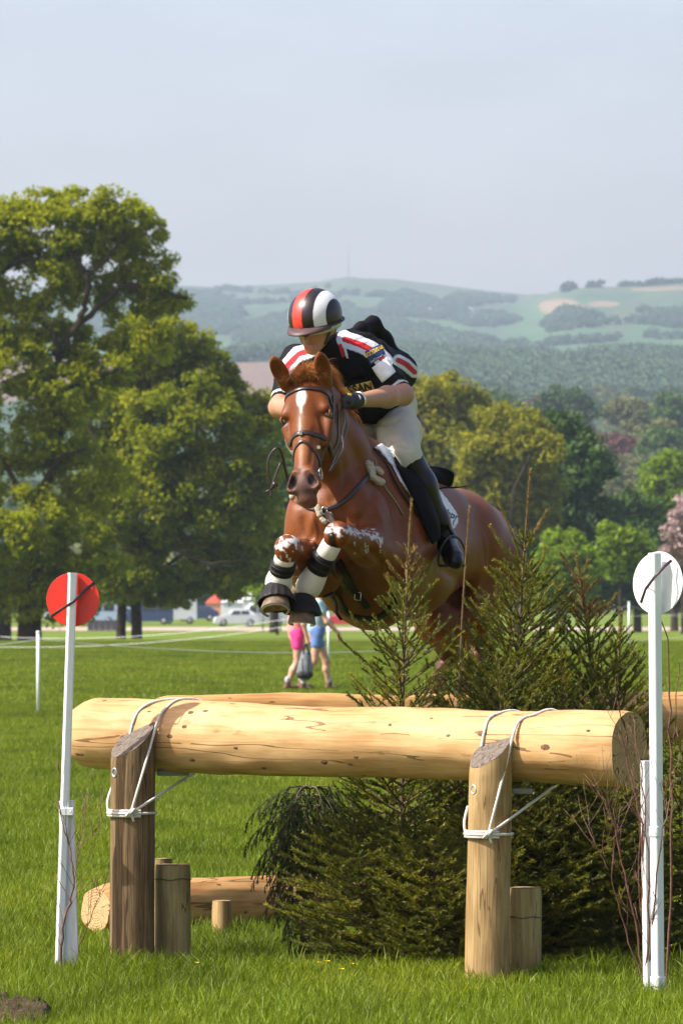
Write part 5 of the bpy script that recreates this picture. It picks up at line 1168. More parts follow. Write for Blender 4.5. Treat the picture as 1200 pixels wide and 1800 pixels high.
for s in (-1,1):
    m_ = MB(); strap_on(m_, [H(.07*s,.02,-.13), H(.12*s,.10,-.13), H(.12*s,.20,-.13), H(.09*s,.32,-.10), H(.075*s,.42,-.085)], .015, .004, .004); m_.build('cheekpiece', M_LEATH, bridle)
    m_ = MB(); strap_on(m_, [H(.08*s,.06,-.17), H(.10*s,.14,-.20), H(.09*s,.24,-.20), H(.08*s,.31,-.16)], .012, .004, .004); m_.build('throat_strap', M_LEATH, bridle)
m_ = MB(); strap_on(m_, [H(-.05,.30,-.20), H(-.09,.30,-.12), H(-.06,.29,-.03), H(0,.285,.0), H(.06,.29,-.03), H(.09,.30,-.12), H(.05,.30,-.20)], .022, .007, .004); nb_ = m_.build('noseband', M_LEATH, bridle)
m_ = MB(); strap_on(m_, [H(-.07,.42,-.13), H(-.07,.39,-.07), H(-.035,.35,-.01), H(0,.325,.0), H(.035,.35,-.01), H(.07,.39,-.07), H(.07,.42,-.13)], .013, .005, .004); m_.build('flash_strap', M_LEATH, bridle)
for s in (-1,1):
    c, n_ = snap(H(.07*s,.455,-.085), .008); u = n_.cross(Vector((0,0,1))).normalized(); w_ = n_.cross(u)
    m_ = MB(); m_.tube([c+(u*math.cos(a)+w_*math.sin(a))*.026 for a in [i*.4488 for i in range(15)]], .0035, 6); m_.build('bit_ring', M_BRASS, bridle)
    m_ = MB(); c2, _ = snap(H(.060*s,.345,-.04), .007); m_.box(c2, (.014,.006,.016)); m_.build('buckle', M_BRASS, bridle, False, .002)
m_ = MB(); c, n_ = snap(H(0,.29,.0), .010); m_.box(c, (.016,.008,.020)); m_.build('keeper', M_BRASS, bridle, False, .002)
# reins and the hanging running-rein loop at the left of the head
r_l = [H(-.075,.455,-.085), P(480,790,25.25), P(474,815,25.22), P(484,845,25.2), P(480,858,25.2)]
m_ = MB(); m_.strap(spline([H(-.08,.46,-.085), P(492,790,25.2), P(474,800,25.2), P(470,828,25.2), P(478,850,25.2), P(484,858,25.2)], 5), .010, .003, Vector((-.3,-1,.2))); m_.build('rein', M_LEATH, bridle)
m_ = MB(); m_.strap(spline([H(-.08,.46,-.085), P(496,812,25.19), P(484,836,25.18), P(478,856,25.18), P(476,874,25.18)], 5), .010, .003, Vector((-.3,-1,.2))); m_.build('rein', M_LEATH, bridle)
m_ = MB(); ellipsoid(m_, P(483,852,25.18), (.014,.012,.014)); m_.tube([P(481,856,25.18), P(472,862,25.17), P(464,866,25.17)], [.006,.004,.003], 6); m_.build('rein_knot', M_LEATH, bridle)
# right side reins from bit ring to the hand
HANDP = P(598, 706, 25.60)
m_ = MB(); m_.strap(spline([H(.085,.455,-.085), H(.13,.34,-.11), P(601,760,25.36), P(606,735,25.46), HANDP], 6), .013, .003, Vector((.9,-.5,.2))); m_.build('rein', M_LEATH, bridle)
m_ = MB(); m_.strap(spline([H(.085,.455,-.085), P(590,800,25.36), P(604,770,25.44), P(610,745,25.5), HANDP], 6), .010, .003, Vector((.9,-.5,.2))); m_.build('rein', M_LEATH, bridle)
# breastplate with fleece
M_FLEECE = simple('cream_fleece', (.66,.58,.44), .95, .25, 150, 1.0, .008, spec=.1)
bp = empty('breastplate', P(575,890,25.5), 'dark leather breastplate with cream fleece pads across the horse chest', 'breastplate')
m_ = MB(); strap_on(m_, [(570,897),(595,887),(620,868),(640,845),(655,830)], .022, .006, .004); m_.build('strap', M_LEATH, bp)
m_ = MB(); strap_on(m_, [(570,897),P(552,892,25.5),P(532,886,25.55),P(514,872,25.7)], .020, .006, .004); m_.build('strap', M_LEATH, bp)
m_ = MB(); strap_on(m_, [(572,900),(580,930),(588,975),(596,1010),(608,1040)], .026, .006, .005); m_.build('strap', M_LEATH, bp)
def fleece(pts, r, seed):
    rn = random.Random(seed); sd = SDF(.006)
    q = [snapray(*p, off=.006)[0] if len(p) == 2 else snap(p, .006)[0] for p in pts]; sd.chain(q, [r*.8]+[r]*(len(q)-2)+[r*.8] if len(q) > 2 else [r,r])
    for i in range(26):
        j = rn.randrange(len(q)-1); c = q[j].lerp(q[j+1], rn.random())+Vector((rn.gauss(0,1), rn.gauss(0,1), rn.gauss(0,1))).normalized()*r*.75; sd.ell(c, (r*.38,)*3, None, .004)
    v, f = sd.mesh(.003, .01); return link('fleece_pad', mesh_np('fleece_pad', v, f), M_FLEECE, bp)
fleece([(645,815),(651,826),(652,834)], .020, 1); fleece([(652,838),(664,846),(671,848)], .018, 2); fleece([(662,826),(668,832)], .014, 3)
fleece([(558,893),(562,905)], .014, 4); fleece([(578,905),(582,914)], .014, 5); fleece([(566,912),(572,918)], .012, 7); fleece([P(509,858,25.62),P(512,872,25.62)], .014, 6)
c, n_ = snapray(571, 898, .014); m_ = MB(); m_.tube([c+(Vector((1,0,0))*math.cos(a)+Vector((0,0,1))*math.sin(a)*1.3)*.013 for a in [i*.4488 for i in range(15)]], .003, 6); m_.build('ring', M_BRASS, bp)
m_ = MB(); q = spline([snapray(655,830,.008)[0], P(661,812,25.8), P(652,792,25.9)], 5); m_.strap(q, .008, .003, Vector((.3,-1,0))); m_.build('strap', simple('olive_cord', (.16,.16,.07), .8), bp)
m_ = MB(); strap_on(m_, [(668,845),(684,868),(700,892),(708,905)], .008, .004, .004); m_.build('strap', simple('olive_strap', (.16,.16,.07), .8), bp)
# girth with stud guard
gi = empty('girth', P(620,1060,25.8), 'black girth with stud guard and buckle under the horse chest', 'girth')
m_ = MB(); strap_on(m_, [(575,1045),(600,1070),(635,1087),(672,1082),(700,1050)], .05, .010, .004); m_.build('stud_guard', M_BLACKL, gi)
m_ = MB(); strap_on(m_, [(592,985),(604,1005),(618,1030),(632,1050),(646,1068)], .035, .007, .008); m_.build('strap', M_BLACKL, gi)
c, n_ = snapray(626, 1042, .020); m_ = MB(); m_.tube([c+Vector(v) for v in ((-.013,0,-.016),(.013,0,-.020),(.016,0,.014),(-.012,0,.018),(-.013,0,-.016))], .0026, 6); m_.build('buckle', M_BRASS, gi)
m_ = MB(); m_.strap(spline([P(582,1042,25.75), P(590,1062,25.7), P(592,1078,25.7), P(600,1090,25.72)], 5), .014, .004, Vector((-.6,-1,0))); m_.build('loose_strap', M_BLACKL, gi)
# leg boots
M_TENDON = simple('white_neoprene', (.56,.54,.48), .6, .06, 30, .15); M_RUB = simple('black_rubber', (.018,.016,.016), .5, .3, 30, .3, spec=.15)
def legwear(kn, ft, co, lab, lab2, xx):
    d = (ft-kn).normalized(); L = (ft-kn).length; q = lambda f, fw=0: kn+d*L*f
    r0 = empty('brushing_boot', q(.5), lab, 'leg boot', 'white and black front leg boots'); fr = Vector((0,-1,0)); fr = (fr-d*fr.dot(d)).normalized()
    def sleeve(fs, rs, nm, mt, par, n=24, push=None):
        m_ = MB(); vs = []; u = d.orthogonal().normalized(); w = d.cross(u)
        for f, r_ in zip(fs, rs):
            for j in range(n):
                a = 2*math.pi*j/n; dr = u*math.cos(a)+w*math.sin(a); k = 1+.10*max(0, -dr.dot(fr)); vs.append(q(f)+dr*r_*k)
        m_.add(vs, [(i*n+j, i*n+(j+1)%n, (i+1)*n+(j+1)%n, (i+1)*n+j) for i in range(len(fs)-1) for j in range(n)]); return m_.build(nm, mt, par)
    sleeve([.16,.18,.32,.42,.44], [.040,.045,.046,.045,.040], 'cuff', M_TENDON, r0)
    sleeve([.38,.40,.46,.55,.62,.66,.67], [.045,.052,.053,.052,.054,.052,.046], 'shell', M_BLACKL, r0)
    sleeve([.64,.70,.80,.90,1.0,1.06,1.08], [.046,.052,.057,.060,.058,.050,.044], 'lower_pad', M_TENDON, r0)
    for f in (.46,.58): o = sleeve([f-.018,f-.014,f+.014,f+.018], [.050,.0565,.0565,.050], 'strap', M_RUB, r0)
    m_ = MB(); ellipsoid(m_, ft-fr*.045+d*-.03+Vector((.012,0,0)), (.030,.030,.055)); m_.build('shell_back', M_BLACKL, r0)
    # over reach bell boot with ribs
    r1 = empty('bell_boot', ft, lab2, 'bell boot', 'black rubber bell boots'); d2 = xx; u = d2.orthogonal().normalized(); w = d2.cross(u); m_ = MB(); n = 72; vs = []; b0 = co-d2*.050
    for i, (z, r_) in enumerate(((0,.048),(.006,.056),(.016,.058),(.036,.068),(.062,.081),(.085,.090),(.090,.092),(.090,.086))):
        for j in range(n):
            a = 2*math.pi*j/n; rb = 1+(.07*max(0, math.cos(a*16))**2 if 2 < i < 6 else 0); vs.append(b0+d2*z+(u*math.cos(a)+w*math.sin(a))*r_*.92*rb)
    m_.add(vs, [(i*n+j, i*n+(j+1)%n, (i+1)*n+(j+1)%n, (i+1)*n+j) for i in range(7) for j in range(n)]); o = m_.build('bell', M_RUB, r1)
legwear(KN_L, FT_L, CO_L, 'white and black boot on the foreleg nearer the middle, knee greased white', 'ribbed black bell boot on the foreleg nearer the middle', nrm((-.05,-.15,-.95)))
legwear(KN_R, FT_R, CO_R, 'white and black boot on the leftmost foreleg', 'ribbed black bell boot on the leftmost foreleg, muddy hoof below', nrm((.02,-.42,-.75)))
# ------------------------------------------------------------------ saddle and pad on the horse
def reflect(p):
    """mirror a point in the horse's median plane"""
    c = P(690, 900, 26.5); d = (Vector(p)-c).dot(bside); return Vector(p)-bside*2*d
def patch_on(name, poly, off, thick, mat, parent, cell=2.0, mirror=False, puff=0):
    """cloth patch lying on the horse, outline given as seen in the photo"""
    xs = [p[0] for p in poly]; ys = [p[1] for p in poly]; x0, x1, y0, y1 = min(xs), max(xs), min(ys), max(ys)
    def inside(x, y):
        c = False; j = len(poly)-1
        for i in range(len(poly)):
            xi, yi = poly[i]; xj, yj = poly[j]
            if (yi > y) != (yj > y) and x < (xj-xi)*(y-yi)/(yj-yi)+xi: c = not c
            j = i
        return c
    nx = int((x1-x0)/cell)+2; ny = int((y1-y0)/cell)+2; idx = {}; vs = []; ns = []
    def vert(i, j):
        if (i, j) in idx: return idx[(i, j)]
        p, n = snapray(x0+i*cell, y0+j*cell, 0.0)
        if p.y > 28.5 or (vs and False): p, n = snap(P(x0+i*cell, y0+j*cell, 26.6), 0)
        if mirror: p, n = snap(reflect(p), 0)
        idx[(i, j)] = len(vs); vs.append(p); ns.append(n); return idx[(i, j)]
    fs = []
    for i in range(nx):
        for j in range(ny):
            if inside(x0+(i+.5)*cell, y0+(j+.5)*cell): fs.append((vert(i,j), vert(i,j+1), vert(i+1,j+1), vert(i+1,j)))
    nv = len(vs); top = [v+n*(off+thick) for v, n in zip(vs, ns)]; bot = [v+n*off for v, n in zip(vs, ns)]
    ec = {}
    for f in fs:
        for a, b in zip(f, f[1:]+f[:1]): ec[(a,b)] = 1
    F2 = [tuple(f) for f in fs]+[tuple(q+nv for q in f[::-1]) for f in fs]+[(b, a, a+nv, b+nv) for (a,b) in ec if (b,a) not in ec]
    me = bpy.data.meshes.new(name); me.from_pydata([tuple(v) for v in top+bot], [], F2); me.polygons.foreach_set('use_smooth', np.ones(len(F2), bool)); me.update()
    o = link(name, me, mat, parent)
    sm = o.modifiers.new('smooth', 'SMOOTH'); sm.factor = .5; sm.iterations = 6
    return o
M_PAD = simple('white_saddle_cloth', (.66,.68,.74), .9, .12, 70, .5, .004, spec=.15); M_SADDLE = simple('black_saddle_leather', (.004,.0035,.0035), .7, .3, 30, .2, .001, spec=.04)
padpoly = [(654,788),(664,793),(688,822),(700,846),(716,868),(742,905),(770,930),(795,930),(803,920),(801,905),(790,888),(770,862),(740,835),(700,795),(670,780)]
pad = empty('saddle_pad', P(735,870,26.4), 'white quilted saddle pad with dark piping under the black saddle', 'saddle pad')
patch_on('cloth', padpoly, .002, .011, M_PAD, pad); patch_on('cloth', padpoly, .002, .011, M_PAD, pad, mirror=True)
m_ = MB(); strap_on(m_, [(653,789),(671,810),(689,842),(704,868),(724,896),(742,918)], .010, .006, .010); m_.build('piping', M_BLACKL, pad)
saddle = empty('saddle', P(730,850,26.5), 'black leather jumping saddle on the white pad', 'saddle')
flap = [(684,796),(700,800),(735,835),(762,870),(768,905),(765,948),(752,958),(738,925),(724,890),(706,854),(688,818)]
patch_on('flap', flap, .015, .012, M_SADDLE, saddle); patch_on('flap', flap, .015, .012, M_SADDLE, saddle, mirror=True)
ss = SDF(.04); s0 = P(668,806,26.15); s1 = P(705,826,26.45); s2 = P(755,838,26.78)
ss.cap(s0+bup*-.01, s0+bup*-.03, .045, .05); ss.cap(s0+bup*-.02, s1+bup*-.03, .05, .085, None, False, (bup, 1.6)); ss.cap(s1+bup*-.03, s2+bup*-.02, .085, .11, None, False, (bup, 1.8)); ss.ell(s2+bup*.01, (.12,.045,.035), BM)
v, f = ss.mesh(.008); link('seat', mesh_np('seat', v, f), M_SADDLE, saddle)
# ------------------------------------------------------------------ the rider
R_ = P
rider = empty('person', P(690,760,26.5), 'rider in striped helmet, black vest, striped sleeves, cream breeches and tall black boots', 'person')
NB = R_(585,628,26.02); HC = R_(553,560,25.84)
hf = nrm((-.42,-.80,-.36)); hu = nrm(Vector((-.10,-.15,1))-hf*Vector((-.10,-.15,1)).dot(hf)); hs = hf.cross(hu).normalized()
if hs.x < 0: hs = -hs
FM = np.array([hs[:], hf[:], hu[:]])
def K(s, f, u): return HC+hs*s+hf*f+hu*u
SHL = R_(640,618,26.12); ELL = R_(708,694,25.98); WRL = R_(628,704,25.66); SHR = R_(522,634,26.18); ELR = R_(491,716,25.98); WRR = R_(555,722,25.68)
HIL = R_(686,722,26.60); HIR = R_(650,722,26.62); KNL = R_(711,802,26.04); KNR = R_(572,812,26.22); ANL = R_(783,950,26.17); ANR = R_(568,960,26.45)
bd = SDF(.03)
bd.ell(K(0,.0,.0), (.078,.098,.105), FM, .03); bd.ell(K(0,.045,-.055), (.060,.055,.075), FM, .03)                    # cranium, face
bd.cap(K(-.045,.055,-.030), K(.045,.055,-.030), .028, .028, .02); bd.cap(K(0,.098,-.035), K(0,.118,-.068), .010, .014, .012)     # cheekbones, nose
for s in (-1,1):
    bd.ell(K(.030*s,.098,-.028), (.016,.012,.010), FM, .010, True); bd.cap(K(.014*s,.104,-.012), K(.042*s,.096,-.010), .008, .007, .01)   # eye hollows, brow
    bd.ell(K(.080*s,-.005,-.045), (.010,.018,.030), FM, .008); bd.cap(K(.058*s,.01,-.075), K(.020*s,.075,-.120), .018, .018, .02)         # ears, jaw
bd.cap(K(-.020,.100,-.096), K(.020,.100,-.096), .008, .008, .008); bd.cap(K(-.018,.098,-.106), K(.018,.098,-.106), .009, .009, .008); bd.cap(K(-.02,.112,-.101), K(.02,.112,-.101), .0025, .0025, .004, True)
bd.ell(K(0,.085,-.128), (.020,.018,.016), FM, .015)
bd.cap(K(0,-.03,-.08), NB, .052, .055, .03)
spn = R_(668,690,26.48)
bd.cap(NB+Vector((.02,.05,-.05)), spn, .075, .10, .06); bd.cap(SHR, SHL, .055, .055, .05); bd.cap(spn, R_(676,712,26.6), .12, .13, .05); bd.cap(HIL, HIR, .09, .09, .05)
bd.chain([SHL, ELL], [.052,.043], .03); bd.chain([SHR, ELR], [.052,.043], .03)
for e, w_, h_, sg in ((ELL, WRL, R_(604,706,25.60), 1), (ELR, WRR, R_(577,716,25.58), -1)):
    bd.ell(e, (.046,.046,.046), None, .02); mid = e.lerp(w_, .35); bd.chain([e, mid, w_], [.045,.049,.029], .02); bd.cap(w_, h_, .026, .030, .02)
bd.chain([HIL, KNL], [.095,.062], .04); bd.chain([HIR, KNR], [.095,.062], .04); bd.chain([KNL, ANL], [.058,.038], .03); bd.chain([KNR, ANR], [.058,.038], .03)
TOL = R_(800,980,25.96); TOR = R_(556,990,26.25)
bd.chain([ANL, TOL], [.04,.03], .02); bd.chain([ANR, TOR], [.04,.03], .02)
v, f = bd.mesh(.006)
skin = (.40,.205,.125)
csk = grad_paint(v, skin, [(blob(v, K(0,.1,-.101), (.028,.02,.011), .3)*.8, (.42,.13,.11)), (blob(v, K(.03,.10,-.027), (.012,.02,.005), .3), (.05,.03,.02)), (blob(v, K(-.03,.10,-.027), (.012,.02,.005), .3), (.05,.03,.02)), (blob(v, K(.03,.105,-.010), (.018,.02,.004), .3)*.8, (.16,.09,.05)), (blob(v, K(-.03,.105,-.010), (.018,.02,.004), .3)*.8, (.16,.09,.05)), (blob(v, K(.04,.08,-.06), (.03,.04,.03), .8)*.3, (.55,.20,.13))])
M_SKIN = coat_mat('skin', rough=.48, bs=.06, scale=(40,40,40), var=.04, spec=.4, sss=.12)
link('body', mesh_np('body', v, f, attrs={'coat': ('POINT', csk)}), M_SKIN, rider)
for s in (-1,1):
    m_ = MB(); ellipsoid(m_, K(.030*s,.088,-.028), (.012,.012,.012)); m_.build('eye', simple('eye_white', (.55,.52,.48), .2), rider)
# hair at the nape and chin harness
hh = SDF(.01); hh.ell(K(0,-.012,-.025), (.083,.092,.085), FM, .02); hh.ell(K(0,.075,-.10), (.10,.085,.14), FM, .01, True)
v, f = hh.mesh(.006); link('hair', mesh_np('hair', v, f), simple('light_brown_hair', (.24,.15,.06), .6, .4, 120, .5, .003), rider)
# breeches
br = SDF(.035)
br.cap(HIL+Vector((-.015,0,0)), HIR, .112, .115, .05); br.ell(R_(672,704,26.55), (.16,.14,.11), BM, .05)
thl = HIL.lerp(KNL,.5); br.chain([HIL, thl+Vector((.01,0,0)), KNL], [.108,.095,.076], .05); br.chain([HIR, HIR.lerp(KNR,.5), KNR], [.118,.10,.075], .05)
br.chain([KNL, KNL.lerp(ANL,.3)], [.074,.056], .03); br.chain([KNR, KNR.lerp(ANR,.3)], [.070,.056], .03)
v, f = br.mesh(.0055)
v = crease(v, f, [([(648,738),(675,730),(708,720)],3.5,.009), ([(652,748),(680,745),(705,736)],3.5,.008), ([(660,728),(685,716),(715,706)],4,.007), ([(683,792),(700,786),(728,792)],3.5,.006), ([(680,780),(697,776)],3,.004), ([(676,765),(684,795),(700,815)],2.5,-.004), ([(700,740),(716,760),(722,790)],7,.006), ([(625,745),(640,760),(655,765)],4,.006)])
wr = (fbm(v[:,0]*18+v[:,2]*9, v[:,2]*26-v[:,0]*10, 3, 8)-.45)*.010; nv_ = v-np.array(thl); 
v = v+(v-np.array(thl))/np.maximum(np.linalg.norm(v-np.array(thl),axis=1),.01)[:,None]*wr[:,None]
M_BREE = simple('cream_breeches', (.47,.45,.36), .85, .05, 25, .35, .003, spec=.15); link('breeches', mesh_np('breeches', v, f), M_BREE, rider)
m_ = MB(); bpat = [(p[0], p[1]) for p in ()]
# shirt, vest, sleeves
sh = SDF(.035)
sh.chain([NB+Vector((0,.02,-.01)), R_(612,640,26.15), R_(640,672,26.32), spn], [.085,.150,.150,.135], .05)
sh.cap(R_(560,640,26.05), R_(640,645,26.10), .11, .12, .05); sh.cap(R_(575,680,26.12), R_(625,700,26.25), .10, .10, .05); sh.cap(R_(600,705,26.2), R_(655,708,26.42), .085,.10, .05)
sh.cap(K(0,-.030,-.115), NB, .062, .095, .03); sh.cap(SHR, NB, .070, .06, .04); sh.cap(SHL, NB, .074, .07, .04)
sh.cap(R_(700,640,26.52), R_(712,665,26.6), .05, .045, .05); sh.cap(R_(655,628,26.3), R_(706,650,26.55), .09, .07, .05)
sl_end = SHL.lerp(ELL,.78); sr_end = SHR.lerp(ELR,.72)
sh.chain([SHL, SHL.lerp(ELL,.4), sl_end], [.074,.070,.064], .03); sh.chain([SHR, SHR.lerp(ELR,.4), sr_end], [.072,.068,.062], .03)
# raised back of the air vest
sh.chain([R_(606,596,26.2), R_(634,578,26.32), R_(656,570,26.42), R_(670,600,26.5), R_(688,632,26.55)], [.025,.030,.036,.05,.055], .03)
v, f = sh.mesh(.0045)
v = crease(v, f, [([(560,655),(600,668),(642,670)],4.5,.011), ([(572,694),(610,676),(652,660)],4.5,.011), ([(636,640),(652,662),(690,674)],4.5,.011), ([(600,622),(612,650),(602,692)],5,.009), ([(668,640),(652,668),(656,705)],5,.010), ([(585,632),(592,660),(585,690)],4,.008),
 ([(646,622),(668,634),(690,640)],3.5,.006), ([(652,612),(672,616)],3.5,.006), ([(620,600),(645,592),(668,600)],4,.009), ([(675,590),(690,610),(712,630)],5,.010), ([(690,648),(705,662),(722,668)],4,.008), ([(525,640),(540,655),(548,680)],4.5,.009), ([(600,706),(630,700),(662,706)],3.5,.007), ([(505,650),(520,662)],3.5,.006)])
sx = 600+v[:,0]/v[:,1]*FPX; sy = HY-(v[:,2]-EYE)/v[:,1]*FPX
cen = np.array(R_(625,650,26.25)); dn = (v-cen)/np.linalg.norm(v-cen, axis=1)[:,None]
v = v+dn*((fbm(v[:,0]*16+v[:,2]*10, v[:,2]*18-v[:,0]*14+v[:,1]*8, 4, 18)-.45)*.016)[:,None]
def pdist(pts, X, Y):
    m = np.full(len(X), 1e9)
    for (x0,y0),(x1,y1) in zip(pts[:-1], pts[1:]):
        dx, dy = x1-x0, y1-y0; t_ = np.clip(((X-x0)*dx+(Y-y0)*dy)/(dx*dx+dy*dy), 0, 1); m = np.minimum(m, np.hypot(X-x0-t_*dx, Y-y0-t_*dy))
    return m
arm = SHL+(ELL-SHL)*0; ad = (ELL-SHL).normalized(); ta = (v-np.array(SHL))@np.array(ad); ra = np.linalg.norm(v-np.array(SHL)-ta[:,None]*np.array(ad), axis=1)
ard = (ELR-SHR).normalized(); tr_ = (v-np.array(SHR))@np.array(ard); rr2 = np.linalg.norm(v-np.array(SHR)-tr_[:,None]*np.array(ard), axis=1)
d1 = pdist([(606,596),(630,604),(655,616),(676,634)], sx, sy); d2 = pdist([(700,633),(712,640),(728,654)], sx, sy); d3 = pdist([(545,616),(524,622),(506,642),(496,662)], sx, sy)
blk = (.006,.0055,.007); red = (.50,.025,.03); wht = (.60,.61,.66)
near = v[:,1] < 26.45
stripes = [((d1 < 15)*near, wht), ((d1 < 5.5)*near, red), ((d2 < 10)*(v[:,1] < 26.7), wht), ((d2 < 4.5)*(v[:,1] < 26.7), red), ((d3 < 13)*near, wht), ((d3 < 5)*near, red)]
L1 = (sl_end-SHL).length; L2 = (sr_end-SHR).length
for tt, rr, LL in ((ta, ra, L1), (tr_, rr2, L2)):
    stripes += [((tt > LL+.005)*(rr < .085)*1., blk), ((tt > LL+.022)*(rr < .085)*1., wht), ((tt > LL+.032)*(rr < .085)*1., blk), ((tt > LL+.044)*(rr < .085)*(np.sin(np.arctan2(v[:,2]-cen[2], v[:,0]-cen[0])*60) > 0), red)]
    stripes += [(((tt > LL+.052)*(rr < .085))*1., blk)]
stripes += [((pdist([(598,607),(603,625)], sx, sy) < 3)*near, red), ((pdist([(606,612),(610,628)], sx, sy) < 2)*near, wht)]
cs = grad_paint(v, blk, stripes)
M_SHIRT = coat_mat('black_striped_jersey', rough=.7, bs=.2, scale=(60,60,60), var=.05, spec=.12); 
link('jersey', mesh_np('jersey', v, f, attrs={'coat': ('POINT', cs)}), M_SHIRT, rider)
bvs = BVHTree.FromPolygons([tuple(q) for q in v.tolist()], [tuple(q) for q in f.tolist()])
def ray_on(bv, x, y, off=.003, D0=20):
    a = P(x, y, D0); d = (P(x, y, 40)-a).normalized(); l, n, i, ds = bv.ray_cast(a, d)
    if l is None: l, n, i, ds = bv.find_nearest(P(x, y, 26))
    return l+n*off, n
def sheet_on(bv, corners, nx, ny, off, name, mat, parent, th=.002):
    (a, b, c, d) = [Vector((*q, 0)) for q in corners]; m_ = MB(); vs = []; vb = []
    for j in range(ny+1):
        for i in range(nx+1):
            p = a.lerp(b, i/nx).lerp(d.lerp(c, i/nx), j/ny); l, n = ray_on(bv, p.x, p.y, off); vs.append(l); vb.append(l-n*th)
    N = len(vs); W_ = nx+1; fs = [(j*W_+i, (j+1)*W_+i, (j+1)*W_+i+1, j*W_+i+1) for j in range(ny) for i in range(nx)]; fs += [tuple(q+N for q in f_[::-1]) for f_ in fs]
    ec = {}
    for f_ in fs[:nx*ny]:
        for u, w in zip(f_, f_[1:]+f_[:1]): ec[(u,w)] = 1
    fs += [(w, u, u+N, w+N) for (u,w) in ec if (w,u) not in ec]
    m_.add(vs+vb, fs); o = m_.build(name, mat, parent); sm = o.modifiers.new('smooth', 'SMOOTH'); sm.factor = .5; sm.iterations = 2; return o
def text_on(bv, txt, cx, cy, hpx, ang, off, mat, parent, name='lettering', bold=0.0, squash=1.0, skew=0.0):
    cu = bpy.data.curves.new(name, 'FONT'); cu.body = txt; cu.align_x = 'CENTER'; cu.align_y = 'CENTER'; cu.offset = bold; cu.resolution_u = 3
    ob = bpy.data.objects.new(name, cu); me = bpy.data.meshes.new_from_object(ob); bpy.data.objects.remove(ob)
    s_ = hpx/.72; ca, sa = math.cos(math.radians(ang)), math.sin(math.radians(ang))
    for q in me.vertices:
        x, y = q.co.x*s_*squash, q.co.y*s_; x += y*skew; l, n = ray_on(bv, cx+x*ca+y*sa, cy+x*sa-y*ca, off); q.co = l
    me.update(); return link(name, me, mat, parent)
M_BLUE = simple('navy_armband', (.012,.025,.10), .6); M_YEL = simple('yellow_print', (.80,.55,.05), .6); M_YBIB = simple('yellow_bib_band', (.62,.47,.12), .75); M_WHT = simple('white_panel', (.72,.73,.75), .7); M_BLKP = simple('black_print', (.012,.012,.012), .6)
ab = sheet_on(bvs, [(640,618),(668,604),(677,622),(650,643)], 8, 6, .003, 'armband', M_BLUE, rider)
sheet_on(bvs, [(652,646),(679,627),(696,654),(672,674)], 8, 6, .0035, 'armband_panel', M_WHT, rider)
text_on(bvs, 'GOODYEAR', 656, 619, 7.5, -27, .0075, M_YEL, ab, bold=.02, squash=.62)
text_on(bvs, 'RACE TEAM', 661, 631, 4, -30, .0075, M_WHT, ab, squash=.8)
bib = sheet_on(bvs, [(590,684),(652,668),(660,683),(600,702)], 14, 5, .004, 'bib', M_YBIB, rider)
text_on(bvs, 'SSAN', 632, 681, 13, -12, .0085, M_BLKP, bib, bold=.03, squash=1.0)
# boots
bo = SDF(.02)
def boot(kn, an, to, nm, side):
    b_ = SDF(.02); t0 = kn.lerp(an,.07); b_.chain([t0, kn.lerp(an,.35), kn.lerp(an,.75), an], [.080,.080,.060,.052], .03)
    heel = an+Vector((.012,.045,-.045)); ball = an.lerp(to,.72)+Vector((0,0,-.022)); b_.cap(an, heel, .046, .036, .02); b_.cap(heel, ball, .036, .040, .02); b_.cap(an, to, .042, .034, .03); b_.cap(ball, to+Vector((0,-.03,-.02)), .042, .036, .02)
    v_, f_ = b_.mesh(.006); o = link('boot', mesh_np('boot', v_, f_), simple('black_boot_leather', (.004,.0035,.0035), .33, .3, 14, .25, .004, spec=.28), rider)
    m_ = MB(); tp = t0-(an-kn).normalized()*.072; return o
boot(KNL, ANL, TOL, 'L', 1); boot(KNR, ANR, TOR, 'R', -1)
# gloves with five fingers closed on the rein
M_GLOVE = simple('black_glove', (.014,.013,.014), .6, .3, 50, .4)
def glove(w_, h_, side, par):
    d = (h_-w_).normalized(); dn_ = nrm(Vector((-.2,-.35,-.9))-d*Vector((-.2,-.35,-.9)).dot(d)); lat = d.cross(dn_).normalized(); g_ = SDF(.008)
    g_.cap(w_-d*.02, w_+d*.01, .036, .036, .01); g_.cap(w_, h_-d*.01, .034, .036, .015); g_.cap(h_-lat*.03, h_+lat*.03, .022, .020, .015)
    for k in range(4):
        b_ = h_+lat*(-.032+.021*k)+d*.012; L_ = (.034,.040,.037,.029)[k]; p1 = b_+d*L_*.8; p2 = p1+dn_*L_*.8; p3 = p2-d*L_*.6; g_.chain([b_, p1, p2, p3], [.0115,.0105,.010,.009], .004)
    b_ = w_+d*.03-lat*.03; g_.chain([b_, b_+d*.03-lat*.012+dn_*.012, b_+d*.06+dn_*.028], [.014,.012,.010], .006)
    v_, f_ = g_.mesh(.0035, .02); return link('glove', mesh_np('glove', v_, f_), M_GLOVE, par)
gl = glove(WRL.lerp(R_(604,706,25.60),.25), R_(604,706,25.60), 1, rider); glove(WRR, R_(577,716,25.58), -1, rider)
m_ = MB(); c = R_(614,693,25.565); m_.box(c, (.020,.004,.010), Matrix.Rotation(.3, 3, 'Y')); m_.build('glove_logo', M_YEL, gl, False, .002)
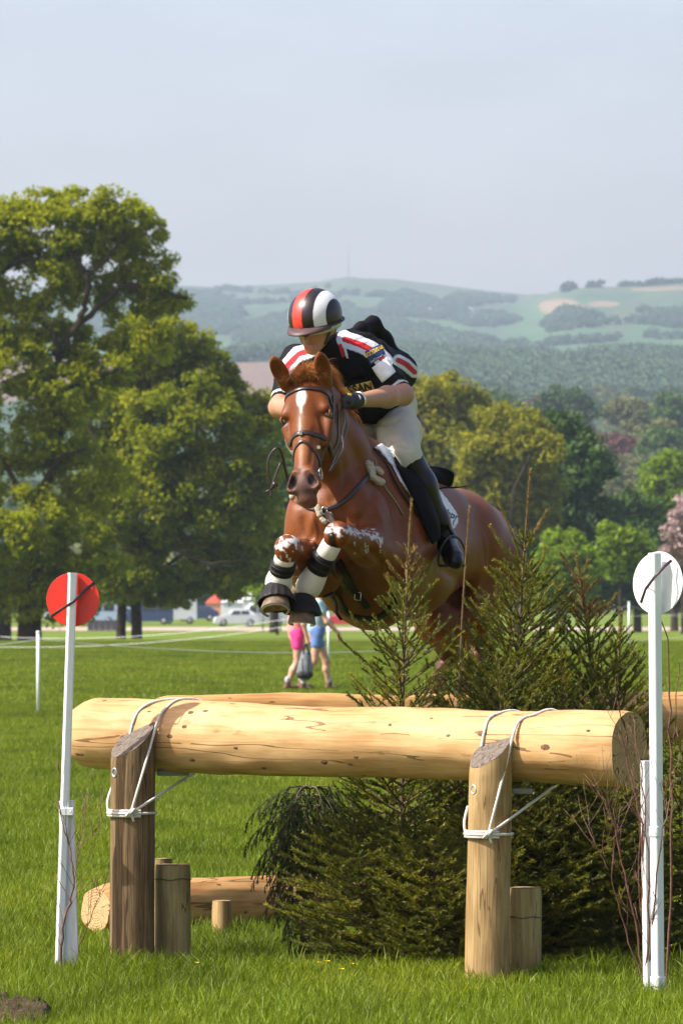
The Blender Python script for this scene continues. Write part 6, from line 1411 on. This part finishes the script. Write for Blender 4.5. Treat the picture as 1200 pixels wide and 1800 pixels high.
# wrist watch
wt = empty('wrist_watch', R_(629,703,25.66), 'steel wrist watch with white dial on the rider left wrist', 'watch'); wd = (WRL-ELL).normalized(); wc = R_(630,703,25.665)
m_ = MB(); u = wd.orthogonal().normalized(); w_ = wd.cross(u); m_.tube([wc+(u*math.cos(a)+w_*math.sin(a))*.0355 for a in [i*.2618 for i in range(25)]], .005, 6); m_.build('bracelet', M_BRASS, wt)
fc = wc+Vector((-.006,-.040,.008)); m_ = MB(); disc(m_, fc, .017, Vector((-.15,-1,.25)), .006, 24); m_.build('case', M_BRASS, wt, False, .001)
m_ = MB(); disc(m_, fc+Vector((-.0006,-.0042,.001)), .013, Vector((-.15,-1,.25)), .001, 24); dl2 = m_.build('dial', M_WHT, wt, False); m_ = MB(); m_.box(fc+Vector((0,-.0055,.005)), (.0015,.001,.009)); m_.box(fc+Vector((.003,-.0055,.001)), (.007,.001,.0015)); m_.build('hands', M_BLKP, dl2, False)
# helmet : silk with stripes, grey peak
helm = empty('riding_helmet', HC, 'skull cap with red, black and white striped silk and grey peak', 'helmet')
he = SDF(.01); he.ell(K(0,-.008,.012), (.120,.138,.124), FM, .01)
v, f = he.mesh(.0026, clip=lambda X, Y, Z: -((X-HC.x)*hu.x+(Y-HC.y)*hu.y+(Z-HC.z)*hu.z+.022-((X-HC.x)*hf.x+(Y-HC.y)*hf.y+(Z-HC.z)*hf.z)*.12))
q = (v-np.array(K(0,-.008,.012))); n_ = np.stack([q@FM[0]/.112, q@FM[1]/.130, q@FM[2]/.118], 1); n_ /= np.linalg.norm(n_, axis=1)[:,None]; al = np.degrees(np.arccos(np.clip(n_[:,0]*.96+n_[:,2]*-.0-n_[:,1]*-.0, -1, 1)))
dk = (.014,.006,.007); rd = (.66,.045,.028); wt_ = (.66,.66,.68)
ch_ = np.tile(np.array(dk), (len(v),1)); ch_[(al > 38) & (al < 64)] = wt_; ch_[(al > 88) & (al < 115)] = rd; ch_[(al > 138) & (al < 158)] = wt_
seam = np.zeros(len(v)); 
for s_ in (38,64,88,115,138,158): ch_[np.abs(al-s_) < .9] *= .55
link('silk', mesh_np('silk', v, f, attrs={'coat': ('POINT', np.concatenate([ch_, np.ones((len(v),1))],1))}), coat_mat('helmet_silk', rough=.38, bs=.12, scale=(50,50,50), var=.03, spec=.5), helm)
def hrim(th, extra, dz=0.0, fw=0.0):
    c_, s_ = math.cos(th), math.sin(th); a_ = .120+extra; b_ = .138+extra; f_ = c_*b_-.008; return K(s_*a_, f_+fw*max(0, c_)**1.5, -.018+dz+.12*f_*1.0)
m_ = MB(); m_.tube([hrim(i*2*math.pi/48, .001, -.004) for i in range(49)], .0055, 8); m_.build('rim_band', M_BLKP, helm)
# grey shell lower band + peak
m_ = MB(); n1 = 40; vs = []
for q_, (ex, dz) in enumerate(((-.004,.0),(-.002,-.020),(-.012,-.038),(-.02,-.036),(-.012,0))):
    for i in range(n1+1): th = -1.75+3.5*i/n1; vs.append(hrim(th, ex, dz*(.55+.45*math.cos(th/1.9))))
m_.add(vs, [(q_*(n1+1)+i, q_*(n1+1)+i+1, (q_+1)*(n1+1)+i+1, (q_+1)*(n1+1)+i) for q_ in range(4) for i in range(n1)]); M_GREYP = simple('grey_peak', (.36,.40,.36), .5); gb = m_.build('shell_band', M_GREYP, helm)
m_ = MB(); vs = []
for q_, (k_, dz) in enumerate(((0,0),(.35,.0),(.7,-.004),(1.0,-.012),(1.0,-.017),(.7,-.010),(0,-.010))):
    for i in range(31): th = -1.15+2.3*i/30; vs.append(hrim(th, 0, dz, .058*k_))
m_.add(vs, [(q_*31+i, q_*31+i+1, (q_+1)*31+i+1, (q_+1)*31+i) for q_ in range(6) for i in range(30)]); m_.build('peak', simple('dark_maroon_peak', (.060,.028,.028), .55), helm)
c = K(.004,.118,-.030); m_ = MB(); e1 = hs; e2 = (hu+hf*.1).normalized(); rg = [c+hf*.010+e1*math.cos(a*.3927)*.027+e2*math.sin(a*.3927)*.0125+hf*(-.022*abs(math.cos(a*.3927))**2*.35) for a in range(16)]; m_.add([c+hf*.012]+rg+[p-hf*.01 for p in rg], [(0, 1+j, 1+(j+1)%16) for j in range(16)]+[(1+j, 17+j, 17+(j+1)%16, 1+(j+1)%16) for j in range(16)]); bdg = m_.build('badge', M_BLKP, gb)
cu = bpy.data.curves.new('lettering', 'FONT'); cu.body = 'KEP'; cu.align_x = 'CENTER'; cu.align_y = 'CENTER'; cu.size = .020; cu.offset = .0003; ob = bpy.data.objects.new('l', cu); me = bpy.data.meshes.new_from_object(ob); bpy.data.objects.remove(ob)
for q_ in me.vertices: q_.co = c+hf*.0135+e1*q_.co.x*.95+e2*q_.co.y*.8
link('lettering', me, M_GREYP, bdg)
for s in (-1,1):
    m_ = MB(); m_.strap(spline([K(.088*s,.02,-.02), K(.080*s,.03,-.06), K(.058*s,.05,-.10), K(.02*s,.075,-.138)], 4), .016, .003, hs*s); m_.strap(spline([K(.088*s,-.05,-.02), K(.085*s,-.01,-.07), K(.058*s,.05,-.10)], 4), .013, .003, hs*s); m_.build('chin_strap', simple('strap_black', (.02,.018,.02), .6), helm)
# stirrups and leathers
for (an, to, sg, lab) in ((ANL, TOL, 1, 'steel stirrup iron under the visible boot'), (ANR, TOR, -1, 'stirrup iron on the far side of the horse')):
    ball = an.lerp(to,.70)+Vector((0,-.01,-.050)); st_ = empty('stirrup', ball, lab, 'stirrup', 'stirrups'); w = .062; fwd = (to-an).normalized(); lt = Vector((1,0,0)); lt = (lt-fwd*lt.dot(fwd)).normalized(); up_ = lt.cross(fwd)
    if up_.z < 0: up_ = -up_
    b0 = ball-up_*.012
    m_ = MB(); m_.tube(spline([b0-lt*w, b0-lt*w*1.05+up_*.05, b0-lt*w*.6+up_*.12, b0+up_*.145, b0+lt*w*.6+up_*.12, b0+lt*w*1.05+up_*.05, b0+lt*w], 4), .0055, 7); m_.build('arch', M_DARKSTEEL, st_); m_ = MB(); m_.box(b0, (2*w,.032,.012)); m_.build('tread', M_RUB, st_, False, .003)
    m_ = MB(); m_.strap([b0+up_*.145, an.lerp(P(735,860,26.45) if sg > 0 else P(600,860,26.5), .5)+Vector((.045*sg,0,0)), P(728,850,26.42) if sg > 0 else P(600,850,26.5)], .024, .004, Vector((sg,-.4,0))); m_.build('stirrup_leather', M_SADDLE, st_)
# whip
m_ = MB(); m_.tube(spline([P(766,861,26.5), P(780,857,26.5), P(800,857,26.5), P(818,855,26.5)], 4), [.0045]*9+[.003]*4, 6); tag(m_.build('whip', M_BLACKL), 'thin black whip end sticking out behind the rider boot', 'whip')
# pad logo
pv = [tuple(v_) for v_ in V.tolist()]
cu_ = text_on(bvh, 'bpr', 790, 908, 12, 22, .0155, M_BLKP, pad, bold=.02); text_on(bvh, 'f', 792, 921, 9, 12, .0155, M_BLKP, pad)
# ------------------------------------------------------------------ rope fence across the park
M_POSTW = simple('white_fence_post', (.72,.78,.76), .5, .05, 12); M_CORD = simple('white_cord', (.70,.72,.72), .6)
fence_posts = [(-260,60,1.15,'white rope post off to the far left'),(67,73.8,1.05,'white rope post standing nearest, at the left behind the red disc'),(716.5,0,0,'')]
def rpost(x, D, h, lab, r=.022):
    g = G(x, D); root = empty('rope_post', g, lab, 'post', 'white rope posts'); m_ = MB(); m_.tube([g+Vector((0,0,-.05)), g+Vector((0,0,h))], r, 12); m_.build('stake', M_POSTW, root); m_ = MB(); m_.tube([g+Vector((0,0,h)), g+Vector((0,0,h+.02)), g+Vector((0,0,h+.03))], [r*1.2,r*1.2,r*.6], 12); m_.build('cap', M_POSTW, root); return g+Vector((0,0,h-.08))
a = rpost(-330, 66, 1.1, 'white rope post just off the left edge')
b = rpost(67, 73.8, 1.05, 'white rope post standing nearest, at the left behind the red disc')
c = rpost(1300, 150, 1.3, 'white rope post beyond the right edge')
c2 = rpost(1105, 172, 1.32, 'white rope post in the distance just left of the white disc', .028)
d = rpost(577, 128, 1.13, 'white rope post between the two walkers and the horse girth', .026)
e = rpost(-700, 150, 1.1, 'far rope post off the left side')
def cord(p, q, sag, lab, r=.005):
    n = 24; m_ = MB(); m_.tube([p.lerp(q, i/n)+Vector((0,0,-sag*4*(i/n)*(1-i/n))) for i in range(n+1)], r, 6); return tag(m_.build('fence_rope', M_CORD), lab, 'rope', 'white ropes of the park fence')
cord(a, b, .10, 'white rope running off left from the nearest rope post')
mid = P(640, 1141, 100); cord(b, P(690,1143,98), .10, 'white rope running right from the nearest rope post past the walkers'); cord(P(690,1143,98), P(1260,1113,150), .10, 'white rope crossing the grass behind the spruces to the right edge')
cord(P(-200,1100,160), P(560,1078,150), .5, 'upper far rope passing in front of the parked cars', .0055); cord(P(-200,1126,160), P(560,1092,150), .4, 'lower far rope passing in front of the twin trunks', .0055)
cord(P(560,1078,128), c2, .6, 'upper rope from the middle post to the right post', .005); cord(c2, P(1300,1072,180), .3, 'rope leaving the right distant post towards the edge', .005); cord(P(860,1062,175), P(1300,1070,180), .3, 'lower rope behind the white disc', .005)
# ------------------------------------------------------------------ two walkers
def walker(x, D, H, face, lab, shorts, top, hip_sw, arm, bag=False):
    g = G(x, D); s = H/1.7; root = empty('person', g, lab, 'person', None); fr = Vector(face).normalized(); lt = Vector((-fr.y, fr.x, 0)); q = lambda f, l, u: g+fr*f*s+lt*l*s+Vector((0,0,u*s))
    b_ = SDF(.04); legs = []
    for sg, sw in ((1, hip_sw), (-1, -hip_sw)):
        hip = q(0,.09*sg,.88); kn = q(sw*.45+.06,.09*sg,.48); an = q(sw*.95-.02,.09*sg,.09+.03*(sw < 0)); b_.chain([hip, kn], [.088*s,.058*s]); b_.chain([kn, kn.lerp(an,.35)-fr*.015, an], [.056*s,.056*s,.036*s], .03); b_.cap(an, an+fr*.13*s+Vector((0,0,-.05*s)), .036*s, .030*s, .02); legs.append((hip, kn, an))
    b_.chain([q(0,0,.93), q(.01,0,1.12), q(.0,0,1.36)], [.135*s,.125*s,.135*s], .06); b_.cap(q(0,-.17,1.40), q(0,.17,1.40), .055*s, .055*s, .05); b_.cap(q(.0,0,1.42), q(.02,0,1.52), .052*s, .05*s, .03); b_.ell(q(.035,0,1.60), (.080*s,.095*s,.115*s)); b_.cap(q(.12,0,1.60), q(.135,0,1.575), .012, .012, .01)
    hands = []
    for sg, (f1, f2) in ((1, arm[0]), (-1, arm[1])):
        sh_ = q(0,.19*sg,1.39); el = q(f1,.23*sg,1.10); wr_ = q(f2,.22*sg,.86 if f2 < .2 else .92); b_.chain([sh_, el, wr_], [.050*s,.042*s,.028*s], .03); hd = wr_+Vector((0,0,-.06*s))+fr*.01; b_.cap(wr_, hd, .028*s, .034*s, .015)
        for k in range(4): b_.chain([hd+fr*(-.03+.02*k)*s, hd+fr*(-.03+.021*k)*s+Vector((0,0,-.045*s)), hd+fr*(-.028+.02*k)*s+Vector((0,0,-.075*s))-lt*.015*sg], [.011,.010,.008], .004)
        b_.chain([hd+fr*.03*s, hd+fr*.05*s+Vector((0,0,-.03*s))], [.012,.010], .005); hands.append(hd)
    v_, f_ = b_.mesh(.013); link('body', mesh_np('body', v_, f_, attrs={'coat': ('POINT', grad_paint(v_, (.56,.33,.22), []))}), M_SKIN, root)
    c_ = SDF(.05); c_.k = .03; c_.cap(q(0,-.05,.95), q(0,.05,.95), .128*s, .128*s)
    for hip, kn, an in legs: c_.chain([hip, hip.lerp(kn,.36)], [.100*s,.092*s])
    v_, f_ = c_.mesh(.013); link('shorts', mesh_np('shorts', v_, f_), shorts, root)
    c_ = SDF(.05); c_.chain([q(0,0,1.00), q(.01,0,1.14), q(.0,0,1.34)], [.150*s,.140*s,.150*s]); c_.cap(q(0,-.17,1.37), q(0,.17,1.37), .068*s, .068*s)
    for sg, (f1, f2) in ((1, arm[0]), (-1, arm[1])): c_.chain([q(0,.19*sg,1.39), q(f1*.4,.215*sg,1.26)], [.068*s,.062*s])
    v_, f_ = c_.mesh(.013); link('top', mesh_np('top', v_, f_), top, root)
    c_ = SDF(.03); c_.ell(q(.005,0,1.635), (.098*s,.105*s,.11*s)); c_.ell(q(.13,0,1.56), (.09*s,.09*s,.12*s), None, .02, True); v_, f_ = c_.mesh(.013); link('hair', mesh_np('hair', v_, f_), simple('brown_hair', (.12,.07,.035), .7), root)
    for hip, kn, an in legs:
        c_ = SDF(.02); c_.cap(an+Vector((0,0,.0)), an+Vector((0,0,.03)), .050*s, .052*s); c_.cap(an+Vector((0,0,-.045*s))-fr*.03, an+fr*.17*s+Vector((0,0,-.055*s)), .045*s, .036*s); v_, f_ = c_.mesh(.012); link('boot', mesh_np('boot', v_, f_), simple('brown_walking_boot', (.13,.065,.035), .8), root)
        c_ = SDF(.02); c_.cap(an+Vector((0,0,.03)), an+Vector((0,0,.09)), .046*s, .046*s); v_, f_ = c_.mesh(.012); link('sock', mesh_np('sock', v_, f_), simple('grey_sock', (.35,.38,.42), .9), root)
    return hands, q
M_PINK = simple('bright_pink_shorts', (.72,.035,.22), .8, .15, 12, .6, .02); M_DENIM = simple('blue_denim_shorts', (.10,.19,.42), .85, .2, 12, .5, .01); M_TEAL = simple('pale_teal_top', (.30,.45,.48), .8, .1, 10); M_CORAL = simple('coral_top', (.62,.22,.20), .8, .1, 10); M_PURP = simple('dark_red_top', (.25,.05,.09), .8)
hands, q_ = walker(521, 89.5, 1.66, (.95,.25,0), 'walker in bright pink shorts carrying a grey rucksack, back partly turned', M_PINK, M_CORAL, .16, ((.0,.03),(.06,.12)))
hands2, q2_ = walker(556, 90.6, 1.70, (.97,.18,0), 'walker in blue denim shorts striding right, hand swinging forward', M_DENIM, M_TEAL, .25, ((-.12,-.05),(.13,.32)))
# rucksack
hb_ = P(538, 1128, 89.2); rk = empty('rucksack', P(536,1198,89.2), 'grey rucksack with dark base hanging from the hand of the walker in pink shorts', 'rucksack')
s_ = SDF(.03); s_.cap(P(538,1152,89.2), P(536,1180,89.2), .085, .12, None, False, ((0,1,0), 1.5)); s_.cap(P(536,1172,89.2), P(535,1184,89.2), .11, .12, None, False, ((0,1,0), 1.4)); v_, f_ = s_.mesh(.01); link('bag_body', mesh_np('bag_body', v_, f_), simple('grey_pack_cloth', (.17,.19,.20), .85, .2, 12, .4, .01), rk)
s_ = SDF(.03); s_.cap(P(534,1186,89.2), P(537,1186,89.2), .118, .118, None, False, ((0,0,1), 1.5)); v_, f_ = s_.mesh(.01); link('bag_base', mesh_np('bag_base', v_, f_), simple('black_pack_base', (.02,.02,.025), .8), rk)
m_ = MB(); m_.strap(spline([P(533,1150,89.1), P(537,1132,89.1), P(543,1150,89.1)], 4), .03, .01, Vector((0,-1,0))); m_.strap(spline([P(531,1158,89.07), P(532,1175,89.05), P(533,1190,89.07)], 4), .02, .01, Vector((0,-1,0))); m_.strap(spline([P(541,1158,89.07), P(542,1175,89.05), P(541,1190,89.07)], 4), .02, .01, Vector((0,-1,0))); m_.build('straps', simple('black_strap', (.02,.02,.02), .8), rk)
# ------------------------------------------------------------------ vehicles
M_GLASS = simple('car_glass', (.03,.04,.05), .08, .1, 2, 0, spec=.8); M_TYRE = simple('tyre', (.02,.02,.02), .8); M_RIM = simple('wheel_rim', (.5,.5,.52), .35, metal=.8); M_TAIL2 = simple('tail_light', (.45,.02,.02), .3); M_HEADL = simple('headlight', (.7,.72,.72), .15)
def car(x, D, yaw, paint, lab, kind='saloon', L=4.3, Wd=1.74, name='parked_car', cat='car'):
    g = G(x, D); root = empty(name, g, lab, cat, 'cars parked beyond the path'); R = Matrix.Rotation(yaw, 3, 'Z'); T = lambda p: g+R @ Vector(p)
    if kind == 'van': low = [(-.5,.30),(-.5,.95),(-.49,1.0),(-.20,1.05),(.5,1.05),(.5,.30)]; roof = [(-.44,1.02),(-.30,1.75),(-.22,1.95),(.47,1.98),(.495,1.9),(.5,1.04)]
    elif kind == 'box': low = [(-.5,.45),(-.5,1.0),(.5,1.0),(.5,.45)]; roof = [(-.49,1.0),(-.47,2.35),(-.4,2.5),(.42,2.5),(.49,2.3),(.5,1.0)]
    else: low = [(-.5,.28),(-.505,.55),(-.48,.74),(-.28,.88),(-.20,.93),(.30,.97),(.46,.96),(.50,.80),(.505,.45),(.48,.28)]; roof = [(-.23,.91),(-.08,1.36),(.02,1.44),(.20,1.44),(.30,1.36),(.44,.96)]
    def loft(prof, w0, w1, z0, z1, nm, mt):
        m_ = MB(); n = len(prof); secs = []
        for yk, inset in ((-1,.06),(-.93,0),(.93,0),(1,.06)):
            sec = []
            for px_, pz in prof:
                wz = w0+(w1-w0)*max(0,min(1,(pz-z0)/(z1-z0))); sec.append(T((px_*L*(1-inset*.15), yk*wz*Wd/2*(1 if abs(yk) < 1 else 1.0), pz-(inset*.4 if pz > (z0+z1)/2 else 0))))
            secs += sec
        m_.add(secs, [(a*n+i, a*n+(i+1)%n, (a+1)*n+(i+1)%n, (a+1)*n+i) for a in range(3) for i in range(n)]+[tuple(range(n)), tuple(range(4*n-1,3*n-1,-1))]); return m_.build(nm, mt, root, True)
    z1 = max(p[1] for p in roof); z0 = min(p[1] for p in roof)
    bdy = loft(low, 1.0, .97, .3, 1.0, 'body', paint); rf = loft(roof, .95, .76 if kind == 'saloon' else .93, z0, z1, 'cabin', paint); 
    for o in (bdy, rf):
        for p_ in o.data.polygons: p_.use_smooth = False
        b_ = o.modifiers.new('bevel', 'BEVEL'); b_.width = .05; b_.segments = 2; b_.limit_method = 'ANGLE'; b_.angle_limit = .5
    for sg in (-1,1):
        if kind == 'box': rects = [(-.30,-.05,1.35,1.95),(.08,.33,1.35,1.95)]
        elif kind == 'van': rects = [(-.33,-.18,1.15,1.75),(-.14,.14,1.15,1.75),(.18,.44,1.15,1.75)]
        else: rects = [(-.155,.075,.97,1.33),(.095,.30,.97,1.33)]
        for (xa, xb, za, zb) in rects:
            wa = lambda z: (.95+( (.76 if kind == 'saloon' else .93)-.95)*((z-z0)/(z1-z0)))*Wd/2*sg+.012*sg
            xa2 = xa+(.075 if kind == 'saloon' and xa < 0 else 0); xb2 = xb-(.03 if kind == 'saloon' and xb > .2 else 0)
            m_ = MB(); f0 = [T((xa*L, wa(za), za)), T((xb*L, wa(za), za)), T((xb2*L, wa(zb), zb)), T((xa2*L, wa(zb), zb))]; inn = R @ Vector((0,-.04*sg,0)); m_.add(f0+[p+inn for p in f0], [(0,1,2,3),(7,6,5,4),(0,4,5,1),(1,5,6,2),(2,6,7,3),(3,7,4,0)]); m_.build('window', M_GLASS, root, False)
        for xw in (-.31,.31):
            c = T((xw*L, sg*(Wd/2-.09), .31)); ax = R @ Vector((0,1,0)); m_ = MB(); m_.tube([c-ax*.10, c-ax*.085, c+ax*.085, c+ax*.10], [.27,.31,.31,.27], 24); w_ = m_.build('wheel', M_TYRE, root); m_ = MB(); m_.tube([c+ax*sg*.095, c+ax*sg*.115], [.20,.17], 16); m_.build('rim', M_RIM, w_)
        m_ = MB(); m_.box(T((-.497*L, sg*Wd*.36, .66)), (.10,.34,.14), R); m_.build('headlight', M_HEADL, root, False, .02); m_ = MB(); m_.box(T((.497*L, sg*Wd*.38, .80)), (.08,.26,.20), R); m_.build('tail_light', M_TAIL2, root, False, .02)
    if kind != 'box':
        for (xa, za, xb, zb) in (((roof[0][0], roof[0][1]+.03, roof[1][0], roof[1][1]-.05), (roof[-1][0], roof[-1][1]+.03, roof[-2][0], roof[-2][1]-.05))):
            sg = -1 if xa < 0 else 1; m_ = MB(); ws = .40*Wd
            f0 = [T((xa*L+sg*.02, -ws, za)), T((xa*L+sg*.02, ws, za)), T((xb*L+sg*.02, ws*.85, zb)), T((xb*L+sg*.02, -ws*.85, zb))]; inn = R @ Vector((-.05*sg,0,0)); m_.add(f0+[p+inn for p in f0], [(0,1,2,3),(7,6,5,4),(0,4,5,1),(1,5,6,2),(2,6,7,3),(3,7,4,0)]); m_.build('windscreen' if sg < 0 else 'rear_window', M_GLASS, root, False)
    return root
M_SILV = simple('silver_paint', (.62,.64,.66), .3, .03, 2, 0, metal=.15); M_NAVY = simple('navy_paint', (.03,.05,.12), .3, .03, 2, 0); M_LBLU = simple('pale_blue_paint', (.38,.48,.62), .3, .03, 2, 0); M_REDP = simple('red_paint', (.55,.03,.03), .3, .03, 2, 0); M_CREAM = simple('caravan_white', (.55,.58,.60), .4, .03, 2, 0)
car(415, 485, .12, M_SILV, 'silver saloon car parked beyond the path left of the horse hooves', L=3.7, Wd=1.75)
car(262, 500, .05, M_NAVY, 'dark blue van seen between the twin trunks and the caravan', 'van', 4.2)
car(315, 505, .05, M_CREAM, 'grey white caravan parked right of the dark blue van', 'box', 3.0, 2.1, 'caravan', 'caravan')
car(168, 505, .1, M_LBLU, 'pale blue people carrier just right of the red disc pole', 'van', 3.6, 1.8)
car(207, 512, .1, M_LBLU, 'pale blue car mostly hidden behind the twin trunks', 'saloon', 3.9)
car(603, 480, .1, M_REDP, 'red car partly hidden behind the walker in denim shorts', 'saloon', 4.0)
car(462, 488, .2, M_CREAM, 'white van behind the horse front hooves', 'van', 3.9)
car(345, 530, .1, M_NAVY, 'dark car in the tree shade between the caravan and the red marquee', 'saloon', 4.0)
car(120, 520, .0, M_CREAM, 'white van in the shade behind the red disc', 'van', 4.4)
# white tent, red marquee, dark screens, hurdles
def tent(x, D, w, h, ro, mt, lab, name, cat):
    g = G(x, D); root = empty(name, g, lab, cat); m_ = MB(); m_.box(g+Vector((0,0,h/2)), (w,w,h)); m_.build('wall', mt[0], root, False, .03); m_ = MB(); z = h; e = w*.56
    m_.add([g+Vector(v_) for v_ in ((-e,-e,z),(e,-e,z),(e,e,z),(-e,e,z),(0,0,z+ro))], [(0,1,4),(1,2,4),(2,3,4),(3,0,4),(3,2,1,0)]); m_.build('roof', mt[1], root, False); return root
M_TENTW = simple('tent_canvas', (.68,.70,.72), .8, .05, 1); M_TENTR = simple('red_canvas', (.50,.07,.04), .8, .1, 1); M_BRICK = simple('orange_cloth', (.60,.30,.20), .8)
tent(408, 508, 1.9, 1.9, .8, (M_TENTW, M_TENTW), 'small white tent behind the silver car', 'tent', 'tent')
tent(378, 540, 1.7, 1.6, .9, (M_BRICK, M_TENTR), 'small red topped marquee in the tree shade left of the white tent', 'marquee', 'tent')
tent(442, 520, 2.0, 2.1, .7, (M_TENTW, M_TENTW), 'white tent just left of the horse hooves', 'tent', 'tent')
g = G(180, 440); sc = empty('screen', g, 'low dark panel screen on the grass beside the twin trunks', 'screen')
for i in range(5): m_ = MB(); m_.box(g+Vector(((i-2)*.46,0,.42)), (.44,.05,.84)); m_.build('panel', simple('dark_screen', (.035,.035,.045), .8) if i == 0 else bpy.data.materials['dark_screen'], sc, False)
for x_, lab in ((462,'thin steel hurdle post left of the dark trunk behind the hooves'),(493,'thin steel hurdle post under the horse hooves')):
    g = G(x_, 405); m_ = MB(); m_.tube([g, g+Vector((0,0,1.15))], .05, 8); tag(m_.build('steel_post', M_DARKSTEEL), lab, 'post', 'thin steel posts by the path')
g = G(477, 400); m_ = MB(); m_.tube([g, g+Vector((0,0,1.3))], [.18,.13], 10); tag(m_.build('tree_stump', M_BARK), 'dark stumpy trunk under the horse front hooves beyond the rope', 'stump')
# ------------------------------------------------------------------ haze
t = NT('haze_air'); vp = t.n('ShaderNodeVolumePrincipled'); vp.inputs['Color'].default_value = (.70,.86,1.0,1)
vp.inputs['Density'].default_value = 1.5e-4; vp.inputs['Anisotropy'].default_value = .35
t.l(vp.outputs[0], t.out.inputs['Volume'])
m_ = MB(); m_.box((0, 3100, 150), (5400, 7400, 430)); tag(m_.build('haze', t.m, smooth=False), kind='stuff')
